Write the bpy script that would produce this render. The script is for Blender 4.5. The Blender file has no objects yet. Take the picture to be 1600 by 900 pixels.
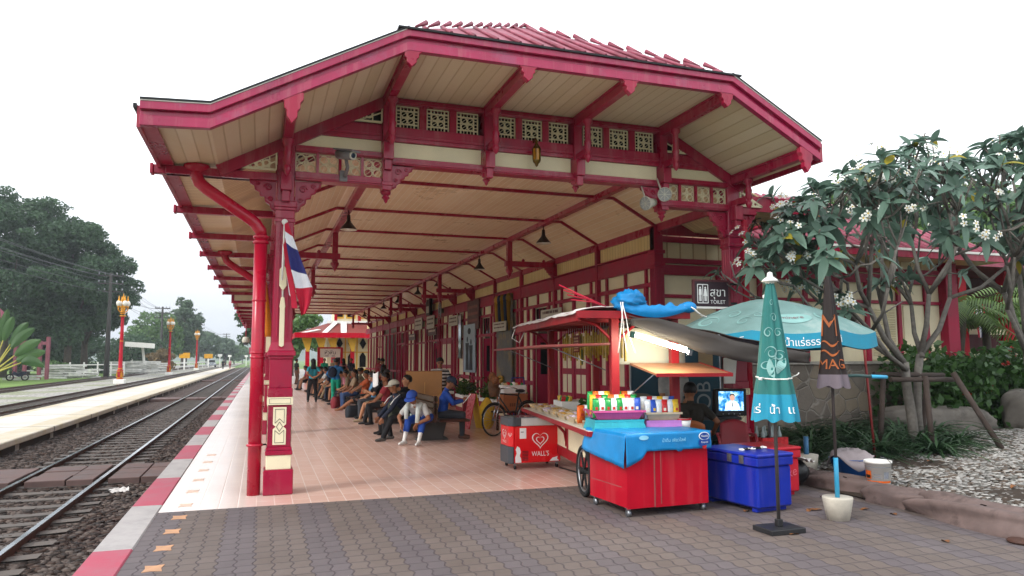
import bpy, bmesh, math, random
import numpy as np
from mathutils import Vector, Matrix, Euler
random.seed(7); rng=np.random.default_rng(7)
SC=bpy.context.scene; COL=SC.collection
PI=math.pi
def R(a): return math.radians(a)
# ---------------------------------------------------------------- materials
def lin(h):
    if isinstance(h,(tuple,list)): return tuple(h)+((1,) if len(h)==3 else ())
    h=h.lstrip('#'); o=[]
    for i in (0,2,4):
        c=int(h[i:i+2],16)/255
        o.append(c/12.92 if c<=.04045 else ((c+.055)/1.055)**2.4)
    return tuple(o)+(1,)
class NT:
    def __init__(s,m): s.t=m.node_tree; s.n=s.t.nodes; s.b=s.n['Principled BSDF']
    def add(s,typ,**k):
        n=s.n.new(typ)
        for a,v in k.items():
            if a.startswith('i_'):
                key=a[2:]; key=int(key) if key.isdigit() else key.replace('_',' ')
                n.inputs[key].default_value=v
            else: setattr(n,a,v)
        return n
    def ln(s,a,ao,b,bi): s.t.links.new(a.outputs[ao],b.inputs[bi])
    def math(s,op,a,b=None,clamp=False):
        n=s.n.new('ShaderNodeMath'); n.operation=op; n.use_clamp=clamp
        for i,v in enumerate((a,b)):
            if v is None: continue
            if isinstance(v,(int,float)): n.inputs[i].default_value=v
            else: s.t.links.new(v,n.inputs[i])
        return n.outputs[0]
    def mix(s,fac,a,b,blend='MIX'):
        n=s.n.new('ShaderNodeMix'); n.data_type='RGBA'; n.blend_type=blend
        for i,v in ((0,fac),(6,a),(7,b)):
            if isinstance(v,(int,float)): n.inputs[i].default_value=v
            elif isinstance(v,tuple): n.inputs[i].default_value=v
            else: s.t.links.new(v,n.inputs[i])
        return n.outputs[2]
    def ramp(s,fac,stops):
        n=s.n.new('ShaderNodeValToRGB'); s.t.links.new(fac,n.inputs[0]); e=n.color_ramp.elements
        while len(e)<len(stops): e.new(.5)
        for k,(p,c) in enumerate(stops): e[k].position=p; e[k].color=c if len(c)==4 else tuple(c)+(1,)
        return n.outputs[0]
    def noise(s,vec,scale,detail=4,rough=.6,out=0):
        n=s.add('ShaderNodeTexNoise'); n.inputs['Scale'].default_value=scale; n.inputs['Detail'].default_value=detail; n.inputs['Roughness'].default_value=rough
        if vec is not None: s.t.links.new(vec,n.inputs['Vector'])
        return n.outputs[out]
    def coord(s,which='Object'): return s.add('ShaderNodeTexCoord').outputs[which]
    def xyz(s,vec):
        n=s.add('ShaderNodeSeparateXYZ'); s.t.links.new(vec,n.inputs[0]); return n.outputs
    def bump(s,h,strength=.3,dist=.01):
        n=s.add('ShaderNodeBump'); n.inputs['Strength'].default_value=strength; n.inputs['Distance'].default_value=dist
        s.t.links.new(h,n.inputs['Height']); s.t.links.new(n.outputs[0],s.b.inputs['Normal'])
    def base(s,sock): s.t.links.new(sock,s.b.inputs['Base Color'])
def newmat(name,rough=.6,metal=0,spec=None,coat=0):
    m=bpy.data.materials.new(name); m.use_nodes=True; t=NT(m)
    t.b.inputs['Specular IOR Level'].default_value=.3; t.b.inputs['Roughness'].default_value=rough; t.b.inputs['Metallic'].default_value=metal
    if spec is not None: t.b.inputs['Specular IOR Level'].default_value=spec
    if coat: t.b.inputs['Coat Weight'].default_value=coat; t.b.inputs['Coat Roughness'].default_value=.15
    return m,t
MATS={}
def mat(name,color=None,rough=.6,metal=0,var=.18,scale=3,bump=.0,bscale=40,coat=0,grain=None,alpha=None,dirt=None,sss=0,streak=0,spec=None):
    """paint / cloth / plastic: base colour with uneven wear, optional dirt blotches"""
    if name in MATS: return MATS[name]
    m,t=newmat(name,rough,metal,spec,coat); c=lin(color); co=t.coord()
    n=t.noise(co,scale,5)
    d=tuple(x*(1-var) for x in c[:3])+(1,); l=tuple(min(1,x*(1+var*.8)) for x in c[:3])+(1,)
    s=t.ramp(n,[(.3,d),(.72,l)])
    if dirt:
        n2=t.noise(co,dirt[1],6,.7); f=t.ramp(n2,[(dirt[2],(0,0,0)),(dirt[2]+.12,(1,1,1))])
        s=t.mix(t.math('MULTIPLY',f,dirt[3]),s,lin(dirt[0]))
    if streak:
        mp=t.add('ShaderNodeMapping'); mp.inputs['Scale'].default_value=(9,9,.7); t.t.links.new(co,mp.inputs[0]); n3=t.noise(mp.outputs[0],1,5,.65)
        f3=t.ramp(n3,[(.5,(0,0,0)),(.72,(1,1,1))]); s=t.mix(t.math('MULTIPLY',f3,streak),s,lin('#b98a86'))
    t.base(s)
    if bump: t.bump(t.noise(co,bscale,3),bump,.004)
    rr=t.ramp(n,[(.3,(rough*.8,)*3),(.7,(min(1,rough*1.2),)*3)]); t.ln(rr.node,0,t.b,'Roughness')
    if sss: t.b.inputs['Subsurface Weight'].default_value=sss; t.b.inputs['Subsurface Radius'].default_value=(.02,.008,.004)
    MATS[name]=m; return m
def leafmat(name,c1,c2,rough=.5,trans=.25,scale=.6):
    if name in MATS: return MATS[name]
    m,t=newmat(name,rough); co=t.coord()
    g=t.add('ShaderNodeNewGeometry'); 
    n=t.noise(co,scale,3)
    f=t.math('ADD',t.math('MULTIPLY',g.outputs['Random Per Island'],.6),t.math('MULTIPLY',n,.4))
    t.base(t.mix(f,lin(c1),lin(c2)))
    tr=t.add('ShaderNodeBsdfTranslucent'); t.t.links.new(t.mix(f,lin(c1),lin(c2)),tr.inputs[0])
    mx=t.add('ShaderNodeMixShader'); mx.inputs[0].default_value=trans
    out=t.n['Material Output']; t.ln(t.b,0,mx,1); t.ln(tr,0,mx,2); t.ln(mx,0,out,0)
    MATS[name]=m; return m
def emis(name,color,strength):
    if name in MATS: return MATS[name]
    m,t=newmat(name,.4); t.b.inputs['Base Color'].default_value=lin(color); t.b.inputs['Emission Color'].default_value=lin(color); t.b.inputs['Emission Strength'].default_value=strength
    MATS[name]=m; return m
# ---------------------------------------------------------------- mesh builder
def frame(a,b):
    d=(Vector(b)-Vector(a)).normalized(); up=Vector((0,0,1)) if abs(d.z)<.95 else Vector((0,1,0))
    x=d.cross(up).normalized(); y=x.cross(d).normalized(); return x,y,d
class MB:
    def __init__(s): s.v=[]; s.f=[]; s.m=[]; s.sm=[]; s.mats=[]
    def mi(s,m):
        if m not in s.mats: s.mats.append(m)
        return s.mats.index(m)
    def add(s,vs,fs,m,smooth=False):
        o=len(s.v); s.v.extend([tuple(v) for v in vs]); k=s.mi(m)
        for f in fs: s.f.append(tuple(o+i for i in f)); s.m.append(k); s.sm.append(smooth)
        return s
    def box(s,x0,x1,y0,y1,z0,z1,m):
        v=[(x0,y0,z0),(x1,y0,z0),(x1,y1,z0),(x0,y1,z0),(x0,y0,z1),(x1,y0,z1),(x1,y1,z1),(x0,y1,z1)]
        return s.add(v,[(3,2,1,0),(4,5,6,7),(0,1,5,4),(1,2,6,5),(2,3,7,6),(3,0,4,7)],m)
    def obox(s,c,size,rot,m,taper=1):
        """box with centre c, full size, rot = Euler degrees tuple or Matrix"""
        M=rot if isinstance(rot,Matrix) else Euler([R(a) for a in rot]).to_matrix()
        h=[q/2 for q in size]; v=[]
        for z in (-1,1):
            k=taper if z>0 else 1
            for x,y in ((-1,-1),(1,-1),(1,1),(-1,1)): v.append(Vector(c)+M@Vector((x*h[0]*k,y*h[1]*k,z*h[2])))
        return s.add(v,[(3,2,1,0),(4,5,6,7),(0,1,5,4),(1,2,6,5),(2,3,7,6),(3,0,4,7)],m)
    def beam(s,a,b,w,h,m,up=(0,0,1)):
        """rectangular bar from a to b, w across, h along up"""
        a=Vector(a); b=Vector(b); d=(b-a).normalized(); u=Vector(up); 
        if abs(d.dot(u))>.98: u=Vector((0,1,0))
        x=d.cross(u).normalized(); u=x.cross(d).normalized(); v=[]
        for p in (a,b):
            for i,j in ((-1,-1),(1,-1),(1,1),(-1,1)): v.append(p+x*i*w/2+u*j*h/2)
        return s.add(v,[(3,2,1,0),(4,5,6,7),(0,1,5,4),(1,2,6,5),(2,3,7,6),(3,0,4,7)],m)
    def tube(s,pts,r,m,n=8,caps=True,smooth=True):
        pts=[Vector(p) for p in pts]; L=len(pts)
        rs=list(r) if isinstance(r,(list,tuple)) else [r]*L
        T=[(pts[min(i+1,L-1)]-pts[max(i-1,0)]).normalized() for i in range(L)]
        x,y,_=frame((0,0,0),T[0]); v=[]
        for i in range(L):
            if i:
                q=T[i-1].rotation_difference(T[i]); x=(q@x).normalized(); y=(q@y).normalized()
            for k in range(n):
                a=2*PI*k/n; v.append(pts[i]+(x*math.cos(a)+y*math.sin(a))*rs[i])
        f=[(i*n+k,i*n+(k+1)%n,(i+1)*n+(k+1)%n,(i+1)*n+k) for i in range(L-1) for k in range(n)]
        s.add(v,f,m,smooth)
        if caps:
            o=len(s.v)-L*n; kk=s.mi(m)
            s.f.append(tuple(o+k for k in range(n))[::-1]); s.m.append(kk); s.sm.append(False)
            s.f.append(tuple(o+(L-1)*n+k for k in range(n))); s.m.append(kk); s.sm.append(False)
        return s
    def cyl(s,a,b,r,m,n=16,r2=None): return s.tube([a,b],[r,r if r2 is None else r2],m,n)
    def lathe(s,prof,c,m,n=20,axis=None,smooth=True):
        """prof: (radius,height) list, turned round +Z through c (or round axis)"""
        c=Vector(c); v=[]; Rm=Matrix.Identity(3)
        if axis is not None: Rm=Vector((0,0,1)).rotation_difference(Vector(axis)).to_matrix()
        for r,z in prof:
            for k in range(n):
                a=2*PI*k/n; v.append(c+Rm@Vector((r*math.cos(a),r*math.sin(a),z)))
        L=len(prof); f=[(i*n+k,i*n+(k+1)%n,(i+1)*n+(k+1)%n,(i+1)*n+k) for i in range(L-1) for k in range(n)]
        return s.add(v,f,m,smooth)
    def prism(s,poly,o,u,w,depth,m,smooth=False):
        """polygon (a,b) list in plane o + a*u + b*w, thickened by vector depth"""
        o=Vector(o); u=Vector(u); w=Vector(w); d=Vector(depth); n=len(poly)
        v=[o+u*a+w*b for a,b in poly]; v+= [p+d for p in v]
        nrm=u.cross(w).dot(d)
        area=sum(poly[i][0]*poly[(i+1)%n][1]-poly[(i+1)%n][0]*poly[i][1] for i in range(n))
        f=[tuple(range(n)),tuple(range(2*n-1,n-1,-1))]+[(i,n+i,n+(i+1)%n,(i+1)%n) for i in range(n)]
        if (nrm*area)>0: f=[t[::-1] for t in f]
        return s.add(v,f,m,smooth)
    def grid(s,fn,nu,nv,m,smooth=True,closeu=False):
        v=[fn(i/(nu if closeu else nu-1),j/(nv-1)) for j in range(nv) for i in range(nu)]
        f=[]
        for j in range(nv-1):
            for i in range(nu if closeu else nu-1):
                i2=(i+1)%nu; f.append((j*nu+i,j*nu+i2,(j+1)*nu+i2,(j+1)*nu+i))
        return s.add(v,f,m,smooth)
    def ell(s,c,r,m,n=16,k=10,rot=None):
        r=(r,)*3 if isinstance(r,(int,float)) else r; c=Vector(c); M=Euler([R(a) for a in rot]).to_matrix() if rot else Matrix.Identity(3)
        def fn(u,v):
            a=2*PI*u; b=-PI/2+PI*v*.998+.003
            return c+M@Vector((r[0]*math.cos(b)*math.cos(a),r[1]*math.cos(b)*math.sin(a),r[2]*math.sin(b)))
        return s.grid(fn,n,k,m,True,True)
    def text(s,body,o,u,w,size,m,depth=.003,align='CENTER',fn=None,sx=1):
        vs,fs,wd,ht=textmesh(body)
        o=Vector(o); u=Vector(u).normalized(); w=Vector(w).normalized(); nrm=u.cross(w).normalized()
        off={'CENTER':-wd/2,'LEFT':0,'RIGHT':-wd}[align]
        def P(a,b,d): return o+u*a+w*b+nrm*d
        V=[];F=[]; n=len(vs)
        for dd in (depth,0.0):
            for x,y in vs:
                a=(x+off)*size*sx; b=y*size
                V.append(fn(a,b,dd) if fn else P(a,b,dd))
        F=[f for f in fs]
        return s.add(V,F,m)
    def build(s,name,parent=None,bevel=0,world=None,kind=None,label=None,cat=None,group=None,xf=None,solid=0):
        me=bpy.data.meshes.new(name)
        v=s.v
        if xf is not None: v=[xf@Vector(p) for p in v]
        if world is not None: w=Vector(world); v=[Vector(p)-w for p in v]
        me.from_pydata([tuple(p) for p in v],[],s.f)
        for m in s.mats: me.materials.append(m)
        if len(s.f)==len(me.polygons):
            me.polygons.foreach_set('material_index',s.m); me.polygons.foreach_set('use_smooth',s.sm)
        me.update()
        o=bpy.data.objects.new(name,me); COL.objects.link(o)
        if parent is not None: o.parent=parent
        if bevel:
            b=o.modifiers.new('bevel','BEVEL'); b.width=bevel; b.segments=1; b.limit_method='ANGLE'; b.angle_limit=R(50)
        if solid:
            b=o.modifiers.new('solid','SOLIDIFY'); b.thickness=solid; b.offset=0
        return tag(o,label,cat,group,kind)
_TX={}
def textmesh(body):
    if body in _TX: return _TX[body]
    c=bpy.data.curves.new('text','FONT'); c.body=body; o=bpy.data.objects.new('text',c); COL.objects.link(o)
    bpy.context.view_layer.update()
    me=bpy.data.meshes.new_from_object(o.evaluated_get(bpy.context.evaluated_depsgraph_get()))
    vs=[(v.co.x,v.co.y) for v in me.vertices]; fs=[tuple(p.vertices) for p in me.polygons]
    bpy.data.objects.remove(o); bpy.data.curves.remove(c); bpy.data.meshes.remove(me)
    x0=min(v[0] for v in vs); x1=max(v[0] for v in vs)
    vs=[(x-x0,y) for x,y in vs]
    _TX[body]=(vs,fs,x1-x0,1); return _TX[body]
def tag(o,label=None,cat=None,group=None,kind=None):
    if label: o['label']=label
    if cat: o['category']=cat
    if group: o['group']=group
    if kind: o['kind']=kind
    return o
def thing(name,label,cat,loc=(0,0,0),rz=0,group=None):
    o=bpy.data.objects.new(name,None); COL.objects.link(o); o.location=loc; o.rotation_euler=(0,0,R(rz)); o.empty_display_size=.1
    return tag(o,label,cat,group)
def dup(root,loc=None,rz=None,label=None,group=None,parent=None,scale=None):
    c=root.copy(); COL.objects.link(c)
    if loc is not None: c.location=loc
    if rz is not None: c.rotation_euler=(0,0,R(rz))
    if scale is not None: c.scale=(scale,)*3 if isinstance(scale,(int,float)) else scale
    if label: c['label']=label
    if group: c['group']=group
    if parent is not None: c.parent=parent
    for ch in list(root.children): dup(ch,parent=c)
    return c
def raw(name,V,F,mats,mi=None,parent=None,smooth=False,**k):
    """fast numpy mesh of quads"""
    me=bpy.data.meshes.new(name); V=np.asarray(V,dtype=np.float32); F=np.asarray(F,dtype=np.int32)
    n=F.shape[1]; me.vertices.add(len(V)); me.vertices.foreach_set('co',V.ravel())
    me.loops.add(F.size); me.loops.foreach_set('vertex_index',F.ravel())
    me.polygons.add(len(F)); me.polygons.foreach_set('loop_start',np.arange(0,F.size,n,dtype=np.int32))
    for m in mats: me.materials.append(m)
    if mi is not None: me.polygons.foreach_set('material_index',np.asarray(mi,dtype=np.int32))
    if smooth: me.polygons.foreach_set('use_smooth',np.ones(len(F),dtype=bool))
    me.update(calc_edges=True); o=bpy.data.objects.new(name,me); COL.objects.link(o)
    if parent is not None: o.parent=parent
    return tag(o,**k)
# ---------------------------------------------------------------- palette
RED=mat('crimson_gloss_paint','#960c34',.3,var=.16,scale=2.2,bump=.06,bscale=25,coat=.22,dirt=('#6c2038',1.6,.56,.55),streak=.22)
FASC=mat('fascia_magenta_paint','#a01c4a',.32,var=.2,scale=2.6,bump=.06,bscale=25,coat=.35,dirt=('#8a4a66',2.0,.55,.5),streak=.25)  # pinker crimson than the other woodwork, used on the gable fascia
PIPE=mat('deep_red_gloss_paint','#a80c2c',.28,var=.12,scale=2,bump=.04,coat=.2,dirt=('#6c1024',2,.6,.4))
REDB=mat('bright_red_paint','#aa0822',.42,var=.14,scale=2,bump=.05,coat=.0,dirt=('#7a1020',2.2,.6,.4),streak=.10,spec=.12)
CREAM=mat('cream_paint','#ddd2b2',.5,var=.1,scale=1.6,bump=.04,dirt=('#a08c66',1.1,.6,.4))
WHITE=mat('white_paint','#e6e4de',.55,var=.08,dirt=('#9a958a',2,.62,.4))
BLACK=mat('black_plastic','#141416',.45,var=.2)
DARK=mat('dark_void','#0c0a0a',.9,var=.1)
STEEL=mat('galvanised_steel','#8d9094',.35,metal=.8,var=.2,scale=8)
CHROME=mat('chrome','#c9ccd0',.18,metal=1,var=.1)
GOLD=mat('gold_paint','#c98a1e',.35,metal=.5,var=.2,scale=6)
GREYP=mat('grey_plastic','#4a4c50',.5,var=.15)
CONC=mat('rough_concrete','#a5a096',.85,var=.25,scale=5,bump=.3,bscale=30,dirt=('#5f5a50',3,.55,.5))
WOODD=mat('dark_stained_wood','#3a2018',.4,var=.35,scale=6,bump=.1)
# ================================================================ ground materials
def tilegrid(t,xs,ys,w,h,stagger=.5,wave=0,wl=.2,joint=.012):
    if wave: xs=t.math('ADD',xs,t.math('MULTIPLY',t.math('SINE',t.math('MULTIPLY',ys,2*PI/wl)),wave))
    cx=t.math('DIVIDE',xs,w); col=t.math('FLOOR',cx); fx=t.math('FRACT',cx)
    ry=t.math('ADD',t.math('DIVIDE',ys,h),t.math('MULTIPLY',col,stagger)); row=t.math('FLOOR',ry); fy=t.math('FRACT',ry)
    ex=t.math('MULTIPLY',t.math('MINIMUM',fx,t.math('SUBTRACT',1.0,fx)),w); ey=t.math('MULTIPLY',t.math('MINIMUM',fy,t.math('SUBTRACT',1.0,fy)),h)
    e=t.math('MINIMUM',ex,ey); jm=t.math('DIVIDE',e,joint,True)
    cv=t.add('ShaderNodeCombineXYZ'); t.t.links.new(col,cv.inputs[0]); t.t.links.new(row,cv.inputs[1])
    wn=t.add('ShaderNodeTexWhiteNoise'); wn.noise_dimensions='3D'; t.ln(cv,0,wn,0)
    return jm,wn.outputs[0],col,row,ey
def m_tile():
    m,t=newmat('pink_platform_tile',.28); co=t.coord(); X,Y,Z=t.xyz(co)
    jm,rnd,col,row,_=tilegrid(t,X,Y,.205,.41,.5,0,joint=.010)
    n=t.noise(co,.35,6,.7); n2=t.noise(co,9,4)
    c=t.mix(rnd,lin('#d2aea0'),lin('#dcbcae')); c=t.mix(t.math('MULTIPLY',n2,.35),c,lin('#b08878'))
    st=t.ramp(n,[(.42,(0,0,0)),(.7,(1,1,1))]); c=t.mix(t.math('MULTIPLY',st,.22),c,lin('#a8887c'))
    # paler strip along the kerb: stronger sky light painted into the tile
    e=t.math('MULTIPLY',t.math('SUBTRACT',.35,X),1.6,True); c=t.mix(t.math('MULTIPLY',e,.75),c,lin('#d6ccc6'))
    t.base(t.mix(jm,lin('#e0cfc4'),c)); t.bump(jm,.25,.004)
    rr=t.math('ADD',t.math('MULTIPLY',n,.26),.08); t.t.links.new(rr,t.b.inputs['Roughness']); return m
def m_paver():
    m,t=newmat('wavy_paver',.75); co=t.coord(); X,Y,Z=t.xyz(co)
    jm,rnd,col,row,_=tilegrid(t,X,Y,.15,.2,.0,.014,.2,joint=.011)
    b=t.math('FRACT',t.math('DIVIDE',t.math('ADD',col,.5),5.0)); band=t.math('GREATER_THAN',b,.5)
    n=t.noise(co,.5,6,.7); n2=t.noise(co,14,4)
    a=t.mix(rnd,lin('#5f544d'),lin('#695d56')); d=t.mix(rnd,lin('#575053'),lin('#61595c')); c=t.mix(band,a,d)
    c=t.mix(t.math('MULTIPLY',n2,.5),c,lin('#4d4443')); st=t.ramp(n,[(.35,(0,0,0)),(.75,(1,1,1))]); c=t.mix(t.math('MULTIPLY',st,.35),c,lin('#7c7472'))
    t.base(t.mix(jm,lin('#423a3d'),c)); h=t.math('ADD',jm,t.math('MULTIPLY',n2,.3)); t.bump(h,.45,.01); return m
def m_ballast():
    m,t=newmat('track_ballast',.9); co=t.coord()
    v=t.add('ShaderNodeTexVoronoi'); v.inputs['Scale'].default_value=17; t.t.links.new(co,v.inputs['Vector'])
    n=t.noise(co,.6,4); c=t.ramp(t.xyz(v.outputs['Color'])[0],[(0,lin('#241a18')),(.5,lin('#43342f')),(1,lin('#6a5a54'))])
    c=t.mix(t.math('MULTIPLY',n,.5),c,lin('#3a2a22')); t.base(c); t.bump(v.outputs['Distance'],1,.06); return m
def m_gravel():
    m,t=newmat('grey_gravel_ground',.95); co=t.coord()
    v=t.add('ShaderNodeTexVoronoi'); v.inputs['Scale'].default_value=9; t.t.links.new(co,v.inputs['Vector'])
    n=t.noise(co,.25,5); c=t.ramp(t.xyz(v.outputs['Color'])[0],[(0,lin('#6d6a66')),(1,lin('#aaa69f'))])
    g=t.ramp(n,[(.5,(0,0,0)),(.6,(1,1,1))]); c=t.mix(t.math('MULTIPLY',g,.7),c,lin('#6f7650')); t.base(c); t.bump(v.outputs['Distance'],.6,.04); return m
def m_grass():
    m,t=newmat('mown_grass',.95); co=t.coord(); n=t.noise(co,.4,6,.7); n2=t.noise(co,12,3)
    c=t.ramp(n,[(.3,lin('#4f6a2c')),(.6,lin('#6b8440')),(.8,lin('#8c9460'))]); c=t.mix(t.math('MULTIPLY',n2,.4),c,lin('#3d5522')); t.base(c); t.bump(n2,.6,.05); return m
def m_plat2():
    m,t=newmat('pale_concrete_platform',.85); co=t.coord(); X,Y,Z=t.xyz(co); n=t.noise(co,.5,6,.7); n2=t.noise(co,20,3)
    c=t.ramp(n,[(.3,lin('#b3aca3')),(.7,lin('#cfcac2'))])
    e=t.math('GREATER_THAN',X,-5.95); e2=t.math('LESS_THAN',X,-7.45); ee=t.math('MAXIMUM',e,e2)
    c=t.mix(t.math('MULTIPLY',ee,t.ramp(t.noise(co,1.6,6,.75),[(.3,(.1,.1,.1)),(.7,(.95,.95,.95))])),c,lin('#b3a37e'))
    j=t.math('LESS_THAN',t.math('FRACT',t.math('DIVIDE',Y,4.6)),.03); c=t.mix(t.math('MULTIPLY',j,.7),c,lin('#4d4a48'))
    c=t.mix(t.math('MULTIPLY',n2,.25),c,lin('#7d756a')); t.base(c); t.bump(n2,.2,.006); return m
def m_kerb(name,c1,c2):
    m,t=newmat(name,.7); co=t.coord(); n=t.noise(co,3,7,.75); n2=t.noise(co,25,3)
    f=t.ramp(n,[(.42,(0,0,0)),(.68,(1,1,1))]); t.base(t.mix(t.math('MULTIPLY',f,.55),lin(c1),lin(c2))); t.bump(n2,.25,.005); return m
TILE,PAVER,BALLAST,GRAVEL,GRASS,PLAT2=m_tile(),m_paver(),m_ballast(),m_gravel(),m_grass(),m_plat2()
KR=m_kerb('faded_red_kerb_paint','#a5485a','#8f666e'); KW=m_kerb('worn_white_kerb_paint','#a39e9c','#7d7978')
SOIL=mat('dark_soil','#3a2f26',.95,var=.4,scale=2,bump=.5,bscale=12)
ASPH=mat('pale_forecourt_paving','#98928c',.85,var=.15,scale=.3)
RUST=mat('rusty_rail_side','#4a3128',.7,var=.3,scale=6,bump=.1)
RAILT=mat('worn_rail_top','#b9bec4',.2,metal=1,var=.12,scale=2)
SLEEP=mat('weathered_sleeper','#5c5550',.85,var=.3,scale=4,bump=.2,bscale=25)
PLANK=mat('old_crossing_timber','#5d4a46',.75,var=.35,scale=2.5,bump=.25,bscale=18)
# ================================================================ ground
g=MB(); g.box(-900,900,-40,1500,-1.2,-.62,GRASS); g.build('ground',kind='structure')
g=MB(); g.box(-17.4,-7.8,-20,420,-.9,-.34,GRAVEL); g.build('gravel_yard',kind='structure')
g=MB(); g.box(-60,-17.4,-20,420,-.9,-.30,GRASS); g.build('grass_verge',kind='structure')
g=MB(); g.box(-26,-17.4,125,300,-.5,-.292,ASPH); g.build('side_road',kind='structure')
def bal(u,v):
    y=2+v*v*198; x=-5.35+u*4.0
    s=-.425+.05*math.exp(-((u-.93)/.08)**2)*0+rng.normal(0,.012)
    return (x,y,s)
g=MB(); g.grid(bal,26,240,BALLAST,False); g.build('track_bed',kind='structure')
# loose stones near the camera
def stones(name,n,fx,fy,zf,r0,r1,mats,label=None,flat=.7,seed=3,**k):
    q=np.random.default_rng(seed); base=np.array([(1,0,0),(0,1,0),(-1,0,0),(0,-1,0),(.6,.6,.62),(-.6,.6,.62),(-.6,-.6,.62),(.6,-.6,.62)],float)
    F0=np.array([(0,1,5,4),(1,2,5,5),(2,3,7,6),(3,0,4,7),(4,5,6,7),(0,4,4,4)][:0] or [(0,1,4,4)])
    quads=np.array([(7,0,4,4),(4,0,1,1),(4,1,5,5),(5,1,2,2),(5,2,6,6),(6,2,3,3),(6,3,7,7),(7,3,0,0),(4,5,6,7)])
    tri=np.array([(7,0,4),(4,0,1),(4,1,5),(5,1,2),(5,2,6),(6,2,3),(6,3,7),(7,3,0),(4,5,6),(4,6,7)])
    X=q.uniform(*fx,n); Yv=q.uniform(0,1,n); Yv=fy[0]+(fy[1]-fy[0])*Yv**(1.6 if name!='pebbles' else 1.1)
    rr=q.uniform(r0,r1,n); V=[]; 
    P=base[None]*(1+q.normal(0,.22,(n,8,3))); a=q.uniform(0,2*PI,n); ca,sa=np.cos(a),np.sin(a)
    el=q.uniform(.7,1.5,n)
    x=P[:,:,0]*rr[:,None]*el[:,None]; y=P[:,:,1]*rr[:,None]; z=P[:,:,2]*rr[:,None]*flat
    xx=x*ca[:,None]-y*sa[:,None]+X[:,None]; yy=x*sa[:,None]+y*ca[:,None]+Yv[:,None]; zz=z+np.array([zf(p,r) for p,r in zip(X,Yv)])[:,None]
    V=np.stack([xx,yy,zz],-1).reshape(-1,3); F=(tri[None]+np.arange(n)[:,None,None]*8).reshape(-1,3)
    mi=np.repeat(q.integers(0,len(mats),n),len(tri))
    return raw(name,V,F,mats,mi,**k)
ST=[mat('ballast_stone_dark','#241b17',.9,var=.3),mat('ballast_stone_brown','#3d2f28',.9,var=.3),mat('ballast_stone_grey','#574c46',.9,var=.3)]
stones('ballast_stones',34000,(-5.3,-1.38),(3.5,34),lambda x,y:-.42,.022,.055,ST,label='dark brown ballast stones filling the track bed beside the platform',cat='ballast',kind='stuff')
# rails, sleepers, crossings
def rail_prof(x,zt): return [(x-.06,zt-.13),(x+.06,zt-.13),(x+.06,zt-.115),(x+.012,zt-.1),(x+.012,zt-.035),(x+.034,zt-.025),(x+.034,zt-.006),(x-.034,zt-.006),(x-.034,zt-.025),(x-.012,zt-.035),(x-.012,zt-.1),(x-.06,zt-.115)]
def track(name,xa,xb,zt,y0,y1,step,nsl,slm):
    t=bpy.data.objects.new(name,None); COL.objects.link(t); tag(t,kind='structure')
    for x in (xa,xb):
        b=MB(); b.prism(rail_prof(x,zt),(0,y0,0),(1,0,0),(0,0,1),(0,y1-y0,0),RUST); b.box(x-.031,x+.031,y0,y1,zt-.0055,zt,RAILT); b.build('rail',t)
    b=MB(); cx=(xa+xb)/2
    for k in range(nsl):
        y=y0+k*step; o=rng.normal(0,.015); hw=abs(xb-xa)/2+.34
        b.grid(lambda u,v:(cx+(u-.5)*2*hw, y+o+(v-.5)*.22,zt-.095+.02*abs(2*u-1)**2+rng.normal(0,.002)),9,2,slm,False)
        b.box(cx-hw,cx+hw,y+o-.11,y+o+.11,zt-.25,zt-.1,slm)
    b.build('sleeper_row',t); return t
track('railway_track',-2.5,-3.72,-.3,3,330,.62,300,SLEEP)
track('railway_track',-8.95,-10.15,-.2,8,330,.8,150,SLEEP)
track('railway_track',-15.1,-16.3,-.2,12,330,.8,150,SLEEP)
for k,(y,d) in enumerate(((14.1,1.8),(41.0,1.6),(75,1.6))):
    b=MB()
    for x0,x1 in ((-5.2,-3.82),(-3.6,-3.02),(-3.0,-2.6),(-2.38,-1.9),(-1.88,-1.38)):
        for j in range(3):
            yy=y+j*d/3; b.box(x0,x1,yy+.012,yy+d/3-.012,-.43,-.30+rng.normal(0,.005),PLANK)
    b.build('track_crossing',bevel=.008,label=['dark timber boards crossing the nearest track in the foreground','second timber board crossing farther along the near track','farthest timber board crossing on the near track'][k],cat='crossing',group='timber crossings over the near track')
# platforms
g=MB(); g.box(-1.03,7.55,9.15,53,-.6,0,TILE); g.build('platform_tiles',kind='structure')
g=MB(); g.box(-1.03,6.95,-8,9.15,-.6,0,PAVER); g.box(-1.03,30,53,130,-.6,-.004,ASPH); g.box(6.95,8.2,8.6,13.1,-.6,-.004,PAVER); g.build('paving',kind='structure')
k=MB(); 
for j in range(-6,66):
    y=7.48+2.1*j; m_=KW if j%2==0 else KR
    k.box(-1.36,-1.032,y+.006,y+2.094,-.6,.012,m_)
k.build('kerb',kind='structure',bevel=.012)
k=MB(); k.box(-7.8,-5.25,4,175,-.25,-.1,PLAT2); k.box(-5.55,-5.33,4,175,-.62,-.25,SOIL); k.box(-7.7,-7.5,4,175,-.62,-.25,SOIL)
for y in range(5,170,3): k.box(-5.8,-5.32,y,y+.3,-.62,-.25,CONC)
k.build('island_platform',kind='structure',bevel=.02)
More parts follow.
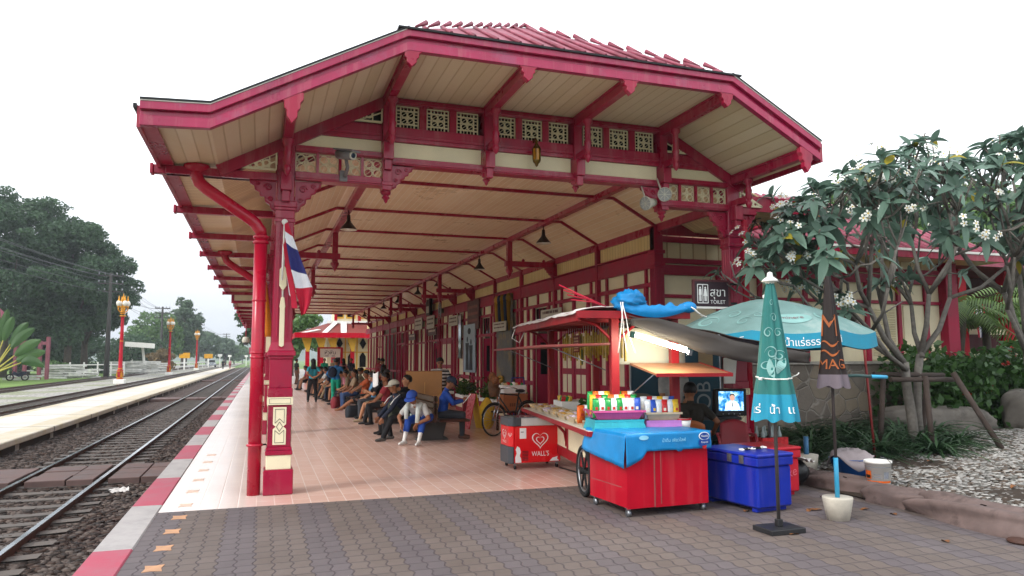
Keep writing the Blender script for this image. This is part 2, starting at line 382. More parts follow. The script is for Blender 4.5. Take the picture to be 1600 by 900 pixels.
# yellow guide pavers, the flat orange inlays along the edge
YP=mat('orange_marker_paver','#b58a6a',.7,var=.25,scale=6,bump=.2); YF=mat('faded_marker_tile','#cbb09c',.5,var=.15)
for i in range(12):
    y=5.4+i*.68 if i<6 else 9.5+(i-6)*.95; m_=YP if y<9.1 else YF
    b=MB(); b.prism([(-.075,-.1),(.0,-.08),(.075,-.1),(.06,0),(.075,.1),(0,.08),(-.075,.1),(-.06,0)],(-.78,y,.0),(1,0,0),(0,1,0),(0,0,.004),m_)
    b.build('marker_paver',kind='structure')
# garden: soil mound, pebbles
def gz_(x,y): return .02+.16*min(1,max(0,(x-6.9)/2.5))+.12*min(1,max(0,(x-9)/4))
def garden(u,v):
    x=6.9+u*40; y=-6+v*22; return (x,y,gz_(x,y)+.03*math.sin(x*1.7+y)*math.sin(y*1.3))
g=MB(); g.grid(garden,120,70,SOIL,True); g.build('garden_soil',kind='structure')
PB=[mat('white_pebble','#8f8c88',.6,var=.15),mat('grey_pebble','#66645f',.65,var=.2),mat('brown_pebble','#5e5248',.7,var=.2),mat('pale_pebble','#a5a29d',.6,var=.1)]
stones('pebbles',34000,(7.2,15.2),(3.2,10.4),lambda x,y:gz_(x,y)+.01,.014,.042,PB,flat=.6,seed=5,label='loose white and grey pebbles covering the garden bed',cat='pebbles',kind='stuff')
# hills
def hills(nm,x0,x1,y,h,seed):
    q=random.Random(seed); ph=[q.uniform(0,6) for _ in range(4)]
    def fn(u,v):
        x=x0+u*(x1-x0); e=math.sin(PI*u)**.7; r=(.55+.22*math.sin(u*7+ph[0])+.14*math.sin(u*17+ph[1])+.06*math.sin(u*41+ph[2]))
        return (x,y+v*400,-1+h*e*r*math.sin(PI*min(1,v*1.0)))
    b=MB(); b.grid(fn,80,14,mat('wooded_hill','#42523c',.95,var=.25,scale=.02),True); b.build(nm,kind='structure')
hills('hills',-420,520,1050,62,4); hills('hills',-900,-200,1100,45,9)
# ================================================================ station building
def m_planks(name,axis,c1,c2,w=.11,rough=.3,jc='#9c7c54'):
    m,t=newmat(name,rough,coat=.15); co=t.coord(); q=t.xyz(co)[axis]
    d=t.math('DIVIDE',q,w); col=t.math('FLOOR',d); f=t.math('FRACT',d)
    wn=t.add('ShaderNodeTexWhiteNoise'); wn.noise_dimensions='1D'; t.t.links.new(col,wn.inputs['W'])
    e=t.math('MINIMUM',f,t.math('SUBTRACT',1.0,f)); jm=t.math('DIVIDE',e,.09,True)
    n=t.noise(co,.9,6,.7); n2=t.noise(co,3,5)
    c=t.mix(wn.outputs[0],lin(c1),lin(c2)); c=t.mix(t.math('MULTIPLY',t.ramp(n,[(.45,(0,0,0)),(.75,(1,1,1))]),.45),c,lin('#c8ab7c'))
    c=t.mix(jm,lin(jc),c); t.base(c); h=t.math('ADD',jm,t.math('MULTIPLY',n2,.25)); t.bump(h,.5,.008)
    rr=t.math('ADD',t.math('MULTIPLY',n,.35),rough-.12); t.t.links.new(rr,t.b.inputs['Roughness']); return m
CEIL=m_planks('ceiling_boards_lengthwise',0,'#f0dcb6','#e4caa0',.12,.26,'#faf0dc')  # pale joint colour paints in the highlights along the board grooves
SOFX=m_planks('eave_boards_crosswise',1,'#dcc69a','#cfb586')
SOFY=m_planks('gable_soffit_boards',0,'#d6c6a8','#c9b794',.16,.4,'#b7a07c')
BOARD=m_planks('wall_boards_vertical',1,'#dcc58e','#d2b97f',.13,.5)
BOARDX=m_planks('end_wall_boards_vertical',0,'#e2d8b8','#d8cba6',.3,.5)
def m_tiles():
    m,t=newmat('pink_roof_tile',.55); co=t.coord(); n=t.noise(co,3,6,.7); n2=t.noise(co,1,3)
    c=t.ramp(n,[(.3,lin('#6a303e')),(.55,lin('#93485a')),(.75,lin('#a86272'))]); c=t.mix(t.math('MULTIPLY',n2,.3),c,lin('#6c3038')); t.base(c); t.bump(n,.3,.01); return m
RTILE=m_tiles()
BO=(3.7,10,0)
SB=thing('station_building','crimson and cream wooden railway station with a wide platform canopy and fretwork gable','station',BO)
def part(b,name,parent=None,bevel=0,**k): return b.build(name,SB if parent is None else parent,bevel,world=BO,**k)
MOD=2.62
def yk(k): return 9.98+MOD*k
YF=8.15; YE=28.6; YEND=52.8
PR=[(-1.25,4.15),(-.58,4.18),(1.53,5.33),(5.97,5.33),(7.42,4.53)]
def psz(x):
    for (a,b),(c,d) in zip(PR,PR[1:]):
        if a<=x<=c: return b+(d-b)*(x-a)/(c-a)
    return 4.15
# --- roof shell
b=MB()
for (x0,z0),(x1,z1) in zip(PR,PR[1:]):
    if abs(z0-5.33)<.01 and abs(z1-5.33)<.01: continue
    b.prism([(x0,z0+.17),(x1,z1+.17),(x1,z1+.21),(x0,z0+.21)],(0,YF+.03,0),(1,0,0),(0,0,1),(0,YE-YF,0),RTILE)
RZ=6.84; AP=(3.75,10.3,RZ); 
b.add([(1.53,YF,5.545),(5.97,YF,5.545),AP],[(0,1,2)],RTILE)
b.add([(1.53,YF,5.545),AP,(3.75,YEND,RZ),(1.53,YEND,5.545)],[(0,1,2,3)],RTILE)
b.add([(5.97,YF,5.545),(5.97,YEND,5.545),(3.75,YEND,RZ),AP],[(0,1,2,3)],RTILE)
for i in range(15):       # rolls of the half-hip tiles
    x=1.75+i*.29; t=1-abs(x-3.75)/2.24; 
    if t<=.02: continue
    p0=Vector((x,YF-.02,5.56)); top=Vector((x,YF+(10.3-YF)*t,5.56+(RZ-5.545)*t)); b.tube([p0,top],.022,RTILE,5)
roof=part(b,'roof')
b=MB()
for A in ((1.53,YF),(5.97,YF)):
    for i in range(11):
        t=(i+.5)/11.3; p=Vector((A[0],YF,5.57)).lerp(Vector(AP),t); d=(Vector(AP)-Vector((A[0],YF,5.57))).normalized()
        q=p+d*.24+Vector((0,0,.0)); b.tube([p+Vector((0,0,.0)),q+Vector((0,0,.05))],[.014,.036],RTILE,5)
part(b,'hip_tile',roof)
b=MB(); b.prism([(1.4,5.52),(6.1,5.52),(6.1,5.545),(1.4,5.545)],(0,YF-.06,0),(1,0,0),(0,0,1),(0,.12,0),BLACK); part(b,'flashing',roof)
def strip(b,P,h0,h1,y0,y1,m):
    """a moulding of constant section along the profile, closed, made of quads"""
    n=len(P); v=[]
    for x,z in P: v+=[(x,y0,z+h0),(x,y0,z+h1),(x,y1,z+h1),(x,y1,z+h0)]
    f=[(0,1,2,3),(4*n-1,4*n-2,4*n-3,4*n-4)]
    for i in range(n-1):
        a=4*i
        for q in range(4): f.append((a+(q+1)%4,a+q,a+4+q,a+4+(q+1)%4))
    b.add(v,f,m)
# --- gable fascia: three stepped mouldings following the profile
def offs(P,h):
    out=[]
    for i,(x,z) in enumerate(P):
        out.append((x,z+h))
    return out
b=MB()
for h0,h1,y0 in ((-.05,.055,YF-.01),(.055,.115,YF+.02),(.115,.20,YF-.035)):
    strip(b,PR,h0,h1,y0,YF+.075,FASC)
strip(b,PR,.201,.212,YF-.045,YF+.065,WHITE)
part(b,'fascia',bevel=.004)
for P5 in (PR[:3],PR[3:]):
    b=MB(); strip(b,P5,.213,.235,YF-.05,YF+.08,BLACK); part(b,'drip_edge')
# --- soffits
b=MB(); strip(b,PR,0,.03,YF+.076,9.9,SOFY); part(b,'gable_soffit')
PL=[(-1.2,4.15),(-.58,4.18),(.3,4.66)]; b=MB(); strip(b,PL,0,.03,9.902,YE,SOFX); part(b,'eave_soffit')
PRr=[(7.1,4.66),(8.08,4.18),(8.7,4.15)]; b=MB(); strip(b,PRr,0,.03,9.95,12.5,SOFX); b.box(7.3,8.75,9.90,9.945,4.1,4.35,RED); part(b,'eave_soffit')
CP=[(.36,4.36),(1.4,4.83),(6.42,4.83),(7.4,4.3)]
b=MB(); strip(b,CP,0,.03,10.09,YEND-.01,CEIL); part(b,'ceiling')
# --- eave fascia + gutter along the track side, second lower range
b=MB(); b.box(-1.29,-1.25,YF+.08,YE,4.10,4.33,RED); b.box(-1.25,-1.10,YF+.08,YE,4.125,4.148,RED); b.box(-1.325,-1.29,YF+.05,YE,4.30,4.345,BLACK)
b.box(8.75,8.79,9.9,12.4,4.10,4.33,RED); b.box(7.425,7.465,YF-.0,9.9,4.46,4.73,RED)
part(b,'eave_fascia')
b=MB(); b.box(-1.0,-.96,YE+.02,YEND,3.72,3.95,RED); b.box(-1.0,.3,YE+.02,YEND,3.95,3.98,SOFX); b.prism([(-1.06,3.98),(.3,4.6),(.3,4.65),(-1.06,4.03)],(0,YE+.06,0),(1,0,0),(0,0,1),(0,YEND-YE-.1,0),RTILE); part(b,'lower_eave')
b=MB(); b.box(-1.08,.28,YE-.04,YE,4.28,4.38,RED); b.box(-1.08,.28,YE-.04,YE,3.74,3.84,RED); b.box(-1.08,-.98,YE-.04,YE,3.84,4.28,RED); b.box(-.35,-.27,YE-.04,YE,3.84,4.28,RED)
b.box(-.98,.28,YE-.02,YE+.012,3.84,4.28,CREAM); part(b,'end_panel')
for k in range(0,16):
    b=MB(); y=yk(k)
    if k<8: b.box(-1.34,.16,y-.055,y+.055,4.03,4.14,RED); b.box(-1.38,-1.34,y-.075,y+.075,4.02,4.15,RED)
    else: b.box(-1.05,.16,y-.05,y+.05,3.66,3.78,RED)
    part(b,'cross_beam',bevel=.008)
b=MB(); b.box(.12,.38,10.1,YEND,4.06,4.30,RED); part(b,'eave_plate',bevel=.008)
b=MB(); b.box(7.32,7.39,10.1,YEND,4.18,4.34,RED); part(b,'wall_plate',bevel=.008)
# --- outlookers with carved end blocks
def carved_block(b,x,y,z,w,h,d,m):
    P=[(-w/2,0),(w/2,0),(w/2,-h*.22),(w*.36,-h*.34),(w*.36,-h*.5),(w*.24,-h*.6),(w*.24,-h*.78),(w*.12,-h*.88),(0,-h),(-w*.12,-h*.88),(-w*.24,-h*.78),(-w*.24,-h*.6),(-w*.36,-h*.5),(-w*.36,-h*.34),(-w/2,-h*.22)]
    b.prism(P,(x,y,z),(1,0,0),(0,0,1),(0,d,0),m)
POST=[.25,1.57,3.02,4.43,5.9,7.2]
for x in POST:
    z=psz(x); b=MB(); b.box(x-.055,x+.055,YF+.08,9.85,z-.15,z-.002,RED); b.box(x-.075,x+.075,YF+.08,9.85,z-.035,z-.004,RED); part(b,'outlooker',bevel=.006)
    b=MB(); h=.36 if x in (.25,7.2) else .24; carved_block(b,x,YF-.005,z-.0,.24,h,.085,RED); part(b,'carved_bracket',bevel=.006)
    b=MB(); zt=z-.15; zb=zt-(.55 if x not in (.25,7.2) else .38); y=9.48
    b.lathe([(.0,zb-.10),(.03,zb-.07),(.055,zb),(.03,zb+.04),(.06,zb+.09),(.045,zb+.16),(.06,zb+.2),(.045,zb+.24),(.045,zt-.08),(.075,zt-.05),(.075,zt)],(x,y,0),RED,10)
    b.box(x-.045,x+.045,y,9.86,zb+.02,zb+.12,RED); b.box(x-.07,x+.07,9.72,9.86,zb-.22,zb+.02,RED); b.box(x-.05,x+.05,9.76,9.86,zb-.36,zb-.22,RED)
    part(b,'strut',bevel=.006)
# --- gable truss
TY0,TY1=9.88,10.04
def bar(x0,x1,z0,z1,dy=0,m=RED,name='truss_beam'):
    b=MB(); b.box(x0,x1,TY0-dy,TY1+dy*.5,z0,z1,m); b.box(x0,x1,TY0-dy-.02,TY1,z0+.35*(z1-z0)-.02,z0+.35*(z1-z0)+.012,m); return part(b,name,bevel=.006)
for s in (0,1):
    X=(lambda x:x) if s==0 else (lambda x:7.45-x)
    def bx(x0,x1,*a,**k): x0,x1=sorted((X(x0),X(x1))); return bar(x0,x1,*a,**k)
    bx(.36,1.5,4.06,4.17,.03); bx(.36,1.5,4.44,4.53,.02); bx(.36,1.5,4.7,4.92,.0)
    b=MB(); pts=[(X(.36),4.9),(X(1.5),4.9),(X(1.5),5.28),(X(.36),4.66)]; b.prism(pts,(0,TY0+.05,0),(1,0,0),(0,0,1),(0,.05,0),RED); part(b,'gable_board')
    b=MB(); q=[(X(.38),4.53),(X(1.49),4.53),(X(1.49),4.71),(X(.52),4.71),(X(.38),4.65)]; b.prism(q,(0,TY0+.03,0),(1,0,0),(0,0,1),(0,.03,0),CREAM); part(b,'cream_panel')
    # slope chord
    b=MB(); a=Vector((X(-.58 if s==0 else .05),9.93,4.10 if s==0 else 4.44)); c=Vector((X(1.53),9.93,5.25)); b.beam(a,c,.16,.16,RED); part(b,'truss_chord',bevel=.006)
    # board outside the column and small open triangle lattice
    b=MB(); x0,x1=sorted((X(-1.2 if s==0 else -.2),X(.14))); b.box(x0,x1,TY0,TY1-.02,4.03,4.13,RED); part(b,'truss_beam',bevel=.006)
bar(1.63,5.84,4.37,4.47,.03); bar(1.63,5.84,4.70,4.91,.01); bar(1.5,5.96,5.24,5.325,.02)
for x in POST[1:5]:
    b=MB(); lo=4.0 if x in (1.57,5.9) else 4.36
    b.box(x-.065,x+.065,TY0-.06,TY1+.02,lo,5.31,RED); b.box(x-.08,x+.08,TY0-.075,TY1+.03,lo+.06,lo+.11,RED)
    b.lathe([(0,lo-.17),(.02,lo-.15),(.035,lo-.11),(.06,lo-.09),(.035,lo-.06),(.07,lo-.04),(.07,lo)],(x,(TY0+TY1)/2-.02,0),RED,10)
    part(b,'hanging_post',bevel=.006)
for x0,x1 in ((1.64,2.95),(3.09,4.36),(4.50,5.83)):
    b=MB(); b.box(x0+.02,x1-.02,TY0+.03,TY0+.06,4.475,4.695,CREAM); part(b,'cream_panel')
# lattice
def ring(b,cx,cz,r0,r1,y,th,m,n=14):
    v=[];f=[]
    for k in range(n):
        a=2*PI*k/n; c,s=math.cos(a),math.sin(a)
        for r,yy in ((r1,y),(r0,y),(r0,y+th),(r1,y+th)): v.append((cx+r*c,yy,cz+r*s))
    for k in range(n):
        j=(k+1)%n
        for q in range(4): f.append((k*4+q,j*4+q,j*4+(q+1)%4,k*4+(q+1)%4))
    b.add(v,f,m)
LAT=mat('lattice_cream_paint','#d9cfae',.55,var=.08,dirt=('#8f8264',5,.6,.4))
def lattice(s,fine=False):
    b=MB(); w=s*.045; y=0; h=s/2
    for a in (-1,1):
        b.box(-h,h,-.012,.012,a*h-w/2,a*h+w/2,LAT); b.box(a*h-w/2,a*h+w/2,-.013,.013,-h,h,LAT)
    k=h*(.62 if fine else .94); r=k/2
    for i,(cx,cz) in enumerate(((-r,-r),(r,-r),(-r,r),(r,r))):
        ring(b,cx,cz,r*.78,r*.98,-.010-.001*i,.018+.001*i,LAT)
        b.beam((cx*1.0-r*.6,0,cz-r*.45),(cx+r*.6,0,cz+r*.45),.014,w*.45,LAT)
    ring(b,0,0,r*.25,r*.42,-.0145,.0285,LAT)
    b.beam((-k,0,0),(k,0,0),.012,w*.4,LAT); b.beam((0,0,-k),(0,0,k),.0125,w*.4,LAT,up=(1,0,0))
    if fine:
        for a in (-1,1):
            b.box(-h,h,-.0115,.0115,a*k-w/2,a*k+w/2,LAT); b.box(a*k-w/2,a*k+w/2,-.0118,.0118,-h,h,LAT)
        n=6
        for i in range(1,n):
            p=-h+i*2*h/n
            for a in (-1,1):
                z0,z1=sorted((a*k,a*h)); b.box(p-w*.28,p+w*.28,-.0105,.0105,z0,z1,LAT); b.box(z0,z1,-.0108,.0108,p-w*.28,p+w*.28,LAT)
    return b
def lat_at(proto,x,z):
    o=proto.copy(); COL.objects.link(o); o.location=(x-BO[0],TY0+.06-BO[1],z); o.parent=SB
pa=lattice(.26).build('lattice_panel',SB); pa.location=(.5-BO[0],TY0+.06-BO[1],4.305)
for i in range(4):
    if i: lat_at(pa,.5+i*.295,4.305)
    lat_at(pa,6.95-i*.295,4.305)
pf=lattice(.31,True).build('lattice_panel',SB); pf.location=(1.84-BO[0],TY0+.06-BO[1],5.075)
for j,(x0,x1) in enumerate(((1.64,2.95),(3.09,4.36),(4.50,5.83))):
    for i in range(3):
        x=x0+(x1-x0)*(i+.5)/3
        if i or j: lat_at(pf,x,5.075)
        else: pf.location=(x-BO[0],TY0+.06-BO[1],5.075)
        if i<2:
            b=MB(); xs=x0+(x1-x0)*(i+1)/3; b.box(xs-.05,xs+.05,TY0+.02,TY0+.1,4.9,5.25,RED); part(b,'lattice_post')
for s in (0,1):
    X=(lambda x:x) if s==0 else (lambda x:7.45-x)
    for i in range(3): b=MB(); x=X(.647+i*.295); b.box(x-.018,x+.018,TY0,TY0+.1,4.16,4.45,RED); part(b,'lattice_post')
    for (x0,x1,z0,z1) in ((-.3,.12,4.17,4.40),(.86,1.49,4.95,5.23)):
        b=MB(); A=Vector((X(x0),TY0-.012,z0)); B=Vector((X(x1),TY0-.012,z0)); C_=Vector((X(x1),TY0-.012,z1))
        for p,q in ((A,B),(B,C_),(C_,A)): b.beam(p,q,.02,.03,LAT)
        n=5
        for i in range(1,n):
            t=i/n; b.beam(A.lerp(B,t),A.lerp(C_,t),.017,.016,LAT,up=(1,0,0)); 
            if i>1: ring(b,A.lerp(B,t-.08).x,(z0+(z1-z0)*t*.42),.03*t+.012,.045*t+.018,TY0-.02,.016+.001*i,LAT,10)
        b.beam(B.lerp(C_,.5),A.lerp(B,.5),.015,.016,LAT); part(b,'lattice_triangle')
        bk=MB(); 
        if z0>4.5: bk.prism([(X(x0),z0),(X(x1),z0),(X(x1),z1)],(0,TY0+.0495,0),(1,0,0),(0,0,1),(0,.004,0),DARK); part(bk,'void_shade_sheet')  # near-black sheet behind the lattice: shade of the roof void painted on
b=MB(); b.box(1.6,5.9,10.06,10.08,4.84,5.30,DARK); part(b,'void_shade_sheet')  # dark sheet painting the unlit void above the ceiling
# --- columns
def fret(b,x,z,w,h,s,y0,th,m,plane='x'):
    """stepped fretwork bracket, s = which side it grows to"""
    P=[(0,0),(w,0),(w*.97,-h*.14),(w*.82,-h*.2),(w*.78,-h*.34),(w*.62,-h*.4),(w*.6,-h*.52),(w*.42,-h*.56),(w*.38,-h*.72),(w*.2,-h*.82),(w*.16,-h*.95),(0,-h)]
    if plane=='x':
        b.prism([(s*a,c) for a,c in P],(x,y0,z),(1,0,0),(0,0,1),(0,th,0),m)
        for (cx,cz,r) in ((.3,-.25,.16),(.68,-.14,.09),(.2,-.62,.1)):
            pts=[(x+s*w*(cx)+s*w*r*(1-t*.8)*math.cos(t*9),y0-.004,z+h*cz+w*r*(1-t*.8)*math.sin(t*9)) for t in [i/14 for i in range(15)]]; b.tube(pts,.011,m,5)
        b.tube([(x+s*a*.9+s*.012,y0-.004,z+c*.9-.02) for a,c in P[1:]],.010,m,5)
    else:
        b.prism([(s*a,c) for a,c in P],(x,y0,z),(0,1,0),(0,0,1),(th,0,0),m)
def column(x,y,detail=True,lower=True):
    c=MB()
    for w,z0,z1 in ((.31,.545,.59),(.285,.59,1.12),(.30,1.215,1.33),(.275,1.33,1.70),(.30,1.70,1.74),(.35,1.74,1.80)):
        c.box(x-w/2,x+w/2,y-w/2,y+w/2,z0,z1,RED)
    c.obox((x,y,1.86),(.33,.33,.12),(0,0,0),RED,.75)
    c.obox((x,y,2.7),(.25,.25,1.6),(0,0,0),RED,.9)
    for w,z0,z1 in ((.26,3.48,3.53),(.24,3.53,3.64),(.27,3.64,3.68),(.29,3.68,3.76),(.22,3.76,4.66)): c.box(x-w/2,x+w/2,y-w/2,y+w/2,z0,z1,RED)
    if detail:
        for i in (-1,0,1):
            for dx,dy in ((1,0),(0,1)):
                for s in (-1,1):
                    px=x+(i*.06 if dy else s*.118); py=y+(i*.06 if dx else s*.118)
                    c.beam((px,py,1.98),(px+(-s*.012 if dx else 0),py+(-s*.012 if dy else 0),3.44),.03,.025,RED)
    col=part(c,'column',bevel=.008)
    q=MB(); q.box(x-.18,x+.18,y-.18,y+.18,0,.31,RED); part(q,'base_block',col,bevel=.012)
    q=MB(); q.box(x-.152,x+.152,y-.152,y+.152,.31,.49,CREAM); q.box(x-.165,x+.165,y-.165,y+.165,.49,.545,RED); part(q,'cream_block',col,bevel=.008)
    q=MB(); q.box(x-.158,x+.158,y-.158,y+.158,1.12,1.215,CREAM)
    for s in (-1,1):
        for z0,z1 in ((1.135,1.139),(1.195,1.199)): q.box(x-.13,x+.13,y+s*.1585-.001,y+s*.1585+.001,z0,z1,BLACK)
        for xx in (-.13,.126): q.box(x+xx,x+xx+.004,y+s*.1585-.001,y+s*.1585+.001,1.135,1.199,BLACK)
    part(q,'cream_ring',col,bevel=.006)
    q=MB()
    for s in (-1,1):
        for ax in ((1,0),(0,1)):
            u=Vector((ax[0],ax[1],0)); n=Vector((-ax[1],ax[0],0))*s; o=Vector((x,y,0))+n*.142
            P=[(-.08,.62),(.08,.62),(.08,.815),(.045,.845),(.08,.875),(.08,1.09),(-.08,1.09),(-.08,.875),(-.045,.845),(-.08,.815)]
            q.prism(P,o,u,(0,0,1),n*.006,CREAM)
            def line(pts,w=.006):
                for p,r in zip(pts,pts[1:]): q.beam(o+n*.007+u*p[0]+Vector((0,0,p[1])),o+n*.007+u*r[0]+Vector((0,0,r[1])),.004 if abs(ax[0])else w,w if abs(ax[0]) else .004,RED if False else BLACK,up=tuple(u.cross(n)*0+Vector((0,0,1))))
            line([(-.055,.8),(-.055,.645),(.055,.645),(.055,.8),(0,.75),(-.055,.8)]); line([(-.055,.89),(-.055,1.065),(.055,1.065),(.055,.89),(0,.945),(-.055,.89)]); line([(0,.785),(.038,.845),(0,.905),(-.038,.845),(0,.785)])
    part(q,'inlay_panel',col)
    return col
for k in (0,3,6,9,12,15): column(.25,yk(k),k<4)
column(7.2,yk(0))
for x in (.25,7.2):
    for s in (-1,1):
        b=MB(); fret(b,x+s*.12,4.05,.34,.42,s,9.93,.06,RED); part(b,'fret_bracket',bevel=.004)
for x,s in ((1.57,1),(5.9,-1)):
    b=MB(); fret(b,x+s*.07,4.36,.30,.33,s,9.9,.06,RED); part(b,'fret_bracket',bevel=.004)
for k in (3,6,9,12,15):
    b=MB(); fret(b,.14,4.03,.3,.36,-1,yk(k)-.03,.06,RED); fret(b,.36,4.12,.3,.36,1,yk(k)-.03,.06,RED); part(b,'fret_bracket')
# --- ceiling purlins, battens, arms
for x in (1.62,6.05):
    b=MB(); b.box(x-.07,x+.07,10.06,YEND,4.72,4.826,RED); part(b,'purlin',bevel=.008)
for k in range(0,17):
    b=MB(); P=[(x,z-.025) for x,z in CP]; y=yk(k) if k else 10.62-.45
    for (a,c),(d,e) in zip(P,P[1:]): b.beam((a,y,c),(d,y,e),.06,.05,RED,up=(0,1,0))
    part(b,'ceiling_batten')
def arm(xw,xp,k):
    y=yk(k); b=MB(); s=1 if xw>xp else -1
    b.box(xp-.065,xp+.065,y-.065,y+.065,4.0,4.76,RED); b.lathe([(0,3.78),(.025,3.82),(.07,3.9),(.10,3.95),(.10,4.0)],(xp,y,0),RED,8)
    x0,x1=sorted((xp-s*.12,xw)); b.box(x0,x1,y-.06,y+.06,4.08,4.22,RED)
    for t in (.3,.75): b.lathe([(.03,4.22),(.05,4.25),(.03,4.28),(.0,4.3)],(xp+(xw-xp)*t,y,0),RED,8)
    fret(b,xw,4.08,.3,.36,-s,y-.03,.06,RED); part(b,'tie_arm',bevel=.006)
for k in (3,6,7,9,10,13,16): arm(7.33,6.05,k)
for k in (3,6,9,12,15): arm(.37,1.62,k)
# --- gutter pipes
def downpipe(x,y):
    b=MB(); r=.082
    b.tube([(x,y,0),(x,y,3.28)],r,PIPE,14); b.tube([(x,y,3.28),(x-.01,y,3.36),(x-.07,y,3.45),(x-.14,y,3.51),(x-.68,y,3.87),(x-.76,y,3.94),(x-.8,y,4.03),(x-.8,y,4.17)],r*.96,PIPE,14,smooth=True)
    for z in (3.20,3.27): b.lathe([(r,z-.02),(r+.018,z-.01),(r+.018,z+.02),(r,z+.03)],(x,y,0),PIPE,14)
    for z in (1.72,1.78,2.45): b.lathe([(r,z-.015),(r+.014,z),(r,z+.015)],(x,y,0),PIPE,14)
    b.lathe([(r,.6),(r+.02,.605),(r+.02,.63),(r,.635)],(x,y,0),PIPE,14); b.beam((x+r,y,.62),(x+r+.09,y,.62),.02,.02,BLACK)
    b.lathe([(r,4.07),(.16,4.12),(.16,4.16),(r,4.17)],(x-.8,y,0),PIPE,16)
    part(b,'downpipe')
downpipe(-.04,9.93); downpipe(-.04,yk(3)-.05)
b=MB(); b.tube([(7.44,9.98,0),(7.44,9.98,3.95)],.08,PIPE,14)
for z in (3.3,3.68,1.8): b.lathe([(.08,z-.02),(.1,z),(.08,z+.02)],(7.44,9.98,0),PIPE,14)
part(b,'downpipe')
# --- long wall under the canopy
XW=7.35
RED0=RED; RED=mat('crimson_wall_paint','#941236',.5,var=.18,scale=2.2,bump=.05,dirt=('#4c0a20',1.3,.56,.5))
GLASS=mat('dark_window_glass','#15191a',.08,var=.1)
def vbar(b,y,w,z0,z1,p=.05,m=RED): b.box(XW-p,XW+.02,y-w/2,y+w/2,z0,z1,m)
def hbar(b,y0,y1,z,h,p=.045,m=RED): b.box(XW-p,XW+.021,y0,y1,z-h/2,z+h/2,m)
bays=['frame','door','dark','frame','dark','frame','door','dark','frame','frame','dark','open','open','frame','open','open']
for i,ty in enumerate(bays):
    y0,y1=yk(1+i),yk(2+i); L=y1-y0; w=MB(); f=MB(); Yf=lambda t:y0+L*t
    w.box(XW+.022,XW+.12,y0,y1,3.79,4.3,BOARD)
    vbar(f,y0,.17 if i==0 else .12,0,4.28,.08 if i else .1); hbar(f,y0,y1,3.66,.30,.06); hbar(f,y0,y1,3.84,.03,.075); hbar(f,y0,y1,3.5,.03,.07)
    hbar(f,y0,y1,3.16,.09); 
    if ty=='open':
        hbar(f,y0,y1,1.0,.1); hbar(f,y0,y1,.08,.16); vbar(f,Yf(.5),.08,0,3.2)
    else:
        op=(.18,.62) if ty=='dark' else None
        w.box(XW+.022,XW+.12,y0,Yf(op[0]) if op else y1,0,3.5,CREAM); w.box(XW+.0221,XW+.1201,y0,y1,3.1,3.79,CREAM)
        if op: w.box(XW+.022,XW+.12,Yf(op[1]),y1,0,3.5,CREAM)
        for t in (.16,.5,.84): vbar(f,Yf(t),.07,3.16,3.55,.035)
        if ty=='frame':
            for t in (.16,.5,.84): vbar(f,Yf(t),.09,0,3.16)
            for z,h in ((2.45,.08),(1.02,.14),(.12,.24)): hbar(f,y0,y1,z,h,.04)
        elif ty=='door':
            for t in (.1,.22,.54,.86,): vbar(f,Yf(t),.1,0,3.16)
            for z,h in ((2.5,.1),(.12,.24)): hbar(f,y0,y1,z,h,.04)
            d=MB()
            for (ta,tb) in ((.245,.515),(.565,.835)):
                d.box(XW-.03,XW+.0215,Yf(ta),Yf(tb),.24,2.45,REDB if False else RED)
                for za,zb in ((.4,.72),(.85,1.3),(1.45,2.3)):
                    for qa,qb in ((.12,.45),(.55,.88)):
                        d.box(XW-.034,XW-.03,Yf(ta+(tb-ta)*qa),Yf(ta+(tb-ta)*qb),za,zb,CREAM)
            part(d,'door')
        else:
            for t in (.18,.62,.8): vbar(f,Yf(t),.1,0,3.16)
            for z,h in ((2.5,.1),): hbar(f,y0,y1,z,h,.04)
            hbar(f,Yf(.62),y1,1.0,.12,.04); hbar(f,Yf(.62),y1,.12,.24,.04)
            d=MB(); d.box(XW+.05,XW+.06,Yf(.2),Yf(.6),2.55,3.1,GLASS)
            for t in (.3,.4,.5): d.box(XW+.03,XW+.049,Yf(t)-.01,Yf(t)+.01,2.55,3.1,RED)
            part(d,'fanlight')
            d=MB(); d.obox((XW+.3,Yf(.62)-.06,1.2),(.5,.04,2.4),(0,0,0),RED); d.obox((XW+.3,Yf(.62)-.083,1.7),(.3,.006,.9),(0,0,0),GLASS); part(d,'door_leaf')
    part(w,'wall_panel'); part(f,'timber_frame',bevel=.006)
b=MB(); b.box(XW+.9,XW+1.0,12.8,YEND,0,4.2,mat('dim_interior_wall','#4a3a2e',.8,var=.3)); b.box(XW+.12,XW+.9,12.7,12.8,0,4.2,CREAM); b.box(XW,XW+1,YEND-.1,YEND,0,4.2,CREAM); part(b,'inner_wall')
# fluted corner post
b=MB(); b.box(XW-.11,XW+.1,12.49,12.7,0,3.5,RED); b.box(XW-.13,XW+.12,12.47,12.72,3.5,3.56,RED); b.box(XW-.105,XW+.095,12.5,12.69,3.56,3.75,RED); b.box(XW-.13,XW+.12,12.47,12.72,3.75,3.82,RED); b.box(XW-.1,XW+.09,12.5,12.69,3.82,4.3,RED)
for t in (-.07,-.035,0,.035,.07):
    b.box(XW-.01+t-.008,XW-.01+t+.008,12.475,12.49,.2,3.45,RED); b.box(XW-.124,XW-.11,12.595+t-.008,12.595+t+.008,.2,3.45,RED)
part(b,'corner_post',bevel=.006)
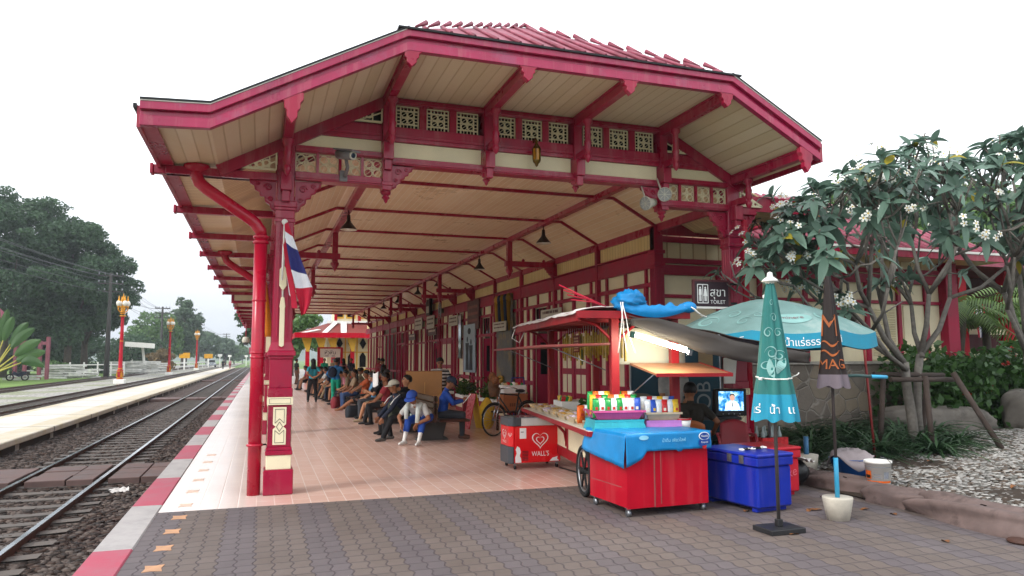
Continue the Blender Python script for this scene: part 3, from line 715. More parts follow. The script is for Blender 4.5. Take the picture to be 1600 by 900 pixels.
# --- end wall, x 7.35..15.3 at y 12.6
YW=12.6
def ev(b,x,w,z0,z1,p=.05,m=RED): b.box(x-w/2,x+w/2,YW-p,YW+.02,z0,z1,m)
def eh(b,x0,x1,z,h,p=.045,m=RED): b.box(x0,x1,YW-p,YW+.0205,z-h/2,z+h/2,m)
b=MB(); b.box(7.46,15.2,YW+.021,YW+.12,1.55,3.6,CREAM); b.box(7.46,15.2,YW+.0212,YW+.12,3.6,4.2,BOARDX); b.box(7.46,8.6,YW+.0214,YW+.12,0,1.55,CREAM); part(b,'end_wall')
f=MB(); eh(f,7.46,15.2,4.05,.12,.06); eh(f,7.46,15.2,3.62,.10,.07); eh(f,7.46,15.2,3.46,.16,.05); eh(f,7.46,15.2,3.36,.04,.065); eh(f,7.46,15.2,2.92,.07,.04)
for x in (8.75,9.75,10.9,11.75,12.55,13.45,14.25): ev(f,x,.1,0 if x<8.8 else 1.58,3.4)
ev(f,14.85,.34,0,4.1,.2); eh(f,8.5,15.2,1.58,.05,.06,CONC); part(f,'timber_frame',bevel=.006)
# louvred shutters
for x0,x1 in ((12.62,13.38),):
    b=MB(); b.box(x0,x1,YW-.012,YW+.02,1.65,2.86,CREAM)
    for (a,c) in ((x0+.06,(x0+x1)/2-.03),((x0+x1)/2+.03,x1-.06)):
        for i in range(20): b.obox(((a+c)/2,YW-.02,1.75+i*.052),(c-a,.012,.05),(35,0,0),CREAM)
    part(b,'louvre_shutter')
b=MB(); b.box(13.6,14.6,YW+.0,YW+.018,1.62,2.86,CREAM); part(b,'cream_panel')
RED=RED0
# lean roof over the end wall
b=MB(); b.add([(8.9,11.75,3.95),(15.9,11.75,3.95),(13.2,15.0,5.75),(8.9,15.0,5.75)],[(0,1,2,3)],RTILE); b.add([(15.9,11.75,3.95),(15.9,20,3.95),(13.2,20,5.75),(13.2,15,5.75)],[(0,1,2,3)],RTILE)
for i in range(30):
    x=9.0+i*.235; t=1 if x<13.2 else max(0,(15.9-x)/2.7); b.tube([(x,11.72,3.97),(x,11.75+3.25*t,3.97+1.8*t)],.05,RTILE,6)
part(b,'side_roof')
b=MB(); b.box(8.9,15.9,11.68,11.75,3.8,3.99,RED); b.box(8.9,15.9,11.66,11.68,3.94,3.99,WHITE); b.box(8.9,15.9,11.75,12.6,3.84,3.86,SOFX); part(b,'eave_fascia')
b=MB(); b.box(7.33,8.75,12.38,12.42,4.1,4.4,RED); part(b,'eave_fascia')
# ================================================================ vendor stall and things under the canopy
def cloth(name,c,rough=.8,**k): return mat(name,c,rough,var=.2,scale=4,bump=.15,bscale=60,**k)
CARTRED=mat('cart_red_paint','#8e1620',.4,var=.2,scale=3,bump=.08,dirt=('#4a1214',2,.58,.5))
TARPG=cloth('dark_grey_tarpaulin','#3b3633',.6); TARPW=cloth('white_tarpaulin','#cfcac6',.6); TARPB=mat('blue_tarpaulin','#127ab6',.35,var=.18,scale=4,bump=.35,bscale=9)
# snack cart
CA=-9.2; CL=Vector((3.62,7.85,0))
CM=Matrix.Translation(CL)@Matrix.Rotation(R(CA),4,'Z')
def W(x,y,z): return CM@Vector((x,y,z))
cart=thing('snack_cart','long red wooden snack cart with counter, roof and slatted cream front','cart',CL,CA)
b=MB(); b.box(0.01,1.2,0,4.15,.82,.855,mat('white_laminate','#cfc9bc',.35,var=.1,dirt=('#8c8478',4,.6,.5))); b.box(-.015,.01,-.01,4.16,.795,.85,CARTRED); b.box(0.01,1.2,-.02,0,.79,.85,CARTRED); b.build('counter',cart,.004)
b=MB(); b.box(.36,1.1,.3,3.85,.3,.79,CARTRED); b.box(.33,.36,.25,3.9,.22,.36,CARTRED); b.box(.33,.36,.25,.33,.36,.79,CARTRED); b.box(.33,.36,3.82,3.9,.36,.79,CARTRED); b.box(.33,.36,2.3,2.38,.36,.79,CARTRED); b.build('body',cart,.006)
b=MB()
for i in range(58):
    y=.36+i*.0605
    if abs(y-2.33)<.07: continue
    b.box(.338,.359,y,y+.046,.361,.785,CREAM)
b.build('slat_panel',cart,.003)
for y in (.6,2.4):
    b=MB(); b.tube([(.34,y,.45),(.31,y,.6),(.2,y,.72),(.06,y,.79)],.022,CARTRED,6); b.beam((.34,y,.4),(.34,y,.79),.04,.03,CARTRED); b.build('counter_bracket',cart)
for x,y in ((.42,.27),(1.2,.3),(.42,3.75),(1.2,3.75)):
    b=MB(); b.box(x-.05,x+.05,y-.05,y+.05,.3 if x<1 else .3,2.2,CARTRED); b.build('post',cart,.006)
b=MB(); b.box(-.08,1.28,.05,4.22,2.2,2.235,CARTRED); b.box(-.1,1.3,.0,.05,2.17,2.26,CARTRED); b.box(-.1,-.06,.05,4.22,2.14,2.26,CARTRED); b.box(-.1,1.3,4.22,4.26,2.17,2.26,CARTRED)
for y in (.6,1.5,2.5,3.4): b.box(-.06,1.26,y,y+.05,2.15,2.2,CARTRED)
b.build('cart_roof',cart,.004)
for y in (.27,3.75):
    b=MB(); b.tube([(.42,y,1.75),(.36,y,1.95),(.2,y,2.1),(-.02,y,2.18)],.02,CARTRED,6); b.tube([(.42,y,1.75),(.5,y,1.95),(.68,y,2.1),(.9,y,2.18)],.02,CARTRED,6); b.build('roof_brace',cart)
b=MB(); b.obox((-.04,2.2,1.86),(.92,3.9,.03),(0,-2,0),mat('worn_red_flap','#7c3a36',.5,var=.3,scale=3)); b.build('side_flap',cart,.004)
for y in (.5,3.6): b=MB(); b.tube([(.38,y,1.55),(-.3,y,1.83)],.008,STEEL,6); b.build('flap_stay',cart)
b=MB(); b.add([(.62,.28,1.64),(1.52,.28,1.64),(1.6,-.42,1.52),(.7,-.42,1.52),(.62,.28,1.615),(1.52,.28,1.615),(1.6,-.42,1.495),(.7,-.42,1.495)],[(0,3,2,1),(4,5,6,7),(0,4,7,3),(1,2,6,5)],mat('varnished_plywood','#94664a',.35,var=.2,scale=5)); b.beam((.69,-.43,1.507),(1.61,-.43,1.507),.02,.04,CARTRED); b.beam((1.53,.28,1.628),(1.61,-.42,1.508),.02,.035,CARTRED); b.build('end_flap',cart)
b=MB(); b.tube([(.62,.28,1.25),(.72,-.3,1.52)],.007,STEEL,6); b.build('flap_stay',cart)
b=MB()
def wb(u,v):
    return (.56+u*.92,.62-.05*math.sin(u*PI),1.62+.46*v)
b.grid(wb,16,8,mat('white_plastic_sheet','#d8d4c4',.5,var=.05)); b.build('back_sheet',cart,solid=.004)
b=MB()
for a in range(24):
    pass
def wheel(b,c,r,m,spokes=10,rim=None,axis='x'):
    c=Vector(c); P=[]
    for k in range(33):
        a=2*PI*k/32; P.append(c+Vector((0,r*math.cos(a),r*math.sin(a))))
    b.tube(P,.028,m,8,False); P=[c+Vector((0,(r-.04)*math.cos(2*PI*k/32),(r-.04)*math.sin(2*PI*k/32))) for k in range(33)]; b.tube(P,.014,rim or STEEL,6,False)
    for k in range(spokes): a=2*PI*k/spokes; b.beam(c,c+Vector((0,(r-.04)*math.cos(a),(r-.04)*math.sin(a))),.02,.03,m)
    b.lathe([(0,-.05),(.04,-.05),(.04,.05),(0,.05)],c,m,10,axis=(1,0,0))
wheel(b,(.12,.62,.31),.29,mat('tyre_rubber','#1c1b1c',.8,var=.3),6); b.build('wheel',cart)
b=MB(); wheel(b,(.8,3.2,.31),.29,MATS['tyre_rubber'],6); b.build('wheel',cart)
# tarpaulins on the roof
def rs(seed):
    q=random.Random(seed); ph=[(q.uniform(1,9),q.uniform(1,9),q.uniform(0,6)) for _ in range(6)]
    return lambda u,v: sum(math.sin(a*u*3+b_*v*3+p) for a,b_,p in ph)/6
n1=rs(1)
tp=thing('white_roof_tarp','greyish white tarpaulin folded along the top of the snack cart roof','tarpaulin',CL,CA)
b=MB(); b.grid(lambda u,v:(-.14+u*1.3+.02*n1(u*2,v*3),.1+v*4.2,2.262+.05*abs(n1(u,v*2))+(.05*math.sin(PI*u)) -(.04 if u<.05 else 0)),16,40,TARPW); b.build('sheet',tp,solid=.012)
b=MB(); b.tube([W(-.1,4.2,2.2)-CL,W(-.16,4.22,2.05)-CL,W(-.05,4.2,1.95)-CL,W(.02,4.1,2.1)-CL],.008,WHITE,5)
b=MB(); b.tube([(-.1,4.2,2.25),(-.17,4.22,2.05),(-.04,4.2,1.97),(.03,4.1,2.15)],.01,WHITE,5); b.build('tie_string',tp)
n2=rs(5)
BTS=.66
bt=thing('blue_tarp_bundle','bright blue crumpled tarpaulin bundled and tied on the near end of the cart roof','tarpaulin',W(.62,.1,2.26),CA)
def bund(u,v):
    a=2*PI*u; t=-PI/2+PI*v*.99+.01; f=1+.35*n2(u*2.0,v*2.2)+.12*n1(u*6,v*6)
    return (-.05+.20*f*math.cos(t)*math.cos(a),.16*f*math.cos(t)*math.sin(a),.11+.13*f*math.sin(t)*1.1)
b=MB(); b.grid(bund,36,20,TARPB,True,True)
def drape(u,v): return (-.25+u*.95,-.14-.02*math.sin(v*3),.02+.06*n1(u*2,v)*(1-v)-.10*v*math.sin(PI*min(1,u*1.02)) +.05*(1-v))
b.grid(drape,30,8,TARPB)
b.ell((.66,-.1,.05),(.1,.07,.07),TARPB); b.build('cloth',bt)
b=MB()
for (x,dx) in ((-.22,.03),(-.19,-.04),(-.2,.07)): b.tube([(x,-.17,.1),(x+dx*.6,-.19,-.1),(x+dx,-.18,-.28),(x+dx*2,-.2,-.5)],.006,WHITE,5)
for k in range(5): b.tube([(.66,-.17,.05),(.7+.02*k,-.2,.02-.02*k),(.72+.03*k,-.21,-.03-.01*k)],.006,WHITE,5)
b.build('string',bt)
b=MB(); RDS=mat('red_plastic_strip','#c0203c',.5)
for k in range(4): b.tube([(-.35,0,.06),(-.5-.05*k,.1,.12+.03*k),(-.7-.05*k,.3,.16+.06*k)],.008,RDS,5)
b.build('ribbon',bt)
# dark awning stretched over the right side
n3=rs(9)
aw=thing('dark_awning','dark grey tarpaulin awning stretched from the cart roof towards the umbrella','awning',(4.9,8,2.2))
def awn(u,v):
    x=4.12+u*1.93+v*.75; y=7.71-.76*u+v*(2.6+.5*u); z=2.19-.38*u-.05*u*u-.05*math.sin(PI*u)*math.sin(PI*v)+.02*n3(u,v*2)+.06*v*u
    return (x-4.9,y-8,z-2.2)
b=MB(); b.grid(awn,30,16,TARPG); b.build('sheet',aw,solid=.012)
AWE=[(0,4.12,7.7,2.16,2.09),(.15,4.42,7.55,2.17,1.95),(.4,4.89,7.35,2.01,1.75),(.69,5.45,7.15,1.84,1.63),(1,6.05,6.95,1.76,1.64)]
def awf(u,v):
    for p,q_ in zip(AWE,AWE[1:]):
        if u<=q_[0]+1e-6:
            k=(u-p[0])/(q_[0]-p[0]); x,y,z1,z0=[p[i]+(q_[i]-p[i])*k for i in (1,2,3,4)]; break
    return (x-4.9,y-8-.012*math.sin(v*5+u*20),z1+(z0-z1)*v-2.2+.006*math.sin(u*30))
b=MB(); b.grid(awf,40,5,TARPG); b.build('front_fringe',aw,solid=.01)
b=MB()
for u in (.05,.5,.97): b.tube([Vector(awn(u,0))-Vector((0,0,.03)),Vector(awn(u,1))-Vector((0,0,.03))],.015,STEEL,6)
b.build('support_bar',aw)
b=MB(); b.tube([(6.9-4.9,9.9-8,-2.2),(6.9-4.9,9.9-8,-.45)],.018,STEEL,8); b.build('pole',aw)
# fluorescent tube
ft=thing('fluorescent_tube','lit fluorescent tube hung under the edge of the dark awning','lamp',(4.04,7.52,1.97))
TB=emis('lit_tube','#fff6d8',110); b=MB(); b.tube([(0.03,-.02,-.01),(.54,-.30,-.2)],.015,TB,10); b.build('tube',ft)
b=MB(); b.beam((0.02,-.0,.025),(.55,-.28,-.165),.03,.03,WHITE); b.obox((0.0,-.01,.0),(.05,.06,.07),(0,12,-18),mat('green_lamp_holder','#24473f',.5)); b.obox((.57,-.31,-.21),(.04,.05,.06),(0,12,-18),GREYP); b.build('batten',ft)
# hanging gold strips & picture & red card
GOLDP=mat('gold_foil_packet','#b89a2c',.4,var=.4,scale=25); OLV=mat('olive_foil_packet','#7d7a2c',.45,var=.4,scale=25)
st0=None
for i in range(26):
    p=W(.62,.45+i*.13,1.86+.04*((i*7)%3)); rzz=CA
    if st0 is None:
        st0=thing('packet_strip','long gold foil strip of small packets hung in a row under the cart roof','packet',p,rzz,'gold packet strips under the cart roof')
        b=MB(); b.box(-.008,.008,-.03,.03,-.20,.17,GOLDP); b.build('packet',st0); b=MB(); b.tube([(0,0,.17),(0,0,.33)],.003,WHITE,4); b.build('string',st0)
    else: dup(st0,p,rzz+rng.normal(0,6))
rc=thing('red_card','red printed card hanging among the gold packets','card',W(.56,2.6,1.92),CA); b=MB(); b.box(-.006,.006,-.16,.16,-.13,.13,mat('red_card','#7a1f1f',.5)); b.build('board',rc); b=MB()
for r_ in range(5):
    for c in range(6): b.box(-.009,-.0062,-.13+c*.044,-.105+c*.044,-.11+r_*.045,-.085+r_*.045,mat('cream_print','#d8b890',.6))
b.build('print',rc)
gp=thing('green_picture','small green tinted picture in a gold frame hanging from the cart','picture',W(.45,1.9,1.72),CA+70)
b=MB(); b.box(-.16,.16,-.008,.008,-.12,.12,GOLDP); b.build('picture_frame',gp); b=MB(); b.box(-.14,.14,-.0115,-.0082,-.1,.1,mat('green_print','#5b7d4a',.5,var=.6,scale=14)); b.build('print',gp)
# goods
def tray(name,label,w,d,h,m,loc,rz,cat='tray',flare=.8,slots=True):
    t=thing(name,label,cat,loc,rz); b=MB(); k=flare
    lo=[(-w/2*k,-d/2*k,0),(w/2*k,-d/2*k,0),(w/2*k,d/2*k,0),(-w/2*k,d/2*k,0)]; hi=[(-w/2,-d/2,h),(w/2,-d/2,h),(w/2,d/2,h),(-w/2,d/2,h)]; q=.9
    inn=[(x*q,y*q,h) for x,y,_ in hi]; inl=[(x*q,y*q,.012) for x,y,_ in lo]
    b.add(lo+hi+inn+inl,[(3,2,1,0)]+[(i,(i+1)%4,4+(i+1)%4,4+i) for i in range(4)]+[(4+i,4+(i+1)%4,8+(i+1)%4,8+i) for i in range(4)]+[(8+i,8+(i+1)%4,12+(i+1)%4,12+i) for i in range(4)]+[(12,13,14,15)],m)
    if slots:
        for i in range(int(w/.035)):
            x=-w/2*.86+i*.035
            for s in (-1,1): b.obox((x,s*(d/2*(k+1)/2+.001),h*.5),(.008,.004,h*.7),(s*math.degrees(math.atan(d/2*(1-k)/h))*-1,0,0),BLACK if False else m)
        b.box(-w/2*1.04,w/2*1.04,-d/2*1.04,-d/2*.97,h-.02,h+.004,m); b.box(-w/2*1.04,w/2*1.04,d/2*.97,d/2*1.04,h-.02,h+.004,m)
    b.build('basket',t); return t
PINK=mat('pink_plastic','#c24f84',.4); TEAL=mat('teal_plastic','#2b9aa8',.4); LILAC=mat('lilac_plastic','#b878bb',.4); BEIGE=mat('beige_plastic','#b7a58a',.5,var=.2)
tray('tray','turquoise plastic tray turned over on the cart counter under the pink tray','' or .58,.4,.12,TEAL,W(.38,.18,.857),CA,flare=1.12)
tray('tray','pink plastic tray full of upright snack bags on the turquoise tray',.62,.42,.1,PINK,W(.38,.18,.985),CA)
tray('tray','lilac plastic tray at the right end of the counter under the beige tray',.42,.36,.1,LILAC,W(.95,.22,.857),CA,flare=1.1)
tray('tray','beige plastic tray of white snack bags on the lilac tray',.44,.38,.09,BEIGE,W(.95,.22,.962),CA)
def bag(col,loc,rz,label,group,w=.1,h=.21,tilt=0):
    t=thing('snack_bag',label,'snack',loc,rz,group); b=MB()
    def f(u,v):
        a=2*PI*u; th=.035*math.sin(PI*min(.999,max(.001,v)))**.6+.003
        return (w/2*math.copysign(abs(math.cos(a))**.7,math.cos(a)),th*math.sin(a)+tilt*v,h*v)
    b.grid(f,14,8,col,True,True); b.box(-w/2,w/2,-.004+tilt,.004+tilt,h,h+.02,col); b.build('pouch',t)
    b=MB(); b.box(-w*.2,w*.16,-.0375+tilt*.5,-.0345+tilt*.5,h*.46,h*.62,mat('label_print_%d'%(abs(hash(label))%3),['#d9d4c8','#b33028','#e2b53a'][len(label)%3],.4)); b.build('label_print',t)
    return t
def foil(n,c): return mat(n,c,.28,var=.25,scale=18,bump=.3,bscale=30)
FG,FW,FO,FB,FY,FR2=foil('green_foil','#1f8a45'),foil('white_foil','#cfd4d8'),foil('orange_foil','#d2601f'),foil('blue_foil','#2a4fae'),foil('yellow_foil','#d8b02c'),foil('red_foil','#b8282c')
seqs=[('green',FG),('white',FW),('green',FG),('white',FW),('green',FG),('white',FW),('white',FW),('blue',FB)]
cnt={}
def addbag(cn,m,loc,rz,where,group,**k):
    key=(cn,where); 
    if key in cnt: return dup(cnt[key],loc,rz)
    cnt[key]=bag(m,loc,rz,f'shiny {cn} snack bag standing upright in the {where}',group,**k); return cnt[key]
for r_ in range(3):
    for i,(cn,m) in enumerate(seqs):
        if r_: cn,m=[('orange',FO),('yellow',FY),('green',FG),('white',FW),('red',FR2)][(i*3+r_)%5]
        addbag(cn,m,W(.12+i*.072,.06+r_*.12,1.0+.035*r_),CA+rng.normal(0,8),'pink tray',f'{cn} snack bags in the pink tray',w=.085)
for r_ in range(2):
    for i in range(6):
        cn,m=[('white',FW),('blue',FB),('white',FW),('red',FR2),('white',FW),('yellow',FY)][(i+r_*2)%6]
        addbag(cn,m,W(.77+i*.07,.1+r_*.14,.975+.03*r_),CA+rng.normal(0,8),'beige tray',f'{cn} snack bags in the beige tray',w=.08)
where=['nearest the pink tray','second from the pink tray','third from the pink tray','fourth from the pink tray','fifth from the pink tray','sixth from the pink tray','last at the far end of the counter']
CEL=mat('cellophane_snack','#c9a878',.2,var=.4,scale=30); CEL2=mat('pale_cellophane','#cdbccb',.2,var=.35,scale=30); CEL3=mat('biscuit_packet','#b98a3c',.3,var=.4,scale=25)
sp=None
for i in range(7):
    p=W(.24,.68+i*.5,.857); tray('snack_basket',f'shallow beige snack basket on the counter, {where[i]}',.34,.44,.08,BEIGE,p,CA,'basket')
    for j in range(7):
        q=W(.12+.085*(j%3)+rng.normal(0,.01),.55+i*.5+.11*(j//3)+rng.normal(0,.01),.90+.012*(j%2)); m=[CEL,CEL2,CEL3][(i+j)%3]; cn=['tan','pale','golden'][(i+j)%3]
        key=('p',cn)
        if key in cnt: dup(cnt[key],q,rng.uniform(0,180))
        else:
            cnt[key]=thing('snack_packet',f'small {cn} cellophane packet lying in the beige baskets on the counter','snack',q,20,f'{cn} packets in the counter baskets')
            b=MB(); b.ell((0,0,.015),(.06,.045,.03),m,10,6); b.build('pouch',cnt[key])
addbag('orange',FO,W(.06,.52,.9),CA+20,'basket beside the pink tray','orange bags beside the tray',w=.11,h=.2); addbag('white',FW,W(.16,.6,.9),CA-10,'basket beside the pink tray','white bags beside the tray',w=.1,h=.2)
t=thing('snack_crate','white crate of red and green snacks at the far end of the cart counter','crate',W(.62,3.3,.857),CA); b=MB(); b.box(-.2,.2,-.3,.3,0,.16,WHITE); b.build('box',t,.006); b=MB()
for i in range(9): b.obox((-.15+.05*(i%4),-.2+.13*(i//3),.19),(.06,.05,.1),(10,8,i*20),[FR2,FG,FY][i%3])
b.build('packet_row',t)
t=thing('green_vegetable_pile','pile of dark green leaves in a pan on the cart counter','vegetables',W(.75,2.5,.857),CA); b=MB(); b.lathe([(0,0),(.2,.0),(.24,.05),(.22,.05),(.19,.015)],(0,0,0),STEEL,16); b.build('pan',t)
LFV=leafmat('vegetable_leaf','#1f3a18','#4c6a2c'); b=MB()
for i in range(40): a=rng.uniform(0,6.28); r_=rng.uniform(0,.17); b.obox((r_*math.cos(a),r_*math.sin(a),.06+rng.uniform(0,.16)),(.12,.05,.004),(rng.uniform(-50,50),rng.uniform(-50,50),rng.uniform(0,180)),LFV)
b.build('leaf_heap',t)
t=thing('plastic_bag','clear knotted plastic bag of yellowish goods standing on the cart counter','bag',W(.85,.95,.857),CA); b=MB(); b.lathe([(0,0),(.12,.01),(.15,.1),(.15,.24),(.13,.3),(.05,.33),(.07,.38)],(0,0,0),mat('cloudy_bag','#b9bd8a',.25,var=.3,scale=14),14); b.build('pouch',t)
t=thing('pink_bag','small bright pink bag beside the clear bag on the counter','bag',W(.62,1.0,.857),CA); b=MB(); b.ell((0,0,.2),(.07,.06,.14),PINK,12,10); b.lathe([(.05,0),(.06,.08)],(0,0,0),PINK,10); b.build('pouch',t)
t=thing('grey_pot_lid','large round dull grey cover standing behind the white snack bags','cover',W(1.0,1.0,.857),CA); b=MB(); b.ell((0,0,.12),(.36,.10,.26),mat('dull_grey_cover','#6d6a5c',.5,var=.1),20,12); b.build('dome',t)
t=thing('white_tub','white plastic tub with red rim on the right end of the counter','tub',W(1.22,.12,.857),CA); b=MB(); b.lathe([(0,0),(.08,0),(.1,.11),(.09,.11),(.07,.02)],(0,0,0),WHITE,16); b.build('tub',t); b=MB(); b.lathe([(.098,.10),(.106,.10),(.106,.118),(.092,.118)],(0,0,0),FR2,16); b.build('rim',t)
# ------------------------------------------------ ice cream freezer
FRED=mat('freezer_red','#d8141c',.25,var=.06,coat=.3); FGREY=mat('freezer_grey','#45484d',.45)
fz=thing('ice_cream_freezer',"red ice cream chest freezer with white heart emblem and grey rounded end",'freezer',(4.07,10.99,0),0); fz.scale=(.82,.94,1)
b=MB(); b.box(-.44,.5,-.28,.28,.1,.66,FRED); b.build('cabinet',fz,.015)
b=MB(); 
for z0,z1,g_ in ((.66,.80,.0),):
    b.prism([(-.5,-.2),(-.44,-.29),(.51,-.29),(.51,.29),(-.44,.29),(-.5,.2)],(0,0,z0),(1,0,0),(0,1,0),(0,0,.12),mat('freezer_top_trim','#c9c9c6',.4,dirt=('#7d7a75',4,.6,.5)))
b.build('top_rim',fz,.01)
b=MB(); b.prism([(-.53,-.2),(-.47,-.295),(-.3,-.295),(-.3,.295),(-.47,.295),(-.53,.2)],(0,0,.66),(1,0,0),(0,1,0),(0,0,.125),FGREY); b.prism([(-.53,-.2),(-.47,-.285),(-.441,-.285),(-.441,.285),(-.47,.285),(-.53,.2)],(0,0,.09),(1,0,0),(0,1,0),(0,0,.26),FGREY); b.prism([(-.52,-.2),(-.46,-.285),(-.441,-.285),(-.441,.285),(-.46,.285),(-.52,.2)],(0,0,.35),(1,0,0),(0,1,0),(0,0,.31),FRED); b.build('end_cover',fz,.008)
b=MB(); b.box(-.46,.47,-.24,.24,.782,.79,mat('freezer_glass','#6f7a80',.1)); b.build('glass_lid',fz)
WP=mat('white_decal','#e8e8e6',.4,var=.03)
def heart(b,o,u,w,s,m,d):
    """two nested open heart outlines, one tapering stroke each"""
    o=Vector(o);u=Vector(u);w=Vector(w)
    for k,(sc,wd) in enumerate(((1,.17),(.52,.15))):
        V=[];F=[];n=40; N=u.cross(w).normalized()*d
        for i in range(n+1):
            t=PI*.97*2*i/n+.06*PI; x=16*math.sin(t)**3; y=13*math.cos(t)-5*math.cos(2*t)-2*math.cos(3*t)-math.cos(4*t)
            wt=wd*(.35+.65*math.sin(PI*i/n)); f0=1; f1=1-wt/(sc*.55)*.5
            for f in (f0,f1): V.append(o+u*(x*f/17*s*sc)+w*((y*f+2)/17*s*sc*.82)+N)
        for i in range(n): F.append((2*i,2*i+1,2*i+3,2*i+2))
        b.add(V,F,m)
b=MB(); heart(b,(.08,-.281,.43),(1,0,0),(0,0,1),.175,WP,.003); b.build('heart_emblem',fz,solid=.001)
b=MB(); b.text("WALL'S",(.08,-.283,.2),(1,0,0),(0,0,1),.105,WP,sx=1); b.build('lettering',fz)
b=MB(); heart(b,(-.505,-.243,.53),Vector((.06,-.09,0)).normalized()*-1*-1,(0,0,1),.045,WP,.004); b.build('heart_emblem',fz,solid=.001)
ue=Vector((0,-1,0)); b=MB(); heart(b,(-.5225,0,.52),ue,(0,0,1),.11,WP,.003); b.text("WALL'S",(-.5235,0,.40),ue,(0,0,1),.05,WP); b.build('end_emblem',fz)
b=MB(); 
for (o,u,s) in (((-.36,-.2815,.1),(1,0,0),.07),):
    b.prism([(-.06,0),(.06,0),(.055,.06),(.03,.1),(.05,.16),(.03,.22),(-.02,.25),(-.05,.2),(-.03,.14),(-.06,.08)],(-.36,-.284,.11),(1,0,0),(0,0,1),(0,.002,0),WP); b.build('splash_decal',fz); b=MB(); b.prism([(-.09,0),(.1,0),(.06,.03),(.07,.07),(.02,.055),(-.03,.05)],(.36,-.284,.115),(1,0,0),(0,0,1),(0,.002,0),WP)
b.build('splash_decal',fz)
b=MB(); b.box(-.33,-.2,-.2835,-.2815,.47,.63,WP); b.box(-.31,-.25,-.285,-.2836,.565,.575,BLACK); b.build('paper_notice',fz)
b=MB()
for i in range(7): b.box(-.28,-.16,-.284,-.281,.14+i*.022,.15+i*.022,BLACK)
b.build('vent',fz)
for x,y in ((-.4,-.22),(.44,-.22),(-.4,.22),(.44,.22)): b=MB(); b.lathe([(0,-.02),(.03,-.02),(.03,.02),(0,.02)],(x,y,.035),BLACK,10,axis=(1,0,0)); b.box(x-.02,x+.02,y-.02,y+.02,.05,.1,STEEL); b.build('caster',fz)
b=MB(); b.tube([(4.45,10.7,.01),(4.5,10.2,.01),(4.7,9.9,.012),(4.62,9.6,.01),(4.9,9.5,.01)],.012,BLACK,6); b.build('power_cable',label='black power cable lying on the tiles beside the freezer',cat='cable')
# ------------------------------------------------ red box cart with blue cover
rcx=thing('red_box_cart','bright red plywood box cart on small casters covered with a blue plastic sheet','cart',(4.25,7.6,0),3)
b=MB(); b.box(-.52,.52,-.42,.42,.1,.86,REDB); b.box(-.525,-.18,-.424,-.4201,.09,.68,REDB); b.box(-.175,.525,-.424,-.4201,.085,.68,REDB); b.build('box',rcx,.004)
b=MB(); b.box(-.185,-.17,-.4275,-.4243,.09,.68,mat('scraped_seam','#8c4a48',.7,var=.4)); b.box(-.10,-.09,-.427,-.4243,.12,.68,MATS['scraped_seam']); b.build('seam',rcx)
b=MB(); b.box(-.5201,-.518,-.3,.4,.3,.31,MATS['scraped_seam']); b.build('seam',rcx)
for x,y in ((-.48,-.37),(.48,-.37),(-.48,.36),(.48,.36)):
    b=MB(); b.lathe([(0,-.018),(.038,-.018),(.038,.018),(0,.018)],(x,y,.038),STEEL,12,axis=(1,0,0)); b.box(x-.018,x+.018,y-.018,y+.018,.05,.1,STEEL); b.box(x-.03,x+.03,y-.03,y+.03,.09,.104,STEEL); b.build('caster',rcx)
cv=thing('blue_cover','blue plastic sheet printed with a water brand badge draped over the red box cart','cover',(4.25,7.6,0),3)
n4=rs(12)
b=MB(); b.grid(lambda u,v:(-.55+u*1.1,-.455+v*.9,.885+.006*n4(u*3,v*3)),30,20,TARPB)
def fr(u,v):
    d=.19 if u>.22 else .19+.16*(1-u/.22)**.5
    if abs(u-.62)<.03: d+=.02
    return (-.55+u*1.1,-.456-.012*v-.010*n4(u*5,v*2)*v,.885-d*v)
b.grid(fr,48,8,TARPB)
def lf(u,v):
    return (-.55-.03*v-.06*v*u*math.sin(u*2.5)-.014*n4(u*4,v+3)*v,-.455+u*.9,.885-(.36-.12*u)*v)
b.grid(lf,30,8,TARPB); b.grid(lambda u,v:(.55+.008*v,-.455+u*.9,.885-.19*v),10,3,TARPB); b.build('sheet',cv,solid=.003)
b=MB(); OV=mat('badge_blue','#16408c',.4); cx,cz=.45,.80
P=[(math.cos(2*PI*k/24)*.07,math.sin(2*PI*k/24)*.045) for k in range(24)]
b.prism(P,(cx,-.476,cz+.03),(1,0,0),(0,0,1),(0,.004,0),WP); b.prism([(x*.86,z*.82) for x,z in P],(cx,-.479,cz+.03),(1,0,0),(0,0,1),(0,.002,0),OV); b.text('Nestlé',(cx,-.481,cz+.02),(1,0,0),(0,0,1),.034,WP,.001)
b.prism([(-.075,.02),(.075,.03),(.075,-.02),(.03,-.025),(-.05,-.05),(-.075,-.03)],(cx,-.479,cz-.035),(1,0,0),(0,0,1),(0,.003,0),OV); b.text('Pure Life',(cx,-.482,cz-.045),(1,0,0),(0,0,1),.026,WP,.001); b.prism([(-.03,.0),(.03,.01),(.02,-.03),(-.02,-.03)],(cx,-.478,cz-.08),(1,0,0),(0,0,1),(0,.002,0),FR2); b.build('badge',cv)
b=MB(); LT=mat('pale_cyan_print','#8fd0ea',.5)
b.text('น้ำดื่ม เพียวไลฟ์',(.05,-.475,.785),(1,0,0),(0,0,1),.05,LT,.002); b.build('lettering',cv)
b=MB(); b.prism([(math.cos(2*PI*k/16)*.06,math.sin(2*PI*k/16)*.025) for k in range(16)],(-.33,-.47,.84),(1,0,0),(0,0,1),(0,.003,0),LT); b.build('small_badge',cv)
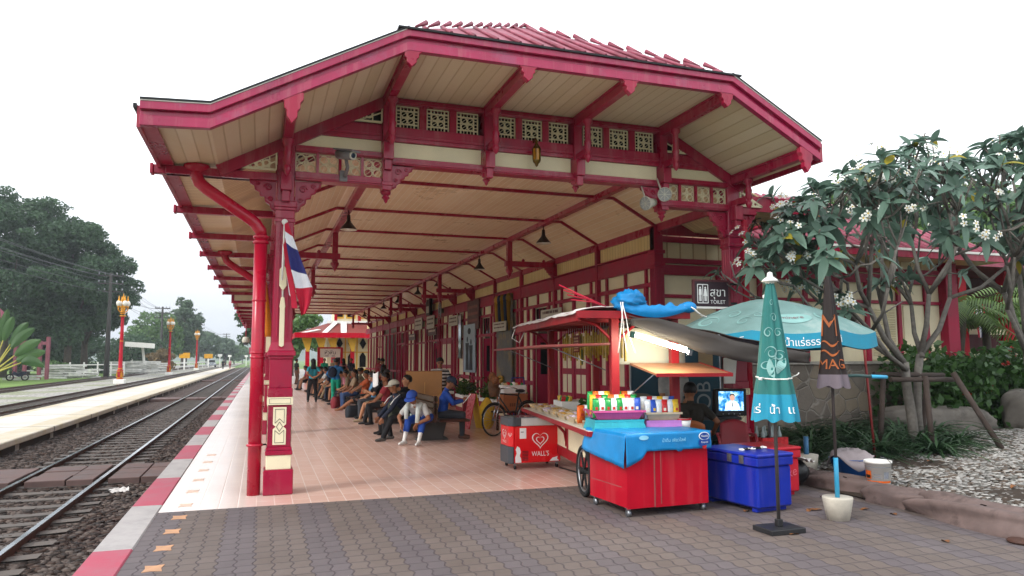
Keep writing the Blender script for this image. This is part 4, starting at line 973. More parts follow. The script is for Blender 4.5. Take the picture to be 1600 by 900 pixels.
# ------------------------------------------------ coolers
BLU=mat('blue_cooler_plastic','#142a94',.35,var=.12,coat=.1,dirt=('#10184a',2,.6,.5),streak=.08,spec=.2)
def cooler(label,loc,rz,w,d,h,m,lat,script=False):
    t=thing('cooler_box',label,'cooler',loc,rz); b=MB(); b.prism([(-w/2+.02,-d/2+.02),(w/2-.02,-d/2+.02),(w/2-.02,d/2-.02),(-w/2+.02,d/2-.02)],(0,0,.05),(1,0,0),(0,1,0),(0,0,h-.19),m); b.build('box',t,.02)
    for sy in (-1,1):
        b=MB(); b.box(-w/2+.05,w/2-.05,sy*(d/2-.12)-.04,sy*(d/2-.12)+.04,0,.052,m); b.build('foot',t,.01)
    b=MB(); b.box(-w/2,w/2,-d/2,d/2,h-.14,h-.04,m); b.box(-w/2-.005,w/2+.005,-d/2-.005,d/2+.005,h-.042,h,m); b.build('lid',t,.015)
    if lat:
        for y in (-.05,-.24):
            b=MB(); b.box(-w/2-.012,-w/2-.002,y-.035,y+.035,h-.12,h-.03,STEEL); b.box(-w/2-.02,-w/2-.012,y-.02,y+.02,h-.1,h-.05,STEEL); b.build('latch',t,.002)
    return t
ck=cooler('large blue plastic cooler box with two steel latches next to the red box cart',(5.38,7.32,0),7,.55,.95,.64,BLU,True)
b=MB()
for i in range(5): b.tube([(-.1+.07*i+.05*math.cos(k*.9+i),-.1+.06*math.sin(k*1.1+i),.644+.004*i) for k in range(8)],.008,BLACK if i%2 else WHITE,5)
b.build('rope_coil',label='thin coiled cord lying on top of the blue cooler',cat='cord'); bpy.data.objects['rope_coil'].location=(5.4,7.35,0)
ck2=cooler('red plastic cooler box half hidden behind the blue cooler',(6.08,7.86,0),4,.60,.62,.6,mat('red_cooler_plastic','#b3182a',.4,var=.15),False)
b=MB(); b.text('Coke',(.06,-.30,.22),(1,0,.25),(-.1,0,1),.16,mat('faded_script','#c8606a',.5),.002); b.build('script',ck2)
# ------------------------------------------------ seating and TV corner
ORC=mat('orange_plastic','#b4683a',.4); RPC=mat('worn_red_plastic','#8e2c34',.5,var=.25)
def pchair(label,loc,rz,m):
    t=thing('plastic_chair',label,'chair',loc,rz); b=MB()
    b.grid(lambda u,v:(-.22+.44*u,-.2+.42*v,.43-.02*math.sin(PI*u)*math.sin(PI*v)),8,8,m); b.build('seat',t,solid=.012)
    b=MB(); b.grid(lambda u,v:((-.22+.44*u)*(1-.15*v),-.21-.10*v-.05*math.sin(PI*u)*.6,.44+.38*v-.06*v*(2*u-1)**2),10,8,m); b.build('backrest',t,solid=.012)
    for x,y in ((-.2,-.2),(.2,-.2),(-.2,.2),(.2,.2)): b=MB(); b.beam((x,y,.43),(x*1.2,y*1.2,0),.04,.03,m); b.build('leg',t)
    for s in (-1,1): b=MB(); b.tube([(s*.21,-.24,.62),(s*.26,0,.64),(s*.25,.18,.6),(s*.22,.2,.43)],.018,m,6); b.build('armrest',t)
    return t
pchair('orange plastic chair carrying the man who watches television',(5.98,9.35,0),-35,ORC)
pchair('worn red plastic armchair standing behind the blue cooler',(6.3,8.75,0),150,RPC)
tt=thing('tv_table','small dark metal table holding the television','table',(6.35,8.85+.6,0),-20); b=MB(); b.box(-.4,.4,-.25,.25,.8,.84,BLACK); b.build('tabletop',tt)
for x in (-.36,.36):
    for y in (-.2,.2): b=MB(); b.beam((x,y,.8),(x*.8,y,0),.03,.03,BLACK); b.build('leg',tt)
tv=thing('television','old black tube television showing a person in white on a blue screen','television',(6.62,9.35,.845),-12); tv.scale=(.86,.86,.86)
b=MB(); b.box(-.28,.28,-.1,.02,0,.46,BLACK); b.prism([(-.26,.02),(.26,.02),(.16,.36),(-.16,.36)],(0,0,.04),(1,0,0),(0,1,0),(0,0,.36),BLACK); b.build('case',tv,.01)
def scr():
    m,t=newmat('lit_tv_picture',.3); co=t.coord(); X,Y,Z=t.xyz(co)
    n=t.noise(co,9,2); c=t.ramp(n,[(.35,lin('#0b3f8e')),(.5,lin('#2c8fd0')),(.62,lin('#bfe4f5'))])
    t.base(c); t.t.links.new(c,t.b.inputs['Emission Color']); t.b.inputs['Emission Strength'].default_value=.6; return m
b=MB(); b.grid(lambda u,v:(-.225+.45*u,-.104-.012*math.sin(PI*u)*math.sin(PI*v),.09+.33*v),10,8,scr()); b.build('screen',tv)
EW,ES,EK=emis('lit_white','#e4f0f6',.65),emis('lit_skin','#d8a58c',.5),emis('lit_dark','#1c2430',.3)
b=MB(); b.prism([(-.13,0),(.14,0),(.12,.1),(.05,.16),(-.04,.16),(-.12,.08)],(.01,-.121,.1),(1,0,0),(0,0,1),(0,.003,0),EW); b.ell((.015,-.119,.31),(.045,.006,.055),ES); b.ell((.015,-.116,.345),(.048,.006,.035),EK); b.prism([(0,0),(.02,0),(.015,.08),(.005,.08)],(0,-.123,.16),(1,0,0),(0,0,1),(0,.002,0),EK); b.build('screen_figure',tv)
b=MB()
for i in range(4): b.lathe([(0,0),(.012,0),(.012,.006),(0,.006)],(-.15+.1*i,-.101,.035),STEEL,8,axis=(0,-1,0))
b.build('knob',tv)
bn=thing('vertical_banner','dark teal cloth banner with large sideways letters behind the man at the television','banner',(7.2,11.2,0),-14)
b=MB(); b.grid(lambda u,v:(-1.1+1.6*u,.02*math.sin(u*14),.25+1.75*v),30,4,cloth('dark_teal_cloth','#24424f')); b.build('cloth',bn,solid=.01)
BLT=mat('dull_grey_print','#7b8486',.7); b=MB(); b.text('BOB',(.3,-.035,.95),(0,0,1),(-1,0,0),.36,BLT,.003); b.prism([(0,0),(.26,.02),(.26,.38),(.05,.42),(0,.3)],(.1,-.034,1.5),(1,0,0),(0,0,1),(0,.003,0),mat('tan_print','#8d7a5c',.7)); b.build('lettering',bn)
for x in (-1.1,.5): b=MB(); b.tube([(x,0.03,0),(x,.03,2.05)],.02,STEEL,8); b.build('pole',bn)
t=thing('paper_notice','sheaf of white papers pinned by the red canopy column','papers',(6.95,9.78,1.5),-10); b=MB(); b.box(-.09,.09,-.01,.01,-.2,.2,WP); b.obox((.03,-.012,.02),(.16,.004,.36),(0,6,0),WP); b.build('sheet_stack',t)
t=thing('bottle_crate','red crate of empty glass bottles behind the folded teal umbrella','crate',(6.95,8.9,.35),0); b=MB(); b.box(-.22,.22,-.16,.16,0,.22,FR2); b.box(-.2,.2,-.14,.14,.2205,.2215,DARK); b.build('crate',t,.01)
GLB=mat('pale_bottle_glass','#8d9a98',.1)
for i in range(6): b=MB(); b.lathe([(0,0),(.033,.0),(.033,.16),(.013,.22),(.013,.27),(0,.27)],(-.14+.14*(i%3),-.07+.14*(i//3),.1),GLB,10); b.build('bottle',t)
t=thing('crate_stand','low dark stool under the red bottle crate','stool',(6.95,8.9,0)); b=MB(); b.box(-.2,.2,-.15,.15,.31,.35,BLACK); b.build('top',t)
for x in (-.17,.17):
    for y in (-.12,.12): b=MB(); b.box(x-.015,x+.015,y-.015,y+.015,0,.31,BLACK); b.build('leg',t)
# ------------------------------------------------ umbrellas
def umat(name,c1,c2,zs,rough=.7):
    return mat(name,c1,rough,var=.14,scale=3,bump=.1,bscale=50)
UT=mat('teal_umbrella_cloth','#2a6c68',.7,var=.2,scale=3,bump=.1); UB=mat('cyan_umbrella_band','#2388a4',.7,var=.15,scale=4); UG=mat('grey_teal_cloth','#6f8f8c',.7,var=.2,scale=2,dirt=('#9aa5a2',2,.55,.5)); UK=mat('black_umbrella_cloth','#241c1b',.7,var=.3); UGY=mat('mauve_grey_cloth','#6a6067',.8,var=.1)
def folded(t,z0,z1,zt,rb,rt,mt,mb,zb,nf=8,lean=0,seed=1):
    """closed umbrella: fluted skirt; zt tie height; returns surface function"""
    q=random.Random(seed); ph=[q.uniform(-.25,.25) for _ in range(nf)]
    def S(a,z):
        v=(z1-z)/(z1-z0); vt=(z1-zt)/(z1-z0)
        r=.025+(rt-.025)*min(1,v/vt)**.8 if v<vt else rt+(rb-rt)*((v-vt)/(1-vt))**.75
        k=math.cos(nf*a+1.5*math.sin(a)); r*=1+(.13+.1*max(0,v-vt))*k
        return (r*math.cos(a)+lean*v,r*math.sin(a),z)
    def lay(za,zb_,nz,m,scal=0):
        b=MB(); b.grid(lambda u,v:S(2*PI*u,za+(zb_-za)*v-(scal*(1-v)*(.5+.5*math.cos(nf*2*PI*u)))),nf*10,nz,m,True,True); return b
    lay(zb,z1,16,mt).build('canopy',t); lay(z0,zb,5,mb,.03).build('canopy_hem',t)
    return S
def pole(t,z1,m,r=.018,z0=0):
    b=MB(); b.tube([(0,0,z0),(0,0,z1)],r,m,10); b.build('pole',t)
um=thing('folded_umbrella','folded teal market umbrella tied with white string on a black flat base','umbrella',(4.87,6.12,0),0)
b=MB(); b.box(-.2,.2,-.15,.15,0,.05,mat('black_iron','#232325',.55,var=.2)); b.box(-.03,.03,-.03,.03,.05,.12,MATS['black_iron']); b.build('base_plate',um,.006)
pole(um,2.5,mat('grey_pole','#5a5552',.4,metal=.5),.018)
S=folded(um,1.10,2.5,1.5,.205,.15,UT,UB,1.34,8,seed=2)
b=MB(); b.lathe([(0,.1),(.025,.09),(.03,.05),(.07,.02),(.085,0),(.05,-.005),(.03,-.03)],(0,0,2.47),WHITE,14); b.build('finial',um)
b=MB(); P=[Vector(S(2*PI*k/40,1.5))*1.0 for k in range(41)]; P=[Vector((p.x*1.03,p.y*1.03,p.z+.012*math.sin(k/6))) for k,p in enumerate(P)]; b.tube(P,.008,WHITE,5,False); b.tube([(-.16,-.05,1.5),(-.23,-.1,1.5),(-.26,-.11,1.49),(-.22,-.1,1.485)],.01,WHITE,5); b.tube([(.15,-.06,1.5),(.21,-.1,1.53),(.23,-.1,1.55)],.006,WHITE,5); b.build('tie',um)
def onS(Sf,a0,z0,ra):
    def fn(a,bb,d):
        p=Vector(Sf(a0+a/ra,z0+bb)); c=Vector((p.x,p.y,0)); return p+c.normalized()*(d+.006)
    return fn
vang=math.atan2(-6.12,-4.87)
b=MB()
for da,tx in ((-.9,'แร่'),(0,'น้ำ'),(.9,'แร่')): b=MB(); b.text(tx,(0,0,0),(1,0,0),(0,0,1),.11,WP,.004,fn=onS(S,vang+da,1.16,.22)); b.build('lettering',um)
SW=mat('pale_swirl_print','#7fa8a4',.7)
def swirl(b,fn,x,y,s,turns,flip=1):
    pts=[]
    for k in range(22):
        t=k/21; r=s*(1-t*.75); a=turns*2*PI*t; pts.append((x+flip*r*math.cos(a),y+r*math.sin(a)))
    V=[];
    for k,p in enumerate(pts):
        q=pts[min(k+1,21)]; o=pts[max(k-1,0)]; dx,dy=q[0]-o[0],q[1]-o[1]; l=math.hypot(dx,dy)+1e-9; wd=s*.10*math.sin(PI*(k+.5)/22)
        V+= [fn(p[0]-dy/l*wd,p[1]+dx/l*wd,.002),fn(p[0]+dy/l*wd,p[1]-dx/l*wd,.002)]
    b.add(V,[(2*k,2*k+1,2*k+3,2*k+2) for k in range(21)],m_sw)
m_sw=SW
b=MB()
for da,z,s,fl in ((-.35,1.95,.06,1),(.25,2.1,.05,-1),(-.1,1.75,.07,-1),(.5,1.72,.06,1),(.1,2.25,.035,1),(-.5,1.62,.05,1),(.55,1.95,.05,1)): swirl(b,onS(S,vang+da,z,.13),0,0,s,1.3,fl)
def leafdec(b,fn,x,y,s,ang):
    n=10; V=[]
    for k in range(n+1):
        t=k/n; w_=s*.22*math.sin(PI*t)**.8; cx=x+s*t*math.cos(ang)-.1*s*math.sin(PI*t)*math.sin(ang); cy=y+s*t*math.sin(ang)
        V+=[fn(cx-w_*math.sin(ang),cy+w_*math.cos(ang),.002),fn(cx+w_*math.sin(ang),cy-w_*math.cos(ang),.002)]
    b.add(V,[(2*k,2*k+1,2*k+3,2*k+2) for k in range(n)],SW)
for da,z,an in ((-.25,1.52,1.2),(0.05,1.5,1.8),(.2,1.54,.9)): leafdec(b,onS(S,vang+da,z,.16),0,0,.2,an)
b.build('leaf_print',um)
dk=thing('folded_umbrella','folded black umbrella with flame coloured letters standing in a concrete bucket','umbrella',(5.82,6.36,0),0)
b=MB(); b.lathe([(0,0),(.115,0),(.155,.22),(.15,.235),(0,.225)],(0,0,0),mat('white_concrete','#bdb6a8',.85,var=.2,scale=6,bump=.3),20); b.build('concrete_base',dk)
pole(dk,2.55,mat('brown_pole','#3a3230',.5),.016); b=MB(); b.tube([(0,0,.2),(0,0,.64)],.024,mat('pale_blue_pipe','#3aa0c8',.4),10); b.build('sleeve',dk)
S2=folded(dk,1.40,2.58,1.62,.155,.115,UK,UGY,1.52,6,seed=4)
FL=mat('flame_orange_print','#9c5428',.6,var=.3,scale=20)
va=math.atan2(-6.36,-5.82); b=MB()
b.text('MAG',(0,0,0),(1,0,0),(0,0,1),.15,FL,.004,fn=onS(S2,va+.1,1.58,.13)); b.text('M',(0,0,0),(1,0,0),(0,0,1),.34,FL,.004,fn=onS(S2,va-.1,1.93,.12))
for z in (1.74,1.84): 
    fn=onS(S2,va,z,.12); V=[]
    for k in range(15): x=-.13+.26*k/14; V+=[fn(x,.03*math.sin(k*.6),.003),fn(x,.03*math.sin(k*.6)+.022*math.sin(PI*k/14)+.003,.003)]
    b.add(V,[(2*k,2*k+1,2*k+3,2*k+2) for k in range(14)],FL)
b.build('lettering',dk)
b=MB(); b.tube([(.1,-.02,1.5),(.3,-.03,1.505),(.55,-.03,1.49)],.018,mat('dark_green_pipe','#2c4a48',.4),8); b.tube([(.5,-.03,1.493),(.72,-.03,1.485)],.02,MATS['pale_blue_pipe'],8); b.build('tilt_rod',dk)
ou=thing('open_umbrella','open teal parasol with white swirls and a cyan lettered valance over the television corner','umbrella',(6.9,8.8,0),0)
def US(a,rho):
    k=abs(math.sin(4*a)); r=1.42*rho*(1-.05*k*rho); z=2.55-.50*rho**1.6-.05*rho*k; return (r*math.cos(a),r*math.sin(a),z)
b=MB(); b.grid(lambda u,v:US(2*PI*u,.001+v*.999),96,12,UG,True,True); b.build('canopy',ou)
def UV(a,v): x,y,z=US(a,1); return (x*(1+.015*v),y*(1+.015*v),z-.19*v)
b=MB(); b.grid(lambda u,v:UV(2*PI*u,v),96,3,UB,True,True); b.build('valance',ou)
for k in range(8):
    a=PI/8+k*PI/4; b=MB(); p=[Vector(US(a,r_))-Vector((0,0,.02)) for r_ in (.02,.4,.7,1)]; b.tube(p,.008,STEEL,5); b.tube([(0,0,1.95),Vector(US(a,.55))-Vector((0,0,.02))],.007,STEEL,5); b.build('rib',ou)
pole(ou,2.6,STEEL,.02); b=MB(); b.lathe([(0,0),(.25,0),(.25,.06),(.05,.08),(.04,.3),(0,.3)],(0,0,0),CONC,18); b.build('base',ou)
b=MB(); b.lathe([(0,.06),(.03,.04),(.03,0)],(0,0,2.56),WHITE,10); b.build('finial',ou)
def onV(a0): 
    def fn(a,bb,d): x,y,z=UV(a0+a/1.42,1-(bb+.035)/.19); k=1+(d+.004)/1.42; return Vector((x*k,y*k,z))
    return fn
vu=math.atan2(-8.8,-6.9); b=MB(); b.text('น้ำแร่ธรรมชาติ',(0,0,0),(1,0,0),(0,0,1),.13,WP,.003,fn=onV(vu+.42)); b.text('น้ำแร่ธรรมชาติ',(0,0,0),(1,0,0),(0,0,1),.13,WP,.003,fn=onV(vu-.45)); b.build('lettering',ou)
def onU(a0,r0):
    def fn(a,bb,d): p=Vector(US(a0+a/(1.42*r0),r0-bb/1.42)); return p+Vector((0,0,.006+d))
    return fn
b=MB()
for da,r_,s,fl in ((-.75,.8,.17,1),(-.5,.62,.13,-1),(-.25,.8,.12,1),(-.95,.6,.12,-1),(.75,.75,.15,1),(.1,.5,.1,1),(-.1,.7,.09,-1)): swirl(b,onU(vu+da,r_),0,0,s,1.2,fl)
fn=onU(vu+.33,.74); n=24; V=[fn(0,0,.003)]+[fn(.26*math.cos(2*PI*k/n),.13*math.sin(2*PI*k/n),.003) for k in range(n)]; b.add(V,[(0,1+k,1+(k+1)%n) for k in range(n)],SW); b.build('leaf_print',ou)
b=MB(); b.text('minere',(0,0,0),(1,0,0),(0,0,1),.11,mat('dull_rose_print','#7d5c62',.6),.004,fn=lambda a,bb,d:onU(vu+.33,.74)(a,bb-.03,d+.006)); b.build('badge_lettering',ou)
# ------------------------------------------------ buckets
t=thing('paint_bucket','white plastic paint bucket with an orange and grey label on the garden edge','bucket',(7.45,7.42,.1)); b=MB(); b.lathe([(0,0),(.135,0),(.155,.27),(.165,.27),(.165,.3),(.155,.3),(.15,.285),(.12,.02),(0,.02)],(0,0,0),WHITE,22); b.build('pail',t)
vb=math.atan2(-7.4,-7.4)
def cylf(r0,r1,h,a0): 
    return lambda a,bb,d:(math.cos(a0+a/r0)*(r0+(r1-r0)*bb/h+d+.001),math.sin(a0+a/r0)*(r0+(r1-r0)*bb/h+d+.001),bb)
b=MB(); cf=cylf(.135,.155,.27,vb)
def pt(x0,x1,z0,z1,m,d=.001): b.grid(lambda u,v:cf(x0+u*(x1-x0),z0+v*(z1-z0),d),10,2,m)
pt(-.17,.17,.035,.06,FO); pt(-.17,-.08,.08,.18,FO); pt(-.16,-.09,.09,.13,BLACK,.002); pt(.06,.12,.09,.17,mat('grey_print','#7d8088',.6)); pt(-.05,.03,.1,.11,MATS['grey_print']); pt(-.05,.02,.13,.14,MATS['grey_print']); pt(-.2,.2,.225,.232,MATS['grey_print'])
b.build('label_print',t); b=MB(); b.tube([(.165*math.cos(vb+1.2+k*.2),.165*math.sin(vb+1.2+k*.2)-.0,.27-.09*math.sin(k/3.3)) for k in range(-5,9)],.004,STEEL,5); b.build('handle',t)
t=thing('blue_basin','blue plastic basin covered by a grey cloth beside the white bucket','basin',(7.75,8.2,.1)); b=MB(); b.lathe([(0,0),(.2,0),(.27,.22),(.28,.22),(.26,.2)],(0,0,0),mat('basin_blue','#1f5aa8',.4),20); b.build('basin',t)
t=thing('grey_rag','crumpled grey cloth thrown over the blue basin','cloth',(7.75,8.2,.1)); b=MB()
def rag(u,v):
    a=2*PI*u; r_=.30*v; z=.34-.07*v*v-(max(0,v-.75)*(.7+.7*math.sin(3*a+1)))*.55+.03*n4(u*3,v*4); return (r_*math.cos(a)*(1.05),r_*math.sin(a),z)
b.grid(rag,36,14,cloth('grey_rag_cloth','#9a8f90')); b.build('cloth',t,solid=.008)
t=thing('concrete_pot','pale concrete pot with a cut blue pipe standing behind the grey cloth','pot',(7.4,8.65,.08)); b=MB(); b.lathe([(0,0),(.13,0),(.16,.25),(0,.25)],(0,0,0),MATS['white_concrete'],16); b.build('pot',t); b=MB(); b.tube([(0,0,.2),(0,0,.5)],.035,mat('dusty_blue_pipe','#3a6a90',.5),10); b.build('pipe',t)
t=thing('black_bin_bag','black rubbish bag slumped beside the red cooler','bag',(6.75,8.2,0)); b=MB(); b.grid(lambda u,v:((.24*math.cos(2*PI*u)*(math.sin(PI*(v*.85+.12)))*(1+.15*n1(u*3,v*3))),.22*math.sin(2*PI*u)*math.sin(PI*(v*.85+.12))*(1+.15*n2(u*3,v*3)),.42*v),24,12,BLACK,True,True); b.build('sack',t)
t=thing('white_sheet_scrap','crumpled white plastic sheet lying across the black rubbish bag','sheet',(6.72,8.1,.4)); b=MB(); b.grid(lambda u,v:(-.28+.5*u,-.15+.3*v,.03+.05*n3(u*2,v*2)-.1*u*u),16,10,TARPW); b.build('sheet',t,solid=.006)
t=thing('drain_lid','round rusty lid lying on the paving by the rough stone kerb','lid',(6.66,5.0,0.004)); b=MB(); b.lathe([(0,0),(.11,0),(.125,.015),(.11,.03),(.05,.04),(0,.04)],(0,0,0),RUST,20); b.build('disc',t)
# ================================================================ hung fittings on the gable
IVORY=mat('ivory_plastic','#b9b4a6',.45,var=.12); BRASS=mat('aged_brass','#6b5526',.35,metal=.8,var=.3)
t=thing('security_camera','grey bullet security camera on a short arm at the left end of the gable beam','camera',(.98,9.55,4.36))
d=Vector((.55,-.8,-.22)).normalized(); b=MB(); b.tube([-d*.15,d*.13],[.062,.062],mat('camera_grey','#6f6a6c',.4),14); b.beam(-d*.17+Vector((0,0,.06)),d*.2+Vector((0,0,.06)),.15,.02,MATS['camera_grey']); b.build('housing',t)
b=MB(); b.tube([d*.13,d*.15],[.055,.055],IVORY,16); b.build('bezel',t); b=MB(); b.tube([d*.15,d*.158],[.035,.03],mat('lens_glass','#18243c',.08),14); b.build('lens',t)
b=MB(); b.tube([(0,0,-.05),(.03,.05,-.15),(.02,.2,-.22),(.0,.28,-.22)],.025,MATS['camera_grey'],8); b.obox((0,.26,-.22),(.1,.05,.14),(0,0,0),MATS['camera_grey']); b.build('arm',t)
t=thing('wall_lantern','small antique brass lantern with amber glass hung on the middle of the gable beam','lantern',(3.72,9.72,4.62))
b=MB(); b.lathe([(0,-.15),(.02,-.13),(.03,-.1),(.05,-.08),(.06,-.06),(.06,-.05)],(0,0,0),BRASS,10); b.lathe([(.065,.12),(.04,.17),(.02,.2),(.03,.23),(0,.27)],(0,0,0),BRASS,10)
for k in range(6): a=k*PI/3; b.tube([(.058*math.cos(a),.058*math.sin(a),-.05),(.062*math.cos(a),.062*math.sin(a),.12)],.006,BRASS,5)
b.tube([(0,0,.25),(0,.05,.3),(0,.13,.25)],.012,BRASS,6); b.build('body',t); b=MB(); b.lathe([(.05,-.05),(.054,.12)],(0,0,0),mat('amber_glass','#b0781c',.15),12); b.build('glass',t)
def horn(label,loc,d,m):
    t=thing('loudspeaker',label,'speaker',loc); d=Vector(d).normalized(); b=MB(); b.lathe([(0,-.16),(.06,-.15),(.075,-.05),(.105,.05),(.11,.07),(.1,.075)],(0,0,0),m,18,axis=d); b.build('horn',t)
    b=MB(); b.lathe([(0,.062),(.098,.062)],(0,0,0),mat('speaker_mesh','#8f8f8c',.5,var=.2,scale=60),18,axis=d)
    x,y,_=frame((0,0,0),d)
    for k in range(4): a=k*PI/4; u=x*math.cos(a)+y*math.sin(a); b.beam(d*.067-u*.098,d*.067+u*.098,.006,.006,m)
    b.build('grille',t); b=MB(); b.tube([(0,0,0),(0,.1,.12),(0,.2,.3)],.014,m,6); b.build('bracket',t)
horn('round grey loudspeaker facing the camera at the right end of the gable beam',(5.75,9.6,4.18),(-.35,-.9,-.15),IVORY)
horn('pale grey loudspeaker facing left under the right end of the gable',(5.52,9.68,4.05),(-.85,-.35,-.2),IVORY)
# bell lamps
SHD=mat('dark_enamel','#2b2624',.35,var=.2); INR=mat('lamp_inner_white','#d9d2c4',.4)
bl=None
for (x,y) in ((1.62,15.0),(6.05,15.4),(6.05,20.6),(6.05,25.9),(6.05,29.6),(6.05,38.5),(1.62,31.0),(6.05,46),(6.05,34.2)):
    if bl is None:
        bl=thing('bell_lamp','dark bell shaped lamp hanging from the left ceiling beam near the flag','lamp',(x,y,4.42),0,'bell lamps under the canopy')
        b=MB(); b.lathe([(.012,.32),(.012,.22),(.035,.21),(.04,.1),(.055,.06),(.1,.0),(.15,-.06),(.175,-.10)],(0,0,0),SHD,18); b.build('shade',bl); b=MB(); b.lathe([(.17,-.098),(.14,-.06),(.08,-.0),(0,.02)],(0,0,0),INR,18); b.ell((0,0,-.05),(.05,.05,.06),mat('opal_bulb','#d8d6d0',.2),10,8); b.build('reflector',bl)
    else:
        lb={(6.05,15.4):'dark bell shaped lamp on the right ceiling beam, nearest the viewer',(6.05,20.6):'dark bell shaped lamp on the right beam, second from the viewer',(1.62,31.0):'far dark bell lamp on the left ceiling beam'}.get((x,y),'small dark bell lamp farther back along the right ceiling beam')
        dup(bl,(x,y,4.42),0,lb)
t=thing('dome_camera','pale hanging dome camera on a thin rod below the far eave','camera',(-.75,40,2.55)); b=MB(); b.tube([(0,0,1.1),(0,0,.28)],.03,RED,6); b.build('rod',t); b=MB(); b.lathe([(.0,.3),(.14,.27),(.2,.1),(.17,0)],(0,0,0),IVORY,14); b.build('housing',t); b=MB(); b.lathe([(.16,0),(.1,-.1),(0,-.14)],(0,0,0),GREYP,14); b.build('dome',t)
# flag and ornaments on the near column
FB_,FR_,FW_=cloth('flag_blue','#2b2c66'),cloth('flag_red','#b01c36'),cloth('flag_white','#d8d8de')
fl=thing('national_flag','red white and blue striped flag drooping from the near canopy column','flag',(.25,9.72,2.3))
b=MB(); ctrl=[(0,(-.01,1.12),(.03,1.15)),(.15,(.0,.96),(.10,.95)),(.4,(.06,.62),(.2,.68)),(.62,(.13,.36),(.30,.43)),(.78,(.16,.20),(.36,.30)),(.9,(.20,.08),(.33,.10)),(1,(.22,-.05),(.28,-.02))]
def fp(s,v):
    for (s0,a0,c0),(s1,a1,c1) in zip(ctrl,ctrl[1:]):
        if s<=s1+1e-6:
            k=(s-s0)/(s1-s0); l=(a0[0]+(a1[0]-a0[0])*k,a0[1]+(a1[1]-a0[1])*k); r_=(c0[0]+(c1[0]-c0[0])*k,c0[1]+(c1[1]-c0[1])*k); break
    return (l[0]+(r_[0]-l[0])*v,-.05-.05*math.sin(v*7+s*3)*s-.02*s,l[1]+(r_[1]-l[1])*v)
edges=[0,.14,.3,.58,.76,1.0]; cols=[FR_,FW_,FB_,FW_,FR_]
for i in range(5):
    def sf(u,v,i=i):
        s=edges[i]+(edges[i+1]-edges[i])*v; q=s-.22*(1-u)*s*(1-s)*2+.0; return fp(min(1,max(0,q)),u)
    b.grid(sf,14,10,cols[i])
def sf2(u,v): p=fp(.15+.6*v,0); return (p[0]-.03+.07*u-.02*v,p[1]+.03,p[2]-.28*v*.6-.02)
b.grid(sf2,6,10,FR_); b.grid(lambda u,v:(.0+.07*v+.03*u,-.0,.72-.5*v-.04*u),4,8,FW_); b.build('cloth',fl)
b=MB(); b.tube([(-.02,0,.4),(-.01,-.03,1.16)],.012,WHITE,8); b.build('staff',fl)
orn=thing('column_ornament','cream wooden flag holder with arrow plates fixed to the front of the near column','ornament',(.245,9.83,1.85))
b=MB(); b.prism([(0,0),(.03,.02),(.03,.5),(.035,.52),(.02,.64),(-.02,.64),(-.035,.52),(-.03,.5),(-.03,.02)],(0,-.012,0),(1,0,0),(0,0,1),(0,-.03,0),CREAM); b.build('lower_plate',orn,.004)
b=MB(); b.prism([(0,.72),(.045,.79),(.045,1.0),(0,1.06),(-.045,1.0),(-.045,.79)],(0,-.012,0),(1,0,0),(0,0,1),(0,-.03,0),CREAM); b.build('upper_plate',orn,.004); b=MB(); b.tube([(0,-.02,.6),(0,-.02,1.62)],.012,WHITE,8); b.lathe([(0,0),(.04,.01),(.04,.03),(0,.05)],(0,-.02,1.62),WHITE,8,axis=(0,-1,0)); b.build('rod',orn)
t=thing('orange_pennant','narrow orange pennant hanging on the second canopy column behind the pipe','pennant',(.05,17.45,2.2)); b=MB(); b.grid(lambda u,v:(-.02+.2*u*(1-.85*v)+.02,-.03*math.sin(u*4),1.25*v),6,12,cloth('orange_cloth','#c9741c')); b.build('cloth',t,solid=.006); b=MB(); b.prism([(.05,-.35),(.15,-.35),(.15,0),(.05,0)],(0,-.04,0),(1,0,0),(0,0,1),(0,.03,0),CREAM); b.build('plate',t)
# ================================================================ signs and boards on the long wall
SGR=mat('dark_red_sign','#4a1a1c',.45); SGT=mat('pale_sign_print','#c9b9a4',.6); SGW=mat('dull_white_sign','#b9b2a4',.5)
t=thing('toilet_sign','dark brown hanging sign with two white figures reading TOILET in Thai and English','sign',(6.65,9.76,2.48),-3); t.scale=(.9,1,.9); b=MB(); b.box(.34,.5,-.015,.015,.40,.44,BLACK); b.box(.34,.5,-.015,.015,.06,.10,BLACK); b.build('bracket',t)
b=MB(); b.box(-.33,.33,-.02,.02,0,.46,mat('sign_dark_brown','#33222a',.4)); b.build('board',t,.004); b=MB()
for a in (((-.36,0.0),(.36,0.0)),((-.36,.47),(.36,.47)),((-.345,0),(-.345,.47)),((.345,0),(.345,.47))):
    b.beam((a[0][0],0,a[0][1]),(a[1][0],0,a[1][1]),.05,.035,mat('sign_wood_frame','#5a2c30',.5) if a[0][1] or a[1][1] else MATS.get('sign_wood_frame') or WHITE)
b.build('sign_frame',t); b=MB()
b.text('สุขา',(.11,-.022,.2),(1,0,0),(0,0,1),.21,WP); b.text('TOILET',(.11,-.022,.07),(1,0,0),(0,0,1),.09,WP); b.build('lettering',t)
b=MB()
for p,q in (((-.28,.08),(-.08,.08)),((-.28,.40),(-.08,.40)),((-.28,.08),(-.28,.40)),((-.08,.08),(-.08,.40)),((-.18,.08),(-.18,.40))): b.beam((p[0],-.023,p[1]),(q[0],-.023,q[1]),.004,.014,WP,up=(0,0,1) if p[1]==q[1] else (1,0,0))
